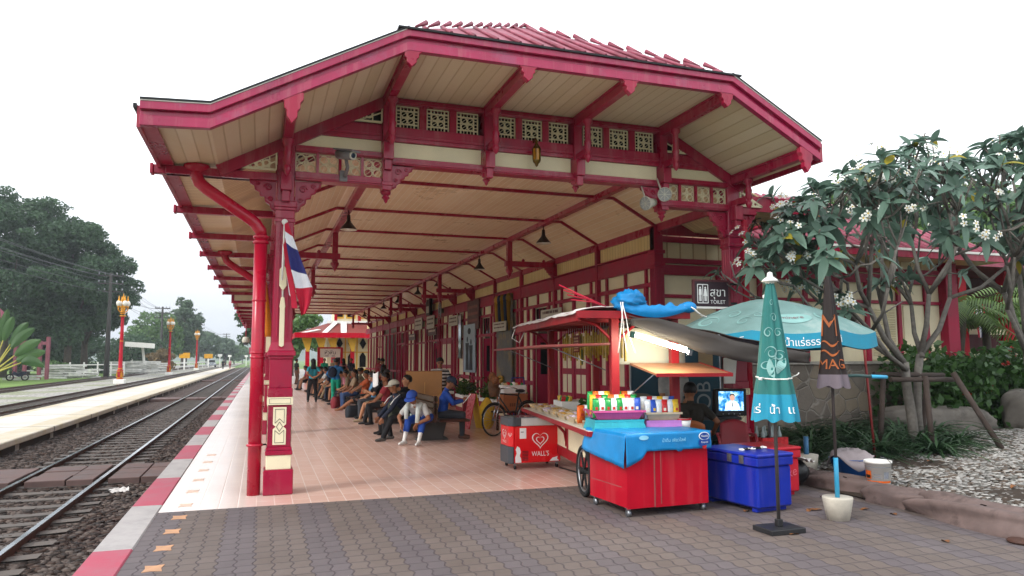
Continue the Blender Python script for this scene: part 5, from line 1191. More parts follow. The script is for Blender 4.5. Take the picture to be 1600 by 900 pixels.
for cx,sk in ((-.23,0),(-.13,1)):
    P=[(math.cos(k*PI/6)*.016,math.sin(k*PI/6)*.016) for k in range(12)]; b.prism(P,(cx,-.0225,.345),(1,0,0),(0,0,1),(0,-.003,0),WP)
    b.prism([(-.028,.22),(.028,.22),(.024,.325),(-.024,.325)] if not sk else [(-.036,.2),(.036,.2),(.018,.325),(-.018,.325)],(cx,-.0225,0),(1,0,0),(0,0,1),(0,-.003,0),WP); b.prism([(-.02,.11),(-.003,.11),(-.003,.225),(-.02,.225)],(cx,-.0226,0),(1,0,0),(0,0,1),(0,-.0028,0),WP); b.prism([(.003,.11),(.02,.11),(.02,.225),(.003,.225)],(cx,-.0226,0),(1,0,0),(0,0,1),(0,-.0028,0),WP)
b.build('pictogram',t)
def board(name,label,x,y0,y1,z0,z1,m,mp,rows,cat='sign',th=.04):
    t=thing(name,label,cat,(x,(y0+y1)/2,z0)); h=(y1-y0)/2; H=z1-z0
    b=MB(); b.box(-th,0,-h,h,0,H,m); b.build('board',t,.004)
    if rows:
        b=MB()
        for r_ in range(rows):
            z=H*(.82-.7*r_/max(1,rows)); n=9; 
            for i in range(n):
                w_=(.55+.4*((i*7+r_*3)%5)/5)*2*h*.8/n; yy=h*.8-(i+.1)*2*h*.8/n; b.box(-th-.004,-th-.0005,yy-w_,yy,z-H*.28/max(1,rows),z,mp)
        b.build('print',t)
    return t
board('shop_sign','dark red shop board with faint pale lines of writing over the dark doorway',7.27,24.7,26.2,2.75,3.8,SGR,mat('faint_rose_print','#8a5a58',.6),3)
board('poster','pale blue poster of two standing figures on the wall beside the dark doorway',7.26,25.15,26.7,1.2,2.95,mat('pale_blue_print','#93a4b0',.4,var=.2,scale=2),None,0,'poster')
b=MB()
for yy,hh in ((25.65,1.0),(26.15,1.1)):
    b.ell((7.215,yy,1.3+hh),(.006,.09,.11),mat('print_dark','#2b3036',.6),10,6); b.prism([(-.22,0),(.22,0),(.17,hh*.55),(.24,hh*.9),(-.24,hh*.9),(-.17,hh*.55)],(7.2145,yy,1.28),(0,1,0),(0,0,1),(-.003,0,0),MATS['print_dark'])
b.ell((7.216,25.9,2.7),(.005,.22,.12),MATS['print_dark'],12,6); pp=b.build('figure_print'); pp.parent=bpy.data.objects['poster']; pp.location=(-7.26,-25.925,-1.2)
t=thing('draped_picture','tall picture panel of golden statues with blue and gold drapes on the station wall','picture',(7.27,21.85,.95))
b=MB(); b.box(-.05,0,-.75,.75,0,2.75,mat('statue_print','#5b5a58',.5,var=.6,scale=1.6,dirt=('#8a7038',2.4,.5,.7))); b.build('panel',t)
b=MB(); GD=mat('gold_drape','#a8802c',.7); BD=mat('blue_drape','#34405c',.7)
for k,(yy,m) in enumerate(((-.6,GD),(-.3,BD),(0,GD),(.3,BD),(.6,GD))): b.ell((-.1,yy,2.62),(.06,.2,.14),m,12,8); b.tube([(-.08,yy,2.55),(-.08,yy,2.1),(-.07,yy,1.6)],[.09,.07,.03],m,8); b.build('drape',t)
b=MB(); b.ell((-.1,.2,.1),(.08,.3,.12),GD,12,8); b.build('drape',t)
board('hanging_sign','white lettered sign board hung across the draped picture',7.1,21.2,22.5,2.55,2.85,SGW,SGR,2)
board('door_sign','white notice board over a doorway, right of the wall fan',7.25,27.6,29.0,3.0,3.4,SGW,SGR,2)
board('door_sign','white notice board over a doorway, left of the wall fan',7.25,31.7,33.2,3.05,3.62,SGW,SGR,2)
board('door_sign','farthest white notice board high on the long wall',7.25,34.3,36.0,3.1,3.66,SGW,SGR,2)
board('hanging_sign','narrow brown lettered board hanging by the third doorway',7.0,30.2,31.8,2.7,2.98,SGR,SGT,1)
board('hanging_sign','narrow brown lettered board hanging at the far doorway',7.0,34.6,36.2,2.6,2.9,SGR,SGT,1)
board('hanging_sign','small white lettered board beside the cart posts on the wall',7.25,17.2,18.6,2.75,3.0,SGW,SGR,1)
t=thing('signal_box','black and white traffic light shaped indicator box on the wall','indicator',(7.2,32.4,3.75)); b=MB(); b.box(-.12,.02,-.35,.35,-.1,1.0,BLACK); b.box(-.13,-.121,-.25,.25,.6,.9,SGW); b.box(-.13,-.121,-.25,.25,.0,.3,SGW); b.build('case',t)
t=thing('wall_fan','grey wall fan with wire guard between two notice boards','fan',(7.15,29.9,3.5)); b=MB()
for k in range(5): b.tube([(-.1,.28*(k+1)/5*math.cos(a*PI/10),.28*(k+1)/5*1.3*math.sin(a*PI/10)+.2) for a in range(21)],.012,STEEL,5,False)
b.build('guard',t); b=MB(); b.lathe([(0,0),(.1,.02),(.1,.2)],(.08,0,.2),GREYP,12,axis=(-1,0,0)); b.build('motor',t)
t=thing('wall_mirror','narrow upright mirror in a wooden frame on the panelled wall','mirror',(7.26,27.3,1.7)); b=MB(); b.box(-.03,0,-.22,.22,0,1.7,WOODD); b.build('mirror_frame',t); b=MB(); b.box(-.034,-.0305,-.17,.17,.05,1.65,mat('mirror_glass','#9aa0a0',.08,metal=.9)); b.build('glass',t)
# ================================================================ benches and platform clutter
BW=mat('bench_wood','#4a2c22',.35,var=.35,scale=5,coat=.1); BG=mat('bench_concrete','#3d3a38',.7,var=.2)
def bench(loc,label,L=2.7):
    t=thing('platform_bench',label,'bench',loc,0,None); b=MB(); b.box(-.72,-.08,-L/2,L/2,.39,.44,BW); b.build('seat',t,.012); b=MB(); b.box(.08,.72,-L/2,L/2,.39,.44,BW); b.build('seat',t,.012)
    b=MB()
    for z in (.55,.68,.81): b.box(-.05,.05,-L/2+.1,L/2-.1,z,z+.1,mat('bench_back','#5a4a3c',.5,var=.3,scale=4))
    b.box(-.03,.03,-L/2+.1,-L/2+.16,.39,.93,BW); b.box(-.03,.03,L/2-.16,L/2-.1,.39,.93,BW); b.build('backrest',t,.006)
    for y in (-L/2+.45,L/2-.45):
        b=MB(); b.prism([(-.34,0),(.34,0),(.30,.06),(.22,.06),(.30,.39),(-.30,.39),(-.22,.06),(-.30,.06)],(0,y-.12,0),(1,0,0),(0,0,1),(0,.24,0),BG); b.build('pedestal',t,.01)
    return t
benches=[((3.45,16.2,0),'dark double platform bench nearest the camera, carrying three men'),((3.55,20.4,0),'second dark double bench with the woman and her black backpack'),((3.6,24.6,0),'third dark double bench with the traveller in orange'),((3.5,30.6,0),'fifth dark double bench, just beyond the two standing people'),((3.55,27.6,0),'fourth dark double bench, right of the two standing people'),((3.45,33.4,0),'sixth dark double bench in the middle of the seated crowd'),((3.2,39.3,0),'eighth dark double bench in the far crowd, last but one'),((3.3,36.0,0),'seventh dark double bench in the crowd under the far canopy'),((3.0,42.5,0),'farthest dark double bench near the station name sign')]
for l,t in benches: bench(l,t)
for i,(x,y,sx,h,m,l) in enumerate(((2.6,21.9,.24,.34,'#23262e','dark travel bag on the floor by the second bench'),(2.55,26.2,.28,.4,'#7c2830','dull red holdall on the floor near the third bench'),(2.75,32.4,.26,.36,'#2d3c52','blue grey bag on the floor among the seated crowd'),(4.5,21.2,.3,.5,'#8d8577','pale sack standing on the floor right of the second bench'),(4.6,19.6,.28,.42,'#3c3330','brown bag standing on the floor behind the near bench'))):
    t=thing('travel_bag',l,'bag',(x,y,0),20+i*31); m_=mat('bag_cloth_%s'%['dark','red','blue','pale','brown'][i],m,.8,var=.25,scale=6,bump=.2); b=MB(); b.grid(lambda u,v:(sx*math.copysign(abs(math.cos(2*PI*u))**.6,math.cos(2*PI*u))*(.95 if v<.7 else .8),.15*math.copysign(abs(math.sin(2*PI*u))**.6,math.sin(2*PI*u))*math.sin(PI*(.12+.8*v))**.5,h*v),28,10,m_,True,True); b.build('sack',t); b=MB(); b.tube([(-sx*.5,0,h*.9),(-sx*.4,0,h*1.25),(sx*.4,0,h*1.25),(sx*.5,0,h*.9)],.014,BLACK,6); b.build('handle',t)
CARD=mat('tan_cardboard','#a97a4c',.75,var=.12,scale=3,bump=.06)
t=thing('cardboard_panel','large upright tan cardboard carton standing on the near bench','carton',(3.72,17.35,.445),-14); t.scale=(1.1,1,1.15); b=MB(); b.obox((0,0,.42),(.78,.16,.82),(6,0,0),CARD); b.obox((.02,-.12,.36),(.02,.012,.5),(6,0,0),mat('carton_tape','#c89a5c',.4)); b.build('carton',t,.006)
t=thing('wooden_box','small open tan wooden box leaning on the large carton','box',(3.95,17.1,.445),-18); b=MB(); b.obox((0,0,.22),(.62,.14,.36),(4,-10,0),mat('pale_wood','#b0834e',.6,var=.2,scale=6)); b.obox((0,-.075,.2),(.5,.01,.24),(4,-10,0),CARD); b.build('box',t,.006)
t=thing('camouflage_bag','olive patterned bag hanging on the bench beside the man in the cream cap','bag',(2.78,15.55,.445),20); b=MB(); b.prism([(-.2,0),(.2,0),(.22,.3),(.14,.36),(-.14,.36),(-.22,.3)],(0,-.07,0),(1,0,0),(0,0,1),(0,.16,0),mat('camouflage_cloth','#3d4034',.85,var=.6,scale=12)); b.build('sack',t,.03); b=MB(); b.tube([(-.1,0,.35),(-.08,0,.5),(.08,0,.5),(.1,0,.35)],.015,BLACK,6); b.build('strap',t)
t=thing('drink_cup','clear pale drink cup with a straw standing on the bench end','cup',(2.98,15.05,.445)); b=MB(); b.lathe([(0,0),(.035,0),(.045,.13),(.04,.13)],(0,0,0),GLB,12); b.build('cup',t); b=MB(); b.tube([(0,0,.05),(.02,0,.2)],.005,FO,5); b.build('straw',t)
# bicycle
def bicycle(loc,rz):
    t=thing('bicycle','old black bicycle with chrome wheels and a woven basket parked beside the bench','bicycle',loc,rz); BK=mat('bicycle_black','#17181a',.35); WK=mat('dark_wicker','#5a3a22',.7,var=.4,scale=20)
    def wh(x):
        b=MB(); r=.34; b.tube([(x+r*math.cos(k*PI/20),0,.35+r*math.sin(k*PI/20)) for k in range(41)],.018,MATS['tyre_rubber'],6,False); b.build('tyre',t)
        b=MB(); b.tube([(x+.315*math.cos(k*PI/20),0,.35+.315*math.sin(k*PI/20)) for k in range(41)],.012,CHROME,6,False)
        for k in range(18): a=k*PI/9; b.tube([(x,.02*(-1)**k,.35),(x+.31*math.cos(a),0,.35+.31*math.sin(a))],.0025,STEEL,3)
        b.tube([(x,-.05,.35),(x,.05,.35)],.02,STEEL,8); b.build('rim',t)
    wh(-.52); wh(.52)
    b=MB()
    for p in (((-.38,0,.86),(.1,0,.32)),((-.36,0,.92),(.22,0,.86)),((.1,0,.32),(.24,0,.92)),((.24,0,.82),(.52,0,.35)),((.1,0,.32),(.52,0,.35))): b.tube(p,.017,BK,8)
    b.build('frame',t)
    b=MB(); 
    for s in (-1,1): b.tube([(-.40,s*.05,.72),(-.52,s*.05,.35)],.012,CHROME,6)
    b.tube([(-.40,-.05,.72),(-.40,.05,.72)],.014,CHROME,6); b.tube([(-.40,0,.72),(-.34,0,1.02)],.016,CHROME,8); b.build('fork',t)
    b=MB(); b.tube([(-.1,-.3,1.02),(-.2,-.3,1.05),(-.32,-.2,1.06),(-.34,0,1.02),(-.32,.2,1.06),(-.2,.3,1.05),(-.1,.3,1.02)],.013,CHROME,8); b.build('handlebar',t)
    b=MB(); b.ell((.28,0,.96),(.14,.08,.045),BK,12,8); b.build('saddle',t)
    b=MB(); b.tube([(-.86*math.cos(a)*.42-.52,0,.35+.37*math.sin(a)) for a in [k*PI/12+.3 for k in range(10)]],.02,BK,5); b.tube([(.52+.38*math.cos(a),0,.35+.38*math.sin(a)) for a in [k*PI/12+.1 for k in range(10)]],.02,BK,5); b.build('mudguard',t)
    b=MB(); b.tube([(.1,-.1,.32),(.1,.1,.32)],.02,STEEL,8); b.tube([(.1,-.1,.32),(.22,-.1,.22)],.01,STEEL,6); b.tube([(.1,.1,.32),(-.02,.1,.42)],.01,STEEL,6); b.box(.18,.28,-.17,-.09,.21,.23,BK); b.box(-.07,.03,.09,.17,.41,.43,BK); b.lathe([(.09,-.004),(.1,-.004),(.1,.004),(.09,.004)],(.1,.05,.32),STEEL,18,axis=(0,1,0)); b.build('crank',t)
    b=MB(); b.lathe([(.10,0),(.14,.2),(.13,.2),(.09,.01)],(-.52,0,.86),WK,14); b.ell((-.52,.02,1.1),(.13,.12,.14),WK,12,8); b.ell((-.48,.1,1.28),(.09,.08,.12),mat('dried_flowers','#7a4a2a',.8,var=.6,scale=30),10,8); b.ell((-.55,-.08,1.22),(.09,.09,.1),MATS['dried_flowers'],10,8); b.build('basket',t)
bicycle((5.38,15.75,0),24)
t=thing('hand_trolley','blue steel hand trolley loaded with a white tray behind the bicycle','trolley',(6.35,17.9,0),20); TBL=mat('blue_steel','#2b3a86',.4)
b=MB()
for s in (-1,1): b.tube([(s*.2,0,.12),(s*.2,.08,1.2)],.016,TBL,8)
for z in (.35,.7,1.0): b.tube([(-.2,.02+z*.05,z),(.2,.02+z*.05,z)],.012,TBL,6)
b.tube([(-.2,.08,1.2),(.2,.08,1.2)],.016,TBL,8); b.box(-.22,.22,-.25,.02,.06,.075,TBL); b.build('frame',t)
for s in (-1,1): b=MB(); b.lathe([(0,-.03),(.1,-.03),(.1,.03),(0,.03)],(s*.26,.05,.1),MATS['tyre_rubber'],14,axis=(1,0,0)); b.build('wheel',t)
lt=thing('low_table','low wooden stall table behind the freezer carrying the brown carton','table',(6.05,17.1,0),4); b=MB(); b.box(-.75,.6,-.35,.35,.40,.44,WOODD); b.build('tabletop',lt)
for x in (-.7,.55):
    for y in (-.3,.3): b=MB(); b.box(x-.025,x+.025,y-.025,y+.025,0,.4,WOODD); b.build('leg',lt)
t=thing('brown_carton','brown cardboard carton with a faint printed word on the low table','carton',(5.85,17.05,.445),4); b=MB(); b.box(-.32,.32,-.22,.22,0,.40,mat('brown_cardboard','#9a5a34',.75,var=.12,scale=4)); b.build('carton',t,.006); b=MB()
for i in range(6): b.box(-.16+i*.055,-.12+i*.055,-.224,-.2205,.1,.18,mat('dark_carton_print','#6a3a22',.7))
b.build('print',t)
t=thing('white_bin','white slanted plastic bin of goods on top of the brown carton','bin',(5.85,17.05,.85),4); b=MB(); b.obox((0,.02,.1),(.55,.3,.2),(0,0,0),WHITE,1.15); b.build('bin',t,.01); b=MB()
for i in range(7): b.ell((-.2+.07*i,.0+.05*((i*3)%3-1),.21+.02*(i%2)),(.06,.06,.05),[CEL,FR2,FG,WP][i%4],8,6)
b.build('goods',t)
t=thing('folding_stand','red and yellow folding caution stand between the bench and the bicycle','stand',(4.95,17.4,0),15); YEL=mat('yellow_plastic','#c9a11c',.45)
for s in (-1,1): b=MB(); b.obox((s*.1,0,.42),(.02,.32,.86),(0,s*-12,0),YEL if s>0 else FR2); b.build('leaf',t,.006)
t=thing('yellow_cloth_bag','crumpled yellow cloth bag standing beside the caution stand','bag',(5.25,17.2,0)); b=MB(); b.grid(lambda u,v:(.2*math.cos(2*PI*u)*math.sin(PI*(.9*v+.08))**.6*(1+.2*n1(u*4,v*3)),.18*math.sin(2*PI*u)*math.sin(PI*(.9*v+.08))**.6*(1+.2*n2(u*4,v*3)),.75*v),24,14,cloth('yellow_cloth','#c9a02a'),True,True); b.build('sack',t)
PLW=mat('planter_red','#8a1c2a',.5)
pl=None
for i,(x,y) in enumerate(((6.6,19.4),(6.6,20.9),(6.5,23.6),(6.4,26.6),(6.3,28.6),(6.2,30.6))):
    if pl is None:
        pl=thing('planter_box','red and white planter box with dark green plants along the station wall','planter',(x,y,0),0,'planter boxes along the wall'); b=MB(); b.box(-.25,.25,-.6,.6,0,.5,PLW); b.box(-.27,.27,-.62,.62,.42,.52,WHITE); b.box(-.26,.26,-.45,.45,.12,.34,CREAM); b.build('box',pl,.008)
        b=MB(); q=random.Random(3)
        for k in range(260): a=q.uniform(0,6.28); b.obox((q.uniform(-.28,.28),q.uniform(-.6,.6),.5+abs(q.gauss(.2,.16))),(.16,.05,.004),(q.uniform(-60,60),q.uniform(-60,60),q.uniform(0,180)),leafmat('planter_leaf','#22381c','#55722f'))
        b.build('foliage',pl)
    else: dup(pl,(x,y,0),rng.uniform(-3,3))
# ================================================================ station name sign, far pavilion
t=thing('station_name_sign','white station name board with black Thai letters on red posts near the far pavilion','sign',(4.68,53.6,-.58)); t.scale=(1.34,1.34,1.34); b=MB(); b.box(-.52,.52,-.03,.03,1.78,2.24,WHITE); b.build('board',t,.005); b=MB(); b.text('หัวหิน',(0,-.034,1.94),(1,0,0),(0,0,1),.27,BLACK,.003)
b.box(-.25,-.08,-.033,-.0305,1.84,1.87,BLACK); b.box(.08,.25,-.033,-.0305,1.84,1.87,BLACK); b.build('lettering',t)
for s in (-1,1): b=MB(); b.box(s*.6-.06,s*.6+.06,-.06,.06,0,2.3,REDB); b.build('post',t,.006)
b=MB(); b.box(-.62,.62,-.05,.05,2.245,2.32,REDB); b.build('top_rail',t)
PYL=mat('pavilion_yellow','#d8a83a',.5,var=.12); PCR=mat('pavilion_cream','#eadfb8',.55,var=.08); PRF=mat('pavilion_tile','#7a3a34',.6,var=.2,scale=3)
pv=thing('royal_pavilion','ornate yellow and red pavilion with diamond windows and brown skirt roof beyond the canopy','pavilion',(7,62,0))
b=MB(); b.box(-1.7,7.5,1.5,6,0,3.9,PCR); b.box(-1.0,7.2,2.2,6,3.9,7.0,PCR); b.build('wall',pv)
b=MB(); b.add([(-4.4,-1.4,3.75),(8.5,-1.4,3.75),(7.4,2.1,4.75),(-1.6,2.1,4.75),(-4.4,7,3.75),(-1.6,7,4.75)],[(0,1,2,3),(4,0,3,5)],PRF); b.box(-4.5,8.5,-1.5,-1.4,3.4,3.8,REDB); b.box(-4.5,-4.4,-1.4,7,3.4,3.8,REDB)
b.prism([(0,0),(.3,0),(1.6,1.02),(1.3,1.02)],(-4.0,-1.42,3.76),(1,0,0),(0,.96,.28),(0,-.03,.06),WHITE); b.prism([(0,0),(.4,0),(1.6,1.02),(1.2,1.02)],(-2.4,-1.42,3.76),(1,0,0),(0,3.3,1.0),(0,-.03,.06),WHITE); b.prism([(0,0),(.45,0),(.8,1.02),(.3,1.02)],(-.9,-1.42,3.76),(1,0,0),(0,3.3,1.0),(0,-.03,.06),WHITE); b.box(-1.7,7.4,1.95,2.18,4.72,4.95,WHITE); b.box(-3,7.8,1.2,2.4,6.5,7.2,REDB); b.build('roof',pv)
for x in (-3.4,-2.3,-1.35,.2):
    b=MB(); b.box(x-.16,x+.16,-.2,.12,0,3.5,REDB); b.build('column',pv); b=MB(); b.prism([(-.1,2.3),(.12,2.3),(.32,3.4),(-.5,3.4)],(x,-.3,0),(1,0,0),(0,0,1),(0,.08,0),PYL); b.build('gilded_bracket',pv)
for i in range(9):
    x=-1.2+i*.98; f=MB(); f.box(x-.06,x+.06,1.40,1.499,0,3.9,PYL); f.build('mullion',pv)
    w=MB(); cx=x+.49; w.prism([(0,-.5),(.28,0),(0,.5),(-.28,0)],(cx,1.44,3.0),(1,0,0),(0,0,1),(0,-.03,0),DARK); w.build('window',pv); w=MB(); w.prism([(-.26,-.55),(.26,-.55),(.26,.35),(0,.75),(-.26,.35)],(cx,1.44,1.55),(1,0,0),(0,0,1),(0,-.03,0),DARK); w.build('window',pv)
    if i<8: w=MB(); w.box(cx-.3,cx+.3,2.12,2.199,5.3,6.0,DARK); w.box(cx-.4,cx+.4,2.15,2.198,5.15,6.1,PYL); w.build('upper_window',pv)
b=MB(); b.box(-1.7,7.5,1.38,1.498,2.22,2.3,PYL); b.box(-1.7,7.5,1.38,1.498,.7,.85,PYL); b.build('cornice',pv)
for x in (-1.0,1.0,3.0,5.0): b=MB(); b.box(x-.12,x+.12,2.05,2.198,4.9,6.6,REDB); b.build('upper_column',pv)
# ================================================================ across the tracks
def lamp(loc,label):
    t=thing('ornate_lamp_post',label,'lamp post',loc,0); b=MB(); b.box(-.42,.42,-.42,.42,-.1,.35,WHITE); b.build('plinth',t,.03)
    b=MB(); b.lathe([(.26,.35),(.26,.45),(.2,.5),(.22,1.0),(.26,1.08),(.17,1.2),(.15,2.2),(.13,4.9),(.12,5.6),(.2,5.75),(.12,5.8)],(0,0,0),REDB,12); b.build('shaft',t)
    b=MB()
    for z,r_ in ((.45,.3),(1.05,.3),(1.25,.22),(3.6,.17),(5.75,.3),(5.95,.24),(6.1,.3)): b.lathe([(r_*.6,z-.06),(r_,z),(r_*.6,z+.06)],(0,0,0),GOLD,12)
    for k in range(4):
        a=k*PI/2+.6; b.prism([(-.1,.55),(.1,.55),(.06,.95),(-.06,.95)],(.24*math.cos(a),.24*math.sin(a),0),(-math.sin(a),math.cos(a),0),(0,0,1),(.03*math.cos(a),.03*math.sin(a),0),GOLD)
    b.build('gilding',t)
    b=MB()
    for k in range(4):
        a=k*PI/2+.5; c,s=math.cos(a),math.sin(a); b.tube([(0,0,6.0),(.25*c,.25*s,6.1),(.4*c,.4*s,6.3),(.35*c,.35*s,6.5)],.05,GOLD,6); b.lathe([(.08,0),(.12,.1),(.06,.2)],(.36*c,.36*s,6.45),GOLD,8); b.lathe([(.1,.52),(.06,.7),(.02,.95),(0,1.0)],(.36*c,.36*s,6.5),GOLD,8)
    b.lathe([(.1,5.9),(.14,6.4),(.08,6.8),(.12,7.1),(.04,7.5),(0,7.75)],(0,0,0),GOLD,10); b.build('bracket',t)
    b=MB()
    for k in range(4): a=k*PI/2+.5; b.ell((.38*math.cos(a),.38*math.sin(a),6.82),(.2,.2,.25),mat('opal_globe','#d6d2c8',.25),12,8)
    b.build('globe_cluster',t)
lamp((-11.3,70,-.34),'nearest red lamp post with gilded lantern head on a white plinth across the tracks'); lamp((-11.5,107,-.34),'second red and gold lamp post across the tracks'); lamp((-11.6,152,-.34),'farthest red and gold lamp post across the tracks')
PK=mat('dark_pole_concrete','#3a3836',.85,var=.2)
def upole(loc,label,h=11.8):
    t=thing('utility_pole',label,'utility pole',loc); b=MB(); b.tube([(0,0,-.5),(0,0,h)],[.3,.16],PK,8); b.build('pole',t)
    b=MB()
    for z in (h-.3,h-1.2,h-2.1): b.box(-1.3,1.3,-.08,.08,z-.08,z+.08,PK)
    for z in (h-.3,h-1.2,h-2.1):
        for x in (-1.2,-.6,.6,1.2): b.tube([(x,0,z+.08),(x,0,z+.35)],.07,STEEL,6)
    b.build('cross_arm',t)
PO=[((-16.4,93,-.3),'dark utility pole with cross arms in front of the large trees'),((-17.6,150,-.3),'second dark utility pole standing left of the middle lamp post'),((-16.3,220,-.3),'third utility pole behind the far lamp post'),((-12.6,300,-.3),'distant thin utility pole near the hills')]
for l,s in PO: upole(l,s)
PT=[(-25,30,13.2)]+[(l[0],l[1],11.2) for l,_ in PO]
WIRE=mat('cable_black','#4a4b50',.6)
for k,(dx,dz) in enumerate(((-1.2,0),(-.6,-.1),(.6,0),(1.2,-.1),(-1.2,-.95),(1.2,-1.0),(0,-1.9))):
    b=MB()
    for (p,q) in zip(PT,PT[1:]):
        pts=[]
        for i in range(13): t=i/12; pts.append((p[0]+(q[0]-p[0])*t+dx,p[1]+(q[1]-p[1])*t,p[2]+(q[2]-p[2])*t+dz-4*1.1*t*(1-t)))
        b.tube(pts,.022,WIRE,4)
    b.build('overhead_wire',label='thin overhead wire sagging between the dark utility poles',cat='wire',group='overhead wires')
# stacked sleepers, fence
WS=mat('weathered_white_timber','#c4c4c0',.8,var=.25,scale=3,bump=.2)
q=random.Random(8)
def stack(x0,y0,n,L,rows,label,rz):
    t=thing('timber_stack',label,'timber stack',(x0,y0,-.3),rz,None); 
    for r_ in range(rows):
        for i in range(n):
            b=MB(); a=q.uniform(-7,7); b.obox((i*L*.9+q.uniform(-.3,.3),q.uniform(-.3,.3),.13+r_*.25),(L*.98,.22,.2),(0,q.uniform(-3,3),a),WS); b.build('sleeper',t)
stack(-20.4,88,2,2.0,6,'loose pile of pale weathered sleepers left of the near lamp post',5); stack(-17.6,90,1,2.2,4,'untidy pile of grey sleepers slipping sideways beside the utility pole',-8)
stack(-18.4,112,3,2.2,7,'neat stack of pale sleepers right of the utility pole',3); stack(-14.0,118,1,2.3,6,'square stack of pale sleepers beside the white shelter',2); stack(-22.5,83,2,1.6,2,'low row of pale sleepers beside the motorcycle',2); stack(-24.6,80,1,2.0,1,'single pale sleeper lying left of the motorcycle',2)
fe=thing('rail_fence','low white post and rail fence running behind the timber stacks','fence',(-24,92,-.3)); 
for i in range(8): b=MB(); b.box(i*1.25-.07,i*1.25+.07,i*.7-.07,i*.7+.07,0,1.7,WHITE); b.build('post',fe)
b=MB(); b.beam((0,0,1.4),(8.8,4.9,1.4),.06,.12,WHITE); b.beam((0,0,.8),(8.8,4.9,.8),.06,.12,WS); b.build('rail',fe)
f2=thing('rail_fence','long low grey fence along the far road behind the lamp posts','fence',(-15.5,128,-.3)); 
for i in range(12): b=MB(); b.box(i*.35-.07,i*.35+.07,i*7-.07,i*7+.07,0,1.5,WS); b.build('post',f2)
b=MB(); b.beam((0,0,1.3),(3.9,77,1.3),.1,.3,WS); b.beam((0,0,.6),(3.9,77,.6),.1,.3,WS); b.build('rail',f2)
sh=thing('white_shelter','small white flat roofed shelter on posts under the large trees','shelter',(-16.9,120,-.3)); b=MB(); b.obox((0,0,4.1),(3.6,3,.7),(0,4,0),WHITE); b.build('roof',sh)
for x in (-1,.6): b=MB(); b.obox((x,0,1.9),(.3,.3,3.8),(0,-8,0),WHITE); b.build('post',sh)
b=MB(); b.box(-2.4,.9,.5,.8,0,1.8,WS); b.build('parapet',sh)
for (x,y,l) in ((-13.35,148,'yellow sign board on a white post left of the far lamp post'),(-11.5,184,'yellow sign board on a white post right of the far lamp post')):
    t=thing('track_sign',l,'sign',(x,y,-.3)); b=MB(); b.box(-.9,.9,-.05,.05,2.2,3.2,mat('yellow_sign','#d79a12',.5)); b.build('board',t); b=MB(); b.box(-.15,.15,.05,.2,0,2.6,WHITE); b.build('post',t)
v=thing('parked_pickup','silver pickup truck with dark windows parked on the far side road','pickup',(-11.6,198,-.29),6)
b=MB(); b.prism([(-1.0,.45),(-.95,1.05),(-.75,1.25),(-.62,1.85),(.62,1.85),(.75,1.25),(.95,1.05),(1.0,.45)],(0,-2.4,0),(1,0,0),(0,0,1),(0,2.6,0),mat('silver_paint','#aab0b8',.25,metal=.4)); b.box(-1,1,.2,2.4,.45,1.2,MATS['silver_paint']); b.build('body',v,.05)
b=MB(); b.prism([(-.72,1.28),(-.62,1.75),(.62,1.75),(.72,1.28)],(0,-2.43,0),(1,0,0),(0,0,1),(0,.03,0),GLASS); b.build('windscreen',v)
for s in (-1,1):
    b=MB(); b.box(s*.7-.15,s*.7+.15,-2.44,-2.4,.85,1.02,WP); b.build('headlight',v)
    for y in (-1.6,1.5): b=MB(); b.lathe([(0,-.12),(.38,-.12),(.38,.12),(0,.12)],(s*.88,y,.38),MATS['tyre_rubber'],14,axis=(1,0,0)); b.build('wheel',v)
mo=thing('motorcycle','dark parked motorcycle standing on the grass beside the pale sleepers','motorcycle',(-22.0,82,-.3),15)
for x in (-.6,.6): b=MB(); b.tube([(x+.28*math.cos(k*PI/10),0,.32+.28*math.sin(k*PI/10)) for k in range(21)],.06,MATS['tyre_rubber'],6,False); b.tube([(x,-.04,.32),(x,.04,.32)],.1,STEEL,8); b.build('wheel',mo)
b=MB(); b.tube([(-.6,0,.32),(-.48,0,.75),(-.4,0,1.05)],.04,BLACK,6); b.prism([(-.45,.6),(.1,.35),(.45,.45),(.8,.8),(.3,.75),(0,.7),(-.35,.95)],(0,-.12,0),(1,0,0),(0,0,1),(0,.24,0),mat('dark_blue_fairing','#1c2238',.3)); b.build('body',mo,.02); b=MB(); b.ell((.32,0,.82),(.4,.13,.09),BLACK,12,8); b.build('seat',mo); b=MB(); b.tube([(-.3,-.35,1.05),(-.42,0,1.05),(-.3,.35,1.05)],.02,BLACK,6); b.build('handlebar',mo)
gf=thing('pink_gate_frame','dark pink timber gate frame beside the traveller palm','gate',(-22.0,86,-.3),-20); PKW=mat('faded_pink_wood','#7d4450',.6,var=.15)
for x in (-1.6,-.6,.9,1.7): b=MB(); b.box(x-.14,x+.14,-.14,.14,0,4.3 if x>1 else 3.9,PKW); b.build('post',gf)
b=MB(); b.box(-1.8,1.8,-.1,.1,3.5,3.8,PKW); b.build('beam',gf); b=MB(); b.box(-1.6,.8,-.05,.05,1.8,2.0,PKW); b.build('rail',gf)
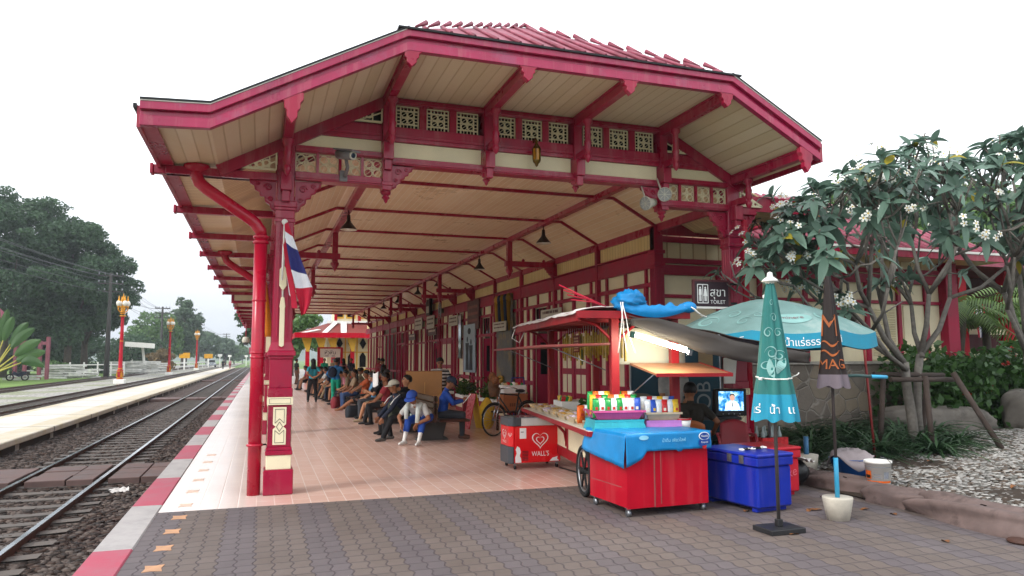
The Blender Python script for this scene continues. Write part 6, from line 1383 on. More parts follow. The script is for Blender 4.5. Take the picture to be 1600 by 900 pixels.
ph=thing('pink_gable_house','pink roofed gable end of a small house at the far left edge','house',(-25.3,75,-.3)); b=MB(); b.box(-3.5,1.9,0,6,0,6.0,CREAM); b.prism([(-3.5,6.0),(1.9,6.0),(-.8,9.2)],(0,0.05,0),(1,0,0),(0,0,1),(0,6,0),CREAM); b.build('wall',ph); b=MB(); b.prism([(2.3,5.7),(2.5,5.9),(-.8,9.6),(-.8,9.25)],(0,-.3,0),(1,0,0),(0,0,1),(0,7,0),RTILE); b.prism([(-4.0,5.7),(-4.2,5.9),(-.8,9.6),(-.8,9.25)],(0,-.3,0),(1,0,0),(0,0,1),(0,7,0),RTILE); b.build('roof',ph)
b=MB(); b.box(1.75,2.0,-.2,0,0,9.4,PKW); b.box(-3.5,1.9,-.12,-.01,5.7,5.95,PKW); b.build('trim',ph)
sg=thing('railway_signal','slim railway signal mast with a red head beside the far track','signal',(-2.3,180,-.4)); b=MB(); b.tube([(0,0,0),(0,0,4.4)],.09,WHITE,8); b.build('mast',sg); b=MB(); b.box(-.3,.3,-.1,.1,3.2,4.8,mat('signal_red','#b01c3c',.5)); b.build('head',sg)
for (x,y,l) in ((-9.3,190,'short white trackside post nearest the parked pickup'),(-8.6,230,'white trackside post farther along the yard'),(-4.2,240,'white trackside board beside the near track far away')):
    t=thing('trackside_post',l,'post',(x,y,-.4)); b=MB(); b.box(-.12,.12,-.12,.12,0,3.2,WHITE); b.build('post',t); b=MB(); b.box(-.5,.5,-.05,.05,2.7,3.3,WHITE); b.build('plate',t)
b=MB(); q=random.Random(4)
def litter(u,v): return (-2.2+.22*u+.05*math.sin(v*9),13.2+.3*v,-.38+.05*n1(u*4,v*4)+.03*n2(u*9,v*7))
b.grid(litter,14,14,TARPW); b.build('litter',label='crumpled white plastic litter lying on the ballast near the kerb',cat='litter')
# ================================================================ people
SKIN=mat('tan_skin','#8a5a3e',.55,var=.1,scale=8,sss=.08); SKINL=mat('light_brown_skin','#a87656',.55,var=.1,scale=8,sss=.08); HAIR=mat('black_hair','#15110f',.5,var=.3,scale=30,bump=.3); EYE=mat('dark_eye','#1a1412',.3); LIP=mat('lip_skin','#6f3c34',.5)
def cl(n,c): return mat('clothing_'+n,c,.85,var=.22,scale=7,bump=.25,bscale=35)
def striped(n,c1,c2,w=.09):
    if n in MATS: return MATS[n]
    m,t=newmat(n,.85); co=t.coord(); z=t.xyz(co)[2]; f=t.math('GREATER_THAN',t.math('FRACT',t.math('DIVIDE',z,w)),.5); t.base(t.mix(f,lin(c1),lin(c2))); MATS[n]=m; return m
def v3(a): return np.array(a,float)
def ik(a,b,l1,l2,pole):
    a,b,pole=v3(a),v3(b),v3(pole); d=b-a; L=np.linalg.norm(d); 
    if L>(l1+l2)*.995: b=a+d/L*(l1+l2)*.995; d=b-a; L=np.linalg.norm(d)
    u=d/L; x=(l1*l1-l2*l2+L*L)/(2*L); h=math.sqrt(max(0,l1*l1-x*x)); p=pole-u*np.dot(pole,u); p/=np.linalg.norm(p)+1e-9
    return a+u*x+p*h,b
def capsule_mesh(p0,r0,p1,r1,n=10,k=4):
    p0,p1=v3(p0),v3(p1); d=p1-p0; L=np.linalg.norm(d)
    if L<1e-5: d=v3((0,0,1)); L=1e-5
    u=d/L; a=v3((1,0,0)) if abs(u[0])<.8 else v3((0,1,0)); x=np.cross(u,a); x/=np.linalg.norm(x); y=np.cross(u,x); V=[];rows=[]
    for i in range(k+1): t=-PI/2+PI/2*i/k; rows.append((p0+u*r0*math.sin(t),r0*math.cos(t)))
    for i in range(k+1): t=PI/2*i/k; rows.append((p1+u*r1*math.sin(t),r1*math.cos(t)))
    for c,r in rows:
        r=max(r,1e-4)
        for j in range(n): q=2*PI*j/n; V.append(c+(x*math.cos(q)+y*math.sin(q))*r)
    m=len(rows); F=[(i*n+j,i*n+(j+1)%n,(i+1)*n+(j+1)%n,(i+1)*n+j) for i in range(m-1) for j in range(n)]
    F.append(tuple(range(n))[::-1]); F.append(tuple((m-1)*n+j for j in range(n))); return V,F
def person(label,loc,rz,pel=(0,0,.93),lean=0,side=0,hp=0,hy=0,ank=None,wr=None,kp=((-.1,1,.1),(.1,1,.1)),ep=((-1,-.6,-.3),(1,-.6,-.3)),toe=(0,0),sh=1.0,top=None,bot=None,shoe=None,skin=None,sleeve='short',legs='long',hair='short',hat=None,vox=.014,group=None,hd=((0,0,-1),(0,0,-1)),female=False,socks=None,extra=None,headlean=None):
    t=thing('person',label,'person',loc,rz,group); skin=skin or SKIN; shoe=shoe or BLACK
    pel=v3(pel); la,sa=R(lean),R(side); T=v3((math.sin(sa),math.sin(la)*math.cos(sa),math.cos(la)*math.cos(sa)))
    chest=pel+T*.31; nb=pel+T*.49; sw=.155 if female else .175
    S=[nb-T*.05+v3((s*sw,0,0)) for s in (-1,1)]; Hh=[pel+v3((s*.085,0,-.02)) for s in (-1,1)]
    hl=R(lean*.55+hp if headlean is None else headlean); ND=v3((math.sin(sa)*.5,math.sin(hl),math.cos(hl))); ND/=np.linalg.norm(ND)
    head=nb+ND*.185
    fy=R(hy); pit=R(hp+lean*.45 if headlean is None else headlean); fw=v3((math.sin(-fy)*math.cos(pit)*1.0,math.cos(fy)*math.cos(pit),-math.sin(pit))); fw/=np.linalg.norm(fw); upv=ND-fw*np.dot(ND,fw); upv/=np.linalg.norm(upv); rt=np.cross(fw,upv)
    if ank is None: ank=((-.1,0,.07),(.1,0,.07))
    if wr is None: wr=((-.24,.06,pel[2]-.12),(.24,.06,pel[2]-.12))
    C=[]; TOP,BOT,SKN,SHO,EYEI,LIPI,SOC=range(7); cw=.012
    # torso
    wd=.075 if female else .085
    C+= [(Hh[0],.105,Hh[1],.105,BOT)]
    for s in (-1,1): C+=[(pel+v3((s*.06,0,.03)),.108,pel+T*.2+v3((s*.05,0,0)),.10,TOP),(pel+T*.2+v3((s*.05,0,0)),.10,chest+v3((s*wd,0,0)),.115,TOP),(chest+v3((s*wd,0,0)),.112,S[0 if s<0 else 1]*.75+nb*.25-T*.015,.07,TOP)]
    C+=[(S[0],.066,S[1],.066,TOP),(nb-T*.03,.06,nb+ND*.03,.055,TOP),(nb-ND*.02,.052,head-ND*.06,.05,SKN)]
    if female: C+=[(chest+v3((s*.07,0,0))+np.cross(v3((1,0,0)),T)*-.07,.06,chest+v3((s*.07,0,0))+np.cross(v3((1,0,0)),T)*-.07+v3((0,0,.001)),.06,TOP) for s in (-1,1)]
    # head
    C+=[(head+fw*.0+upv*.035,.092,head-fw*.022+upv*.028,.094,SKN),(head+fw*.035-upv*.005,.072,head+fw*.042-upv*.075,.045,SKN),(head+fw*.03-upv*.04,.062,head+fw*.0-upv*.03,.07,SKN)]
    C+=[(head+fw*.088+upv*.012,.012,head+fw*.112-upv*.022,.014,SKN),(head+fw*.105-upv*.028-rt*.009,.009,head+fw*.105-upv*.028+rt*.009,.009,SKN)]
    for s in (-1,1):
        C+=[(head+rt*s*.09+upv*.015-fw*.005,.016,head+rt*s*.088-upv*.02-fw*.003,.012,SKN),(head+fw*.093+rt*s*.032+upv*.016,.0085,head+fw*.093+rt*s*.036+upv*.016,.0085,EYEI),(head+fw*.095+rt*s*.02+upv*.036,.006,head+fw*.09+rt*s*.05+upv*.036,.005,EYEI)]
    C+=[(head+fw*.089-upv*.055-rt*.016,.008,head+fw*.089-upv*.055+rt*.016,.008,LIPI)]
    # arms
    for i,s in ((0,-1),(1,1)):
        e,w=ik(S[i],wr[i],.285,.25,ep[i])
        if sleeve=='long': C+=[(S[i],.062,e,.052,TOP),(e,.05,w-(w-e)*.06,.04,TOP)]
        elif sleeve=='none': C+=[(S[i],.056,e,.042,SKN)]
        else:
            m=S[i]+(e-S[i])*.62; C+=[(S[i],.064,m,.062,TOP),(m,.046,e,.041,SKN)]
        if sleeve!='long': C+=[(e,.041,w,.028,SKN)]
        f=v3(hd[i]) if hd[i] is not None else (w-e); f=f/np.linalg.norm(f); fa=(w-e)/np.linalg.norm(w-e); f=f*.7+fa*.3; f/=np.linalg.norm(f)
        side_=np.cross(f,v3((s,.2,.1))); side_/=np.linalg.norm(side_); pn=np.cross(side_,f)
        k=w+f*.085; C+=[(w,.027,w+f*.04,.03,SKN),(w+f*.03-side_*.018,.02,k-side_*.024,.015,SKN),(w+f*.03+side_*.018,.02,k+side_*.024,.015,SKN)]
        for j,(o,l) in enumerate(((-.030,.062),(-.010,.074),(.011,.07),(.030,.055))):
            q=k+side_*o; q1=q+f*l*.5+pn*s*-.006; q2=q+f*l*.85+pn*s*-.026; C+=[(q,.0105,q1,.0095,SKN),(q1,.0095,q2,.0085,SKN)]
        th=w+f*.03-side_*.03; C+=[(th,.014,th+f*.035-side_*.028,.012,SKN),(th+f*.035-side_*.028,.012,th+f*.065-side_*.030,.010,SKN)]
    # legs
    for i,s in ((0,-1),(1,1)):
        A=v3(ank[i]); K,A=ik(Hh[i],A,.43,.42,kp[i]); ta=R(toe[i]); fd=v3((math.sin(ta),math.cos(ta),0))
        if legs=='long': C+=[(Hh[i],.108,K,.074,BOT),(K,.072,A+(K-A)*.08,.056,BOT)]
        elif legs=='short': m=Hh[i]+(K-Hh[i])*.8; C+=[(Hh[i],.108,m,.085,BOT),(m,.066,K,.056,SKN),(K,.055,K+(A-K)*.35,.057,SKN),(K+(A-K)*.35,.057,A,.034,SKN)]
        if legs=='rolled': m=K+(A-K)*.45; C+=[(Hh[i],.108,K,.076,BOT),(K,.074,m,.066,BOT),(m,.046,A,.036,SOC)]
        foot_tag=SHO; 
        C+=[(A-fd*.045-v3((0,0,.028)),.038,A+fd*.06-v3((0,0,.030)),.038,foot_tag),(A+fd*.05-v3((0,0,.034)),.038,A+fd*.145-v3((0,0,.042)),.028,foot_tag),(A-v3((0,0,.03)),.04,A,.038,SOC if socks else (SHO if shoe is not skin else SKN))]
    if extra: C+=extra
    V=[];F=[]
    for p0,r0,p1,r1,_ in C:
        a,b=capsule_mesh(p0,r0,p1,r1); o=len(V); V+=a; F+=[tuple(o+j for j in f) for f in b]
    me=bpy.data.meshes.new('body_raw'); me.from_pydata([tuple(p) for p in V],[],F); ob=bpy.data.objects.new('body_raw',me); COL.objects.link(ob)
    md=ob.modifiers.new('r','REMESH'); md.mode='VOXEL'; md.voxel_size=vox; md.use_smooth_shade=True
    ms=ob.modifiers.new('s','SMOOTH'); ms.factor=.5; ms.iterations=2 if vox<.012 else 1
    bpy.context.view_layer.update(); dg=bpy.context.evaluated_depsgraph_get(); fin=bpy.data.meshes.new_from_object(ob.evaluated_get(dg)); bpy.data.objects.remove(ob); bpy.data.meshes.remove(me)
    n=len(fin.polygons); co=np.empty(len(fin.vertices)*3,np.float32); fin.vertices.foreach_get('co',co); co=co.reshape(-1,3)
    ce=np.empty(n*3,np.float32); fin.polygons.foreach_get('center',ce); ce=ce.reshape(-1,3)
    best=np.full(n,9.0); tg=np.zeros(n,np.int32)
    for p0,r0,p1,r1,k in C:
        p0,p1=v3(p0),v3(p1); d=p1-p0; dd=max(np.dot(d,d),1e-9); u=np.clip(((ce-p0)@d)/dd,0,1); q=np.linalg.norm(ce-(p0+u[:,None]*d),axis=1)-(r0+(r1-r0)*u)
        if k in (EYEI,LIPI): q=q-.003
        m=q<best; best[m]=q[m]; tg[m]=k
    for m in (top,bot,skin,shoe,EYE,LIP,socks or WP): fin.materials.append(m)
    fin.polygons.foreach_set('material_index',tg); fin.polygons.foreach_set('use_smooth',np.ones(n,bool)); fin.name='body'
    o=bpy.data.objects.new('body',fin); COL.objects.link(o); o.parent=t
    # hair and hat
    M3=np.stack([rt,fw,upv],1)
    def hp_(x,y,z): return head+M3@v3((x,y,z))
    if hair:
        b=MB(); 
        def hs(u,v):
            a=2*PI*u; th=v*1.0; fr=math.cos(a-PI/2); lim=(2.2-1.05*max(0,fr)**.7) if hair!='crop' else 2.1-1.0*max(0,fr)**.7; an=th*lim; r=.107+.004*math.sin(a*9)
            p=hp_(r*.93*math.sin(an)*math.cos(a),r*1.08*math.sin(an)*math.sin(a)-.012,r*math.cos(an)+.036); return p
        b.grid(hs,28,10,HAIR,True,True)
        if hair=='long':
            b.grid(lambda u,v:hp_((u-.5)*.17*(1+.25*v),-.085-.035*math.sin(PI*u)-.01*v,.06-.34*v),10,8,HAIR); b.grid(lambda u,v:hp_((u-.5)*.17*(1+.25*v),-.07-.0*v,.06-.33*v),10,8,HAIR)
        if hair=='bun': b.ell(hp_(0,-.12,.03),.05,HAIR,10,8)
        b.build('hair',t)
    if hat:
        b=MB()
        def dome(u,v):
            a=2*PI*u; an=v*1.52; r=.116; return hp_(r*.95*math.sin(an)*math.cos(a),r*1.08*math.sin(an)*math.sin(a)-.008,r*.98*math.cos(an)+.04)
        b.grid(dome,24,8,hat,True,True)
        def brim(u,v): a=PI*(.14+.72*u); r=.113+.08*v*max(0,math.sin((a-PI*.14)/.72))**.5; return hp_(r*math.cos(a),r*math.sin(a)*1.05,.048-.02*v-.01*math.cos(a)**2*v)
        b.grid(brim,14,4,hat); b.build('cap',t,solid=.004)
    return t,head,S
def sit(label,loc,rz,seat=.44,reach=.42,wide=.11,**k):
    """seated figure, pelvis over the origin, feet in front"""
    h=seat+.095
    kw=dict(pel=(0,0,h),lean=-4,ank=((-wide,reach,.075),(wide,reach,.075)),wr=((-.12,.32,h+.05),(.12,.32,h+.05)),hd=((.4,1,-.2),(-.4,1,-.2)),kp=((-.25,1,.9),(.25,1,.9)),toe=(-8,8)); kw.update(k)
    return person(label,loc,rz,**kw)
NAVY,BLK,GRY,BLU_,TEALC,GRN,ORG,WHT,KHK,BRN,PNK,REDC=cl('navy','#1c2233'),cl('black','#17171a'),cl('charcoal_grey','#3a3c42'),cl('royal_blue','#22489c'),cl('teal','#2a8d9e'),cl('green','#159276'),cl('rust_orange','#b0532e'),cl('pale_grey','#b9b8b4'),cl('khaki','#7a6a52'),cl('brown','#5a3c30'),cl('dusty_pink','#b4727c'),cl('dull_red','#8c2a34')
CAPC=cl('cream_cap','#a9a596'); CAPB=cl('blue_cap','#2a4a9a'); CAPN=cl('navy_cap','#20283c')
# nearest bench
t,h,S=sit('man in a cream cap and navy jacket bent forward on the near bench',(3.0,15.55,0),96,lean=36,hp=-8,reach=.40,wr=((-.16,.70,.36),(.12,.68,.40)),hd=((0,.4,-1),(0,.4,-1)),ank=((-.2,.60,.075),(.14,.34,.075)),top=NAVY,bot=BLK,shoe=cl('two_tone_shoe','#4a4744'),sleeve='long',hair='crop',hat=CAPC,vox=.009,ep=((-.6,-1,.4),(.6,-1,.4)))
b=MB()
for s in (-1,1): 
    p=Vector(S[0 if s<0 else 1]); b.tube([p+Vector((s*.03,-.01,.062)),p+Vector((s*.060,.12,-.03)),p+Vector((s*.058,.2,-.14))],.008,WP,5)
b.build('jacket_stripe',t)
t,h,S=sit('man in a blue cap and pale shirt bent double on the near bench end',(3.22,14.92,0),140,lean=60,hp=4,reach=.42,wr=((-.12,.56,.42),(.2,.60,.38)),hd=((0,.5,-1),(-.3,.5,-1)),ank=((-.2,.62,.08),(.14,.60,.08)),top=WHT,bot=BLU_,shoe=cl('white_shoe','#cfccc8'),socks=cl('white_sock','#d4d2ce'),legs='rolled',hair='crop',hat=CAPB,vox=.009,ep=((-1,-.6,.5),(1,-.6,.5)),skin=SKIN)
b=MB(); p=Vector(h); b.tube([Vector(S[0])+Vector((.03,.03,.05)),Vector(S[0])+Vector((.05,.14,-.05)),Vector(S[0])+Vector((.05,.17,-.32))],[.05,.05,.045],cl('pale_towel','#bfc6c2'),8); b.tube([Vector(S[1])+Vector((-.03,.03,.05)),Vector(S[1])+Vector((-.04,.15,-.05)),Vector(S[1])+Vector((-.05,.17,-.25))],[.045,.05,.04],MATS['clothing_pale_towel'],8); b.build('towel',t)
t,h,S=sit('man in a blue shirt and dark cap on the right side of the bench',(3.72,15.45,0),-106,lean=8,hp=30,reach=.42,wr=((-.08,.40,.80),(.10,.42,.80)),hd=((.3,1,.3),(-.3,1,.3)),top=BLU_,bot=GRY,shoe=BRN,sleeve='long',hair='crop',hat=CAPN,vox=.009,ep=((-1,-.4,-.8),(1,-.4,-.8)))
b=MB(); b.obox((0.0,.52,.84),(.20,.012,.26),(-40,0,0),WP); b.obox((.0,.515,.79),(.1,.014,.06),(-40,0,0),FR2); b.build('folded_leaflet',t)
t,h,S=sit('person in dark clothes behind the cream cap man, one arm raised with paper',(3.05,16.75,0),100,lean=-14,hp=0,wr=((-.25,.58,1.18),(.14,.30,.66)),hd=((-.2,.8,.5),(0,1,0)),top=BLK,bot=BLK,sleeve='short',hair='crop',vox=.011,ep=((-1,.1,-.6),(1,-.5,-.4)),skin=SKINL)
b=MB(); b.grid(lambda u,v:(-.36+.3*u,.66+.06*math.sin(u*3),1.12+.30*v-.05*math.sin(u*4)),8,8,WP); b.build('newspaper',t,solid=.004)
# second and third benches
t,h,S=sit('woman in dark top and shorts with a big backpack on the second bench',(3.12,20.0,0),92,lean=14,hp=18,reach=.36,wr=((-.06,.38,.82),(.1,.4,.8)),hd=((.3,1,.3),(-.3,1,.3)),top=BLK,bot=KHK,legs='short',shoe=cl('tan_shoe','#8a7a62'),hair='long',skin=SKINL,female=True,vox=.011,ank=((-.12,.34,.075),(.16,.55,.075)))
b=MB(); b.ell((.1,-.16,.95),(.2,.16,.27),NAVY,16,12); b.ell((.1,-.3,.86),(.15,.08,.16),BLK,12,8); b.build('backpack',t)
sit('traveller in an orange top with bare legs stretched out on the third bench',(3.2,24.1,0),94,lean=-10,hp=14,ank=((-.1,.84,.08),(.14,.80,.08)),wr=((-.05,.36,.66),(.1,.38,.64)),top=ORG,bot=BLK,legs='short',shoe=SKIN,hair='short',vox=.012,kp=((-.2,.4,1),(.2,.4,1)))
sit('light haired person seated behind the backpack woman on the second bench',(3.15,21.3,0),88,lean=6,hp=12,top=cl('light_blue','#5f8db0'),bot=GRY,hair='short',skin=SKINL,vox=.013)
sit('person in a patterned vest and blue jeans seated in the third row',(3.1,25.6,0),95,lean=4,top=cl('beige_vest','#8f7a62'),bot=cl('denim','#34486e'),hair='long',female=True,vox=.014)
# standing pair
person('woman in a teal top and black trousers standing with hands behind her back',(1.99,30.2,0),4,pel=(0,0,.90),wr=((-.06,-.17,.98),(.10,-.18,1.0)),hd=((1,-.1,-.1),(-1,-.1,-.1)),ep=((-1,-.5,0),(1,-.5,0)),ank=((-.17,.04,.07),(.13,-.02,.07)),top=TEALC,bot=BLK,shoe=BLACK,hair='long',female=True,skin=SKINL,vox=.013)
t,h,S=person('person in a blue jacket and green trousers standing with a dark bag',(2.69,28.2,0),-12,pel=(0,0,.92),top=cl('mid_blue','#2b6ea6'),bot=GRN,sleeve='long',hair='short',wr=((-.2,.2,1.0),(.2,.2,1.0)),shoe=GRN,vox=.013)
b=MB(); b.ell((-.12,-.13,1.2),(.17,.08,.2),NAVY,14,10); b.build('shoulder_bag',t)
person('man in a black and white striped shirt standing behind the cardboard carton',(4.42,18.7,0),170,pel=(0,0,.93),hp=22,wr=((-.2,.24,1.0),(.2,.24,1.05)),top=striped('black_white_stripe_cloth','#15171c','#b0aca6'),bot=BLK,hair='short',vox=.013)
person('dark dressed person standing near the station wall in the background',(5.3,33.5,0),60,pel=(0,0,.92),hp=20,top=GRY,bot=BLK,sleeve='long',hair='short',vox=.016)
# the crowd farther along
outs=[(REDC,BLK,'a dull red top','short'),(TEALC,GRY,'a teal shirt','short'),(KHK,BRN,'khaki clothes','short'),(PNK,NAVY,'a pink top','long'),(NAVY,KHK,'a navy shirt','short'),(WHT,BLK,'a pale shirt','long'),(BLK,BRN,'black clothes','short'),(GRN,GRY,'a green top','bun')]
far=[(3.1,19.2,'near end of the second bench'),(4.05,20.7,'right side of the second bench'),(3.12,26.9,'fourth bench, near end'),(3.15,28.2,'fourth bench, far end'),(3.0,32.9,'sixth bench, near end'),(3.0,33.9,'sixth bench, far end'),(2.8,38.8,'eighth bench, near end'),(2.8,39.9,'eighth bench, far end'),(4.0,27.3,'right side of the fourth bench'),(3.95,33.2,'right side of the sixth bench'),(3.08,30.0,'fifth bench, near end'),(3.0,30.9,'fifth bench, middle'),(3.05,31.7,'fifth bench, far end'),(2.9,35.3,'seventh bench, near end'),(2.85,36.2,'seventh bench, middle'),(2.9,37.0,'seventh bench, far end'),(2.55,41.9,'last bench, near end'),(2.55,42.9,'last bench, far end'),(3.9,30.3,'right side of the fifth bench'),(3.75,36.1,'right side of the seventh bench'),(3.4,42.3,'right side of the last bench'),(3.95,24.4,'right side of the third bench')]
for i,(x,y,w_) in enumerate(far):
    o=outs[i%8]; ri=x>3.3; sit(f'person in {o[2]} seated on the {w_}',(x,y,0),(-92 if ri else 92)+rng.uniform(-9,9),lean=rng.uniform(-6,26),hp=rng.uniform(0,25),ank=((-.12,.4+rng.uniform(-.05,.25),.075),(.13,.38+rng.uniform(-.05,.25),.075)),top=o[0],bot=o[1],hair=o[3],female=o[3]=='long',vox=.018,skin=[SKIN,SKINL][i%2],legs=['long','short'][i%3==1])
stand=[(4.6,44,20),(5.4,47,160),(1.6,49.5,90),(2.3,51.5,-60),(4.0,50,180),(6.2,41,120),(1.3,55,30),(5.0,54.5,200)]
for i,(x,y,a) in enumerate(stand):
    o=outs[(i+3)%8]; person(f'person in {o[2]} standing '+['by the station name sign','under the end of the canopy','at the far left platform edge','near the pavilion steps','in the middle of the far crowd','beside the far doorway','on the paving beyond the tiles','in front of the pavilion wall'][i],(x,y,0),a,pel=(0,0,.92),top=o[0],bot=o[1],hair=o[3],vox=.02,female=o[3]=='long')
person('man in dark shirt and white trousers at the platform edge behind the pipe',(-.28,56,0),150,pel=(0,0,.95),top=BLK,bot=WHT,hair='short',vox=.02,sleeve='long')
person('lone dark figure walking on the island platform in the distance',(-6.3,140,-.1),0,pel=(0,0,.93),ank=((-.1,.22,.07),(.1,-.2,.07)),top=BLK,bot=BLK,hair='short',vox=.025)
person('distant figure in pink at the far end of the island platform',(-5.5,150,-.1),20,pel=(0,0,.93),top=PNK,bot=REDC,hair='short',vox=.025)
# stall keepers
t,h,S=person('vendor in pale grey top and dark apron standing behind the snack cart',(6.05,9.95,0),165,pel=(0,0,.92),hp=15,wr=((-.05,.22,.93),(.07,.23,.93)),hd=((.5,.3,-.8),(-.5,.3,-.8)),ep=((-1,-.4,-.2),(1,-.4,-.2)),top=WHT,bot=BLK,hair='short',vox=.01,skin=SKINL)
sit('man in a dark shirt sitting with his back turned watching the television',(5.98,9.38,0),-35,lean=4,hp=4,top=cl('dark_olive','#2b2823'),bot=GRY,hair='short',vox=.01,wr=((-.3,.28,.62),(.32,.22,.62)),hd=((0,1,-.2),(0,1,-.2)))
# ================================================================ plants, stones
def cloud(name,blobs,n,size,m,parent=None,seed=1,shell=.45,asp=.55,flat=.0,**k):
    q=np.random.default_rng(seed); B=np.array([b[0] for b in blobs],float); Rr=np.array([b[1] for b in blobs],float)
    wgt=(Rr.prod(1))**.8; idx=q.choice(len(B),n,p=wgt/wgt.sum()); d=q.normal(size=(n,3)); d/=np.linalg.norm(d,axis=1)[:,None]
    r=shell+(1.05-shell)*q.random(n)**.7; P=B[idx]+d*Rr[idx]*r[:,None]
    nr=d*.6+q.normal(size=(n,3))*.7; nr[:,2]+=flat; nr/=np.linalg.norm(nr,axis=1)[:,None]
    a=q.normal(size=(n,3)); t=np.cross(nr,a); t/=np.linalg.norm(t,axis=1)[:,None]; bb=np.cross(nr,t); s=size*q.uniform(.6,1.35,n)[:,None]
    V=np.stack([P-t*s,P-bb*s*asp+nr*s*.12,P+t*s,P+bb*s*asp+nr*s*.12],1).reshape(-1,3); F=np.arange(n*4).reshape(-1,4)
    return raw(name,V,F,[m],None,parent,**k)
def crown_blobs(c,r,nb,rs,seed,zbias=0):
    q=np.random.default_rng(seed); out=[]
    for i in range(nb):
        d=q.normal(size=3); d/=np.linalg.norm(d); k=q.random()**.4*.85; p=np.array(c)+d*np.array(r)*k; s=q.uniform(*rs); out.append((p,(s,s,s*.75)))
    for i in range(int(nb*.7)):
        d=q.normal(size=3); d/=np.linalg.norm(d); d[2]=abs(d[2])*1.1-.25; p=np.array(c)+d*np.array(r)*q.uniform(.85,1.12); s=rs[0]*q.uniform(.35,.8); out.append((p,(s*1.2,s,s*.6)))
    return out
BARK=mat('grey_brown_bark','#4b423a',.9,var=.4,scale=5,bump=.5,bscale=20)
def tree(label,loc,h,crown,nb,rs,n,size,m,seed,trunk=.45,limbs=6,group=None,name='broadleaf_tree'):
    t=thing(name,label,'tree',loc,0,group); q=random.Random(seed); b=MB(); cz=crown[0][2]
    b.tube([(0,0,-.5),(q.uniform(-.3,.3),q.uniform(-.3,.3),cz*.35),(q.uniform(-.5,.5),0,cz*.7),(crown[0][0]*.8,crown[0][1],cz+crown[1][2]*.4)],[trunk,trunk*.8,trunk*.6,trunk*.15],BARK,8)
    for i in range(limbs):
        a=q.uniform(0,6.28); z0=cz*q.uniform(.3,.75); e=(crown[0][0]+crown[1][0]*.75*math.cos(a),crown[0][1]+crown[1][1]*.75*math.sin(a),cz+crown[1][2]*q.uniform(-.3,.5)); b.tube([(0,0,z0),(e[0]*.45,e[1]*.45,z0+(e[2]-z0)*.6),e],[trunk*.4,trunk*.25,trunk*.06],BARK,6)
    b.build('trunk',t); cloud('crown',crown_blobs(crown[0],crown[1],nb,rs,seed),n,size,m,t,seed); return t
LD=leafmat('dark_green_leaf','#2c4232','#54704e',.5,.3,.15); LM=leafmat('mid_green_leaf','#3f5c38','#6c8c50',.55,.25,.2); LY=leafmat('light_green_leaf','#4a6a30','#86a04c',.55,.3,.3); LC=leafmat('grey_green_needle','#3b5040','#657a5c',.6,.2,.2)
tree('tallest dark green tree at the far left behind the pale sleepers',(-27.5,97,-.3),22,((.5,0,13.4),(8.2,7,9.4)),70,(1.1,2.6),60000,.2,LD,11)
tree('broad dark tree in the middle of the left group, thick lower branches',(-21.4,98,-.3),20,((0,0,11.4),(6.6,6,8.0)),60,(1.0,2.3),50000,.2,LD,12)
tree('dark tree with a ragged right side leaning toward the near lamp post',(-20.6,103,-.3),16,((.9,0,10),(4.6,5,6)),44,(.7,1.7),30000,.19,LD,13)
tree('lower bushy tree filling the gap under the big left trees',(-29,112,-.3),9,((0,0,4.6),(8.5,4,4.0)),40,(1.3,2.2),20000,.22,LD,14)
tree('bright green tree behind the white shelter',(-20.5,165,-.3),13,((0,0,6.6),(5.5,5,5.5)),36,(1.2,2.2),10000,.34,LM,15)
tree('tall feathery grey green casuarina behind the middle lamp post',(-15.6,172,-.3),17,((0,0,8.6),(3.4,3.4,7.8)),40,(.8,1.5),10000,.3,LC,16,name='casuarina_tree')
tree('second feathery casuarina between the middle and far lamp posts',(-17.4,188,-.3),16,((0,0,8.2),(3.2,3.2,7)),36,(.8,1.5),8000,.32,LC,17,name='casuarina_tree')
tree('rusty brown bush beside the white shelter',(-15.2,132,-.3),4,((0,0,1.8),(2.6,2,1.9)),16,(.6,1.1),2500,.22,leafmat('rusty_leaf','#5a4a2e','#7f6a42'),18,trunk=.15)
for i,(x,y,h,w_,m,l) in enumerate(((-15.5,238,11,6,LC,'bluish green tree behind the far lamp post'),(-11.0,262,9.5,5.5,LC,'dull green tree right of the far lamp post'),(-9.8,310,9,7,LM,'small pale tree group by the parked pickup'),(-8.4,380,8,8,LM,'low rounded tree near the end of the island platform'),(-22,250,12,8,LM,'broad green tree behind the yellow sign boards'),(-5.8,470,8,10,LY,'light green tree at the end of the tracks'),(2.5,520,7,12,LM,'distant tree crossing the end of the tracks'))):
    tree(l,(x,y,-.3),h,((0,0,h*.55),(w_*.6,w_*.6,h*.45)),26,(h*.09,h*.17),5200,.42+.0006*y,m,30+i,trunk=.25,limbs=4)
for i,(x,y,l) in enumerate(((3.0,78,'dark green tree seen under the far canopy, left of the pavilion'),(0.2,95,'green tree behind the pavilion left corner'))):
    tree(l,(x,y,0),6,((0,0,4.2+i*2),(3.4,3,2.6+i)),26,(.8,1.4),6000,.24,[LM,LD][i],50+i,trunk=.25)
tree('bushy green tree standing behind the frangipani at the right edge',(28.5,21.5,0),9,((0,0,5.2),(4.0,4.2,3.8)),46,(.7,1.5),22000,.15,LM,60,trunk=.3)
tree('lighter green tree behind the side roof at the right',(25.5,27,0),10,((0,0,6.0),(4,4,4.2)),40,(.8,1.5),12000,.2,LM,61,trunk=.3)
tree('low dark thicket closing the gap behind the white shelter',(-21,138,-.3),7,((0,0,3.2),(7.5,4,3.2)),40,(1.0,1.9),16000,.22,LD,19,trunk=.2)
tree('dense dark undergrowth below the big left trees',(-27,120,-.3),6,((0,0,2.6),(11,3,2.8)),40,(1.0,1.8),16000,.24,LD,21,trunk=.2)
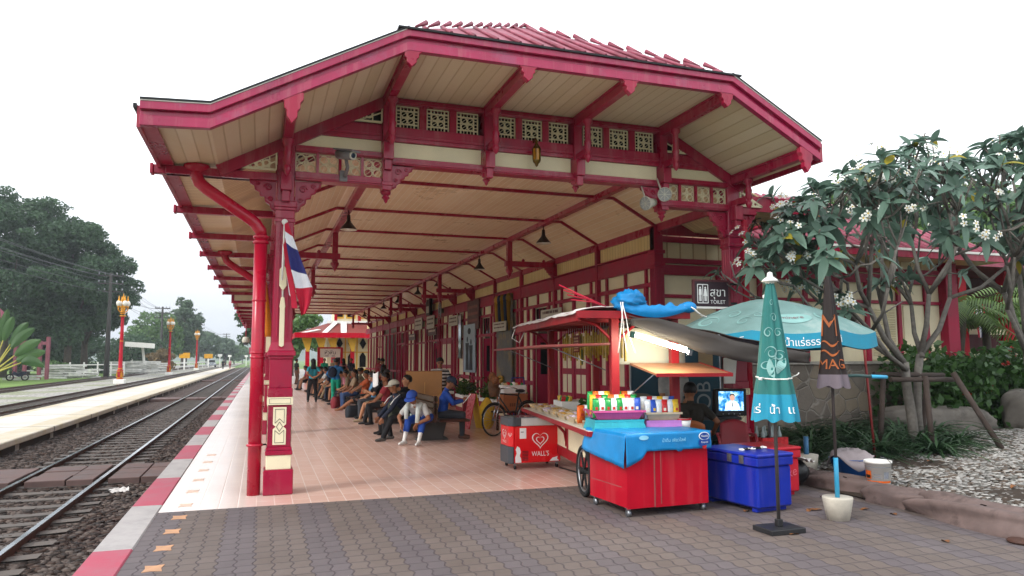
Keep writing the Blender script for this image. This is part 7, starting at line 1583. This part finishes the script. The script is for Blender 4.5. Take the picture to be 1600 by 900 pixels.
# traveller palm
tp_=thing('traveller_palm','fan shaped traveller palm with yellow leaf stalks at the left edge of the yard','palm',(-22.2,75,-.3)); tp_.scale=(.9,.9,1.2); b=MB(); st_=MB()
LP=leafmat('banana_leaf','#2c4a28','#5a7c42',.45,.35,.2); YS=mat('yellow_stalk','#a8a04a',.6,var=.2)
q=random.Random(2)
for i in range(15):
    a=-1.25+2.5*i/14+q.uniform(-.05,.05); L1=q.uniform(2.2,2.8); L2=q.uniform(2.2,2.9); c,s=math.sin(a),math.cos(a); p0=Vector((.12*c,q.uniform(-.15,.15),.6)); p1=p0+Vector((c*L1,q.uniform(-.3,.3),s*L1)); st_.tube([p0,p1],[.09,.045],YS,5)
    dr=q.uniform(.2,.9); side=Vector((s,0,-c)); yo=q.uniform(-.5,.5)
    def lf_(u,v,p1=p1,c=c,s=s,L2=L2,dr=dr,side=side,yo=yo):
        w_=.42*math.sin(PI*min(.98,v*.95+.05))**.6; k=L2*v; return p1+Vector((c*k,yo*v+abs(u-.5)*.3,s*k-dr*v*v*abs(c)*1.6))+side*((u-.5)*2*w_)
    b.grid(lf_,7,10,LP)
b.build('frond',tp_); st_.tube([(0,0,-.2),(0,0,.9)],[.3,.2],BARK,8); st_.build('stalk',tp_)
for k in range(26): pass
b=MB(); b.box(0,0.01,0,0.01,0,0.01,YS)
cloud('bush',crown_blobs((0,0,.9),(1.6,1.2,.9),12,(.4,.7),70),1600,.16,LM,None,70,label='small rounded green bush beside the pink gate frame',cat='bush'); bpy.data.objects['bush'].location=(-21.6,93,-.3)
# ---------------------------------------------------------------- frangipani
FLF=leafmat('frangipani_leaf','#3a5348','#74907f',.35,.28,3.0); FLY=leafmat('yellowing_leaf','#8c8a2c','#b09a3a',.5,.3,3); FBK=mat('grey_frangipani_bark','#6b6660',.85,var=.35,scale=14,bump=.5,bscale=40); PET=mat('white_petal','#dedfd8',.5,var=.03); PETY=mat('yellow_flower_throat','#d9b43a',.5)
def leaf(b,base,d,up,L,w_,m,droop):
    d=Vector(d).normalized(); s=d.cross(Vector(up)); s=s.normalized() if s.length>1e-3 else Vector((1,0,0)); n=s.cross(d).normalized(); V=[]; K=6
    for k in range(K+1):
        t=k/K; ww=w_*(math.sin(PI*min(1,.04+.96*t**.85))**.75)*(1 if k<K else 0)+.004; c=Vector(base)+d*L*t-Vector((0,0,1))*droop*L*t*t
        V+=[c-s*ww+n*ww*.35,c,c+s*ww+n*ww*.35]
    b.add(V,[f for k in range(K) for f in ((3*k,3*k+1,3*k+4,3*k+3),(3*k+1,3*k+2,3*k+5,3*k+4))],m,True)
def flower(b,c,nrm,r):
    x,y,z=frame((0,0,0),nrm); c=Vector(c)
    for k in range(5):
        a=2*PI*k/5; d=x*math.cos(a)+y*math.sin(a); s=x*-math.sin(a)+y*math.cos(a); V=[c,c+d*r*.5-s*r*.28+z*r*.12,c+d*r*.9-s*r*.26+z*r*.02,c+d*r*1.05+s*r*.05,c+d*r*.8+s*r*.3+z*r*.08,c+d*r*.4+s*r*.2+z*r*.1]
        b.add(V,[(0,1,2,3,4,5)],PET)
    b.lathe([(0,.0),(r*.16,r*.1),(r*.24,r*.13)],c,PETY,6,axis=tuple(z))
def frangipani(label,loc,trunks,limbs,depth,seed,pf=.2,lens=(1.0,.72,.58,.46,.36,.28)):
    t=thing('frangipani_tree',label,'tree',loc); q=random.Random(seed); tb=MB(); lb=MB(); tips=[]
    for pts,r0,r1 in trunks: tb.tube(pts,[r0+(r1-r0)*i/(len(pts)-1) for i in range(len(pts))],FBK,9)
    def grow(p,d,lv,r):
        L=lens[lv]*q.uniform(.75,1.2); d=Vector(d).normalized(); d.z=max(d.z,.18); m=p+d*L*.5+Vector((q.uniform(-.05,.05),q.uniform(-.05,.05),-.03)); e=p+(d+Vector((0,0,.12))).normalized()*L; r2=max(.011,r*.72)
        tb.tube([p,m,e],[r,(r+r2)/2,r2],FBK,7)
        if lv>=depth or (lv>=depth-1 and q.random()<.25): tips.append((e,(e-m).normalized())); return
        if lv>=1 and q.random()<.6:
            x,y,_=frame((0,0,0),d); a=q.uniform(0,6.28); sd=(x*math.cos(a)+y*math.sin(a)+d*.4+Vector((0,0,.1))).normalized(); e2=m+sd*q.uniform(.15,.4); tb.tube([m,e2],[.012,.009],FBK,5); tips.append((e2,sd))
        for k in range(2 if q.random()<.62 else 3):
            x,y,_=frame((0,0,0),d); a=q.uniform(0,6.28); sp=q.uniform(.45,.95); nd=d+(x*math.cos(a)+y*math.sin(a))*sp+Vector((0,0,.16)); grow(e,nd,lv+1,r2)
    for p,d,r in limbs: grow(Vector(p),Vector(d),0,r)
    fl=0
    for e,d in tips:
        if e.z<1.7 or q.random()<.2: continue
        x,y,_=frame((0,0,0),d); n=q.randint(5,8)
        for k in range(n):
            a=2*PI*k/n+q.uniform(-.3,.3); el=q.uniform(-.1,.75); dd=(x*math.cos(a)+y*math.sin(a))*math.cos(el)+d*math.sin(el); L=q.uniform(.22,.36)
            leaf(lb,e-d*q.uniform(0,.10),dd,d,L,L*.18,FLY if q.random()<.025 else FLF,q.uniform(.1,.55))
        if q.random()<pf:
            fl+=1; fb=MB(); c=e+d*.14
            fb.tube([e,c],.008,mat('green_stalk','#5f7040',.6),5)
            for k in range(q.randint(3,6)):
                o=Vector((q.gauss(0,.08),q.gauss(0,.08),q.gauss(0,.055))); flower(fb,c+o,(d+o*6+Vector((-.35,-.75,.1))).normalized(),q.uniform(.048,.060))
            fb.build('flower_cluster',t)
    tb.build('trunk',t); lb.build('crown',t); return t
frangipani('frangipani tree with white flowers reaching in front of the right canopy column',(10.15,9.35,.2),
  [([(0.05,0,-.3),(0,0,.5),(-.05,.02,1.0),(-.1,0,1.42)],.085,.07),([(.28,.1,-.3),(.24,.1,.6),(.26,.08,1.2),(.32,.06,1.55)],.07,.06)],
  [((-.1,0,1.4),(-1.0,-.15,.95),.055),((-.1,0,1.4),(-.45,.15,1.2),.05),((.32,.06,1.53),(.75,-.1,1.0),.05),((.32,.06,1.53),(.05,-.3,1.3),.05),((-.1,-.03,1.3),(-1.1,-.35,.5),.045),((.3,0,1.5),(.25,.45,1.1),.045),((-.1,0,1.35),(-.8,.35,.75),.045)],4,5,.34,(1.2,.95,.72,.52,.38,.3))
frangipani('second frangipani tree with taller crown at the right edge of the garden',(13.1,9.5,.25),
  [([(0,0,-.3),(.05,0,.8),(.0,0,1.5)],.09,.07)],
  [((0,0,1.5),(-.75,-.15,1.1),.06),((0,0,1.5),(.2,.2,1.4),.06),((0,0,1.5),(-.25,-.35,1.5),.055),((0,0,1.5),(.8,-.2,1.0),.055),((0,0,1.5),(-.4,.2,1.7),.055),((0,0,1.4),(-.9,-.4,.6),.045)],4,9,.16,(1.35,1.05,.8,.6,.42,.3))
# stake frame round the trunk
sf_=thing('stake_frame','rough dark timber stakes tied round the frangipani trunk as a prop','prop',(10.2,9.3,.15)); STK=mat('rough_brown_stake','#453a35',.9,var=.35,scale=6,bump=.4)
for (a,c) in (((-.75,.1,1.28),(.75,.1,1.25)),((-.7,-.18,1.20),(.7,-.14,1.18))): b=MB(); b.tube([a,c],.04,STK,7); b.build('rail',sf_)
for (a,c) in (((.55,-.25,1.3),(1.05,-.75,-.1)),((0,-.2,1.25),(-.02,-.3,-.1)),((-.5,.15,1.3),(-.62,.2,-.1)),((.42,.12,1.25),(.4,.35,-.1))): b=MB(); b.tube([a,c],.045,STK,7); b.build('stake',sf_)
t=thing('red_stake','thin dull red iron stake standing beside the frangipani','stake',(8.9,8.9,.1)); b=MB(); b.tube([(0,0,-.1),(-.12,.0,1.75)],.018,mat('rusty_red_iron','#7c2a2a',.6)); b.build('rod',t)
# stone wall and rocks
def m_stone():
    m,t=newmat('random_rubble_stone',.85); co=t.coord(); mp=t.add('ShaderNodeMapping'); mp.inputs['Scale'].default_value=(1,1,1); t.t.links.new(co,mp.inputs[0])
    nz=t.noise(co,2,3,out=1); mxv=t.add('ShaderNodeMix',data_type='VECTOR'); mxv.inputs[0].default_value=.12; t.t.links.new(co,mxv.inputs[4]); t.t.links.new(nz,mxv.inputs[5])
    v=t.add('ShaderNodeTexVoronoi'); v.inputs['Scale'].default_value=3.2; t.ln(mxv,1,v,'Vector'); v2=t.add('ShaderNodeTexVoronoi'); v2.feature='DISTANCE_TO_EDGE'; v2.inputs['Scale'].default_value=3.2; t.ln(mxv,1,v2,'Vector')
    n=t.noise(co,9,6,.7); c=t.ramp(t.xyz(v.outputs['Color'])[0],[(0,lin('#6e655c')),(.5,lin('#8a8076')),(1,lin('#9a8c78'))]); c=t.mix(t.math('MULTIPLY',n,.5),c,lin('#5a534c')); e=t.math('DIVIDE',v2.outputs['Distance'],.05,True); c=t.mix(e,lin('#9a938a'),c); t.base(c)
    h=t.math('ADD',t.math('MULTIPLY',e,.8),t.math('MULTIPLY',n,.5)); t.bump(h,.8,.03); return m
STN=m_stone()
b=MB(); b.box(8.62,16.2,12.2,12.5,-.1,1.56,STN); sw=b.build('stone_wall',bevel=.02,label='low rubble stone wall under the cream side of the station',cat='wall')
b=MB(); b.box(8.58,16.2,12.15,12.548,1.562,1.62,CONC); cp_=b.build('coping',sw)
RK=mat('grey_boulder','#6f6962',.9,var=.3,scale=3,bump=.5,bscale=12,dirt=('#43403a',2,.52,.6)); RKP=mat('mauve_rock_kerb','#6a5a56',.9,var=.3,scale=4,bump=.6,bscale=14,dirt=('#403633',3,.52,.6))
def rock(label,loc,size,seed,rz=0,m=RK,cat='rock',name='boulder',sq=.6,tilt=0):
    q=np.random.default_rng(seed); ph=q.uniform(0,6,(7,)); fr=q.uniform(1.5,4.5,(7,3)); b=MB(); M=Euler((R(tilt),0,R(rz))).to_matrix()
    def fn(u,v):
        a=2*PI*u; e=-PI/2+PI*v*.998+.002; c=[math.cos(e)*math.cos(a),math.cos(e)*math.sin(a),math.sin(e)]; c=[math.copysign(abs(k)**sq,k) for k in c]; f=1+.07*sum(math.sin(fr[i]@np.array(c)*1.3+ph[i]) for i in range(7))/1.6+.02*math.sin(c[0]*17+ph[0])*math.sin(c[1]*15+c[2]*13)
        return M@Vector((c[0]*size[0]*f,c[1]*size[1]*f,c[2]*size[2]*f))
    b.grid(fn,40,22,m,True,True); o=b.build(name,label=label,cat=cat); o.location=loc; return o
rock('long flat grey boulder lying behind the lily leaves',(12.4,10.9,.42),(1.15,.45,.34),1,-8)
rock('upright brown boulder in front of the hedge',(14.35,10.6,.62),(.34,.3,.42),2,20); rock('second brown boulder at the right edge under the hedge',(15.3,10.5,.55),(.36,.3,.34),3,-10)
for i,(x,y,l,w_,h,lb) in enumerate(((7.2,7.72,.62,.2,.12,'low rough rock slab of the garden kerb under the white bucket'),(7.05,6.75,.42,.2,.14,'short dark rock slab of the garden kerb next to the bucket'),(6.98,5.62,.82,.26,.17,'long mauve rock slab of the garden kerb, in the middle'),(6.95,4.25,.55,.25,.16,'rough rock slab of the garden kerb nearest the camera'),(7.1,8.5,.35,.2,.12,'small rock slab of the garden kerb behind the blue basin'))):
    rock(lb,(x,y,.05),(w_,l,h),20+i,[12,4,-4,3,25][i],RKP,'kerb stone','rock_slab',.55)
# hedge, lilies
he=thing('flowering_hedge','dense dark green hedge with small red flowers behind the boulders','hedge',(16.2,11.5,0))
HL=leafmat('hedge_leaf','#1f3a1c','#4a6e34',.42,.2,1.5)
hb=[((x,y,z),(.62,.55,.5)) for x in np.arange(-3.6,4.2,.62) for y in (-.3,.25) for z in (.55,1.0,1.35)]; hq=np.random.default_rng(8); hb=[((p[0]+hq.normal(0,.1),p[1]+hq.normal(0,.1),p[2]+hq.normal(0,.10)),r_) for p,r_ in hb]
cloud('foliage',hb,16000,.085,HL,he,81,shell=.55)
b=MB(); 
for k in range(30): x=-3.6+.25*k; b.tube([(x,0,0),(x+hq.uniform(-.2,.2),hq.uniform(-.3,.3),1.2)],.012,BARK,5)
b.build('stem',he); cloud('blossom',[((x,-.75+hq.normal(0,.1),hq.uniform(.5,1.7)),(.05,.05,.04)) for x in hq.uniform(-3.6,4,34)],420,.03,mat('red_ixora','#8e2418',.6),he,82)
LIL=leafmat('lily_blade','#1c3320','#40603a',.45,.15,2)
LQ=random.Random(6); proto=None
def lily(loc,label,n=46,L=.75,seed=0):
    q=random.Random(seed); t=thing('lily_clump',label,'plant',loc,0,'strappy lily clumps round the frangipani'); b=MB()
    for k in range(n):
        a=q.uniform(0,6.28); l=L*q.uniform(.6,1.2); u0=q.uniform(.15,.85); c,s=math.cos(a),math.sin(a); w_=q.uniform(.014,.024); V=[]
        for i in range(7):
            tt=i/6; r_=l*tt*math.cos(u0)*(.6+.4*tt); z=l*(tt*math.sin(u0)*1.1-.55*tt*tt); ww=w_*(1-tt**3); p=Vector((r_*c+.04*c,r_*s+.04*s,z+.02)); sd=Vector((-s,c,0)); V+=[p-sd*ww,p+Vector((0,0,-.006)),p+sd*ww]
        b.add(V,[f for i in range(6) for f in ((3*i,3*i+1,3*i+4,3*i+3),(3*i+1,3*i+2,3*i+5,3*i+4))],LIL,True)
    b.build('foliage',t); return t
lp=[(8.3,9.6),(8.9,10.3),(9.6,9.9),(9.2,9.1),(10.4,9.9),(10.9,9.2),(9.9,8.7),(8.6,11.2),(9.5,11.2),(10.5,11.0),(7.9,10.6),(11.3,10.0),(8.0,11.7),(11.6,11.3),(8.6,9.0),(9.9,10.6),(10.9,10.3),(10.1,9.3),(7.9,9.9),(9.3,10.6)]
for i,(x,y) in enumerate(lp): lily((x,y,gz_(x,y)),'clump of dark strappy lily leaves under the frangipani tree',95,1.05,90+i)
LITM=mat('dry_leaf','#7a4e2c',.8,var=.4,scale=30); q=random.Random(31); dl=None
for i in range(16):
    x,y=[(q.uniform(7.3,11),q.uniform(5,9)),(q.uniform(4,6.6),q.uniform(5.6,7.4)),(q.uniform(5.6,6.8),q.uniform(4.6,7))][i%3]; z=gz_(x,y)+.05 if x>6.9 else .008
    if dl is None: dl=thing('dry_leaf','small curled brown fallen leaf lying on the paving or pebbles','leaf',(x,y,z),q.uniform(0,360),'fallen dry leaves'); b=MB(); leaf(b,(-.06,0,0),(1,0,.15),(0,0,1),.13,.025,LITM,.3); b.build('blade',dl)
    else: dup(dl,(x,y,z),q.uniform(0,360))
# red pavilion and palms behind the hedge
rp=thing('red_shelter','red post shelter with cream rails behind the hedge at the right','shelter',(18.6,15.5,0))
for x in (-1.6,.2,2.0,3.6): b=MB(); b.box(x-.14,x+.14,-.14,.14,0,4.2,REDB); b.build('post',rp)
b=MB(); b.box(-2,4,-.1,.1,2.35,2.5,CREAM); b.build('rail',rp); b=MB(); b.box(-2,4,-.1,.1,1.7,1.85,CREAM); b.build('rail',rp); b=MB(); b.box(-2.2,4.2,1.5,1.6,0,4.2,mat('dark_red_boards','#4a1a20',.7)); b.build('back_wall',rp); b=MB(); b.box(-2.6,4.6,-.8,1.8,4.2,4.35,RTILE); b.build('roof',rp)
t=thing('small_flag','small red white and blue flag hanging from the red shelter','flag',(19.0,15.2,2.2)); b=MB()
for i,m in enumerate((FR_,FW_,FB_,FW_,FR_)): b.grid(lambda u,v,i=i:(.07*i+.07*u+.05*v,.03*math.sin(v*5+i),1.0-.95*v),4,8,m)
b.build('cloth',t)
def palm(label,loc,h,seed):
    t=thing('palm_tree',label,'palm',loc); q=random.Random(seed); b=MB(); b.tube([(0,0,-.2),(q.uniform(-.2,.2),0,h*.5),(q.uniform(-.2,.2),0,h)],[.13,.11,.09],BARK,8); b.build('trunk',t); b=MB(); PF=leafmat('palm_frond','#3a5630','#71894a',.5,.35,1)
    for k in range(13):
        a=2*PI*k/13+q.uniform(-.2,.2); el=q.uniform(-.2,1.0); L=q.uniform(1.3,1.8); pts=[Vector((L*s*math.cos(a)*math.cos(el*.7),L*s*math.sin(a)*math.cos(el*.7),h+L*(s*math.sin(el)-.55*s*s))) for s in [i/10 for i in range(11)]]
        for i in range(1,11):
            d=(pts[i]-pts[i-1]).normalized(); sd=d.cross(Vector((0,0,1))).normalized()
            for s in (-1,1):
                for o in (0,.5): leaf(b,pts[i-1].lerp(pts[i],o),d*.6+sd*s-Vector((0,0,.3)),(0,0,1),.42*(1.1-abs(i/10-.45)),.018,PF,.3)
    b.build('frond',t)
palm('slim palm with yellow green fronds left of the red shelter posts',(17.0,14.0,0),3.1,1); palm('second slim palm in front of the red shelter',(18.2,14.4,0),2.7,2); palm('third palm by the right end of the red shelter',(20.6,14.6,0),3.4,3)
# ================================================================ world, sun, camera
w=bpy.data.worlds.new('World'); SC.world=w; w.use_nodes=True; nt=w.node_tree; bg=nt.nodes['Background']
sk=nt.nodes.new('ShaderNodeTexSky'); sk.sky_type='NISHITA'; sk.sun_disc=False
SUN_EL,SUN_AZ=R(38),R(250)
sk.sun_elevation=SUN_EL; sk.sun_rotation=SUN_AZ; sk.air_density=1.2; sk.dust_density=4; sk.ozone_density=1
hs=nt.nodes.new('ShaderNodeHueSaturation'); hs.inputs['Saturation'].default_value=.16
nt.links.new(sk.outputs[0],hs.inputs['Color'])
mx=nt.nodes.new('ShaderNodeMix'); mx.data_type='RGBA'; mx.inputs[0].default_value=.75; mx.inputs[7].default_value=(9.0,9.4,9.9,1)
nt.links.new(hs.outputs[0],mx.inputs[6]); tcw=nt.nodes.new('ShaderNodeTexCoord'); sx=nt.nodes.new('ShaderNodeSeparateXYZ'); nt.links.new(tcw.outputs['Generated'],sx.inputs[0])
mr=nt.nodes.new('ShaderNodeMapRange'); mr.interpolation_type='SMOOTHSTEP'; mr.inputs[1].default_value=-.02; mr.inputs[2].default_value=.26; mr.inputs[3].default_value=.40; mr.inputs[4].default_value=1.0; nt.links.new(sx.outputs[2],mr.inputs[0])
cn=nt.nodes.new('ShaderNodeTexNoise'); cn.inputs['Scale'].default_value=2.2; cn.inputs['Detail'].default_value=5; nt.links.new(tcw.outputs['Generated'],cn.inputs[0])
cm=nt.nodes.new('ShaderNodeMapRange'); cm.inputs[1].default_value=.3; cm.inputs[2].default_value=.7; cm.inputs[3].default_value=.93; cm.inputs[4].default_value=1.05; nt.links.new(cn.outputs[0],cm.inputs[0])
ml=nt.nodes.new('ShaderNodeMath'); ml.operation='MULTIPLY'; nt.links.new(mr.outputs[0],ml.inputs[0]); nt.links.new(cm.outputs[0],ml.inputs[1])
sc2=nt.nodes.new('ShaderNodeVectorMath'); sc2.operation='SCALE'; nt.links.new(mx.outputs[2],sc2.inputs[0]); nt.links.new(ml.outputs[0],sc2.inputs['Scale']); nt.links.new(sc2.outputs[0],bg.inputs[0]); bg.inputs[1].default_value=.11
sl=bpy.data.lights.new('sun','SUN'); sl.energy=.9; sl.angle=R(14); sl.color=(1,.95,.88)
so=bpy.data.objects.new('sun',sl); COL.objects.link(so)
sd=Vector((math.sin(SUN_AZ)*math.cos(SUN_EL),math.cos(SUN_AZ)*math.cos(SUN_EL),math.sin(SUN_EL)))
so.rotation_euler=sd.to_track_quat('Z','Y').to_euler()
cam=bpy.data.cameras.new('camera'); co_=bpy.data.objects.new('camera',cam); COL.objects.link(co_); SC.camera=co_
cam.sensor_width=36; cam.lens=1140/1600*36; cam.clip_end=4000; cam.clip_start=.05
yaw,pit,rol=R(18.94),R(5.51),R(.15)
Fv=Vector((math.sin(yaw)*math.cos(pit),math.cos(yaw)*math.cos(pit),math.sin(pit)))
Rv=Vector((math.cos(yaw),-math.sin(yaw),0)); Uv=Rv.cross(Fv)
R2=Rv*math.cos(rol)-Uv*math.sin(rol); U2=Uv*math.cos(rol)+Rv*math.sin(rol)
co_.matrix_world=Matrix(((R2.x,U2.x,-Fv.x,0),(R2.y,U2.y,-Fv.y,0),(R2.z,U2.z,-Fv.z,1.7),(0,0,0,1)))
SC.view_settings.view_transform='Standard'; SC.view_settings.look='None'; SC.view_settings.exposure=1.2; SC.view_settings.gamma=1; SC.view_settings.use_curve_mapping=False
SC.cycles.max_bounces=10; SC.cycles.diffuse_bounces=6; SC.cycles.glossy_bounces=3; SC.cycles.transmission_bounces=4; SC.cycles.transparent_max_bounces=8
SC.cycles.use_denoising=True; SC.cycles.sample_clamp_indirect=6

hm=bpy.data.materials.new('haze_air'); hm.use_nodes=True; hn=hm.node_tree; [hn.nodes.remove(x) for x in list(hn.nodes)]
ho=hn.nodes.new('ShaderNodeOutputMaterial'); pv_=hn.nodes.new('ShaderNodeVolumePrincipled'); pv_.inputs['Color'].default_value=(.86,.92,1,1); pv_.inputs['Density'].default_value=.0005; pv_.inputs['Anisotropy'].default_value=.2; hn.links.new(pv_.outputs[0],ho.inputs['Volume'])
hb_=MB(); hb_.box(-960,960,-60,1560,-2.4,72,hm); hb_.build('haze',kind='stuff')
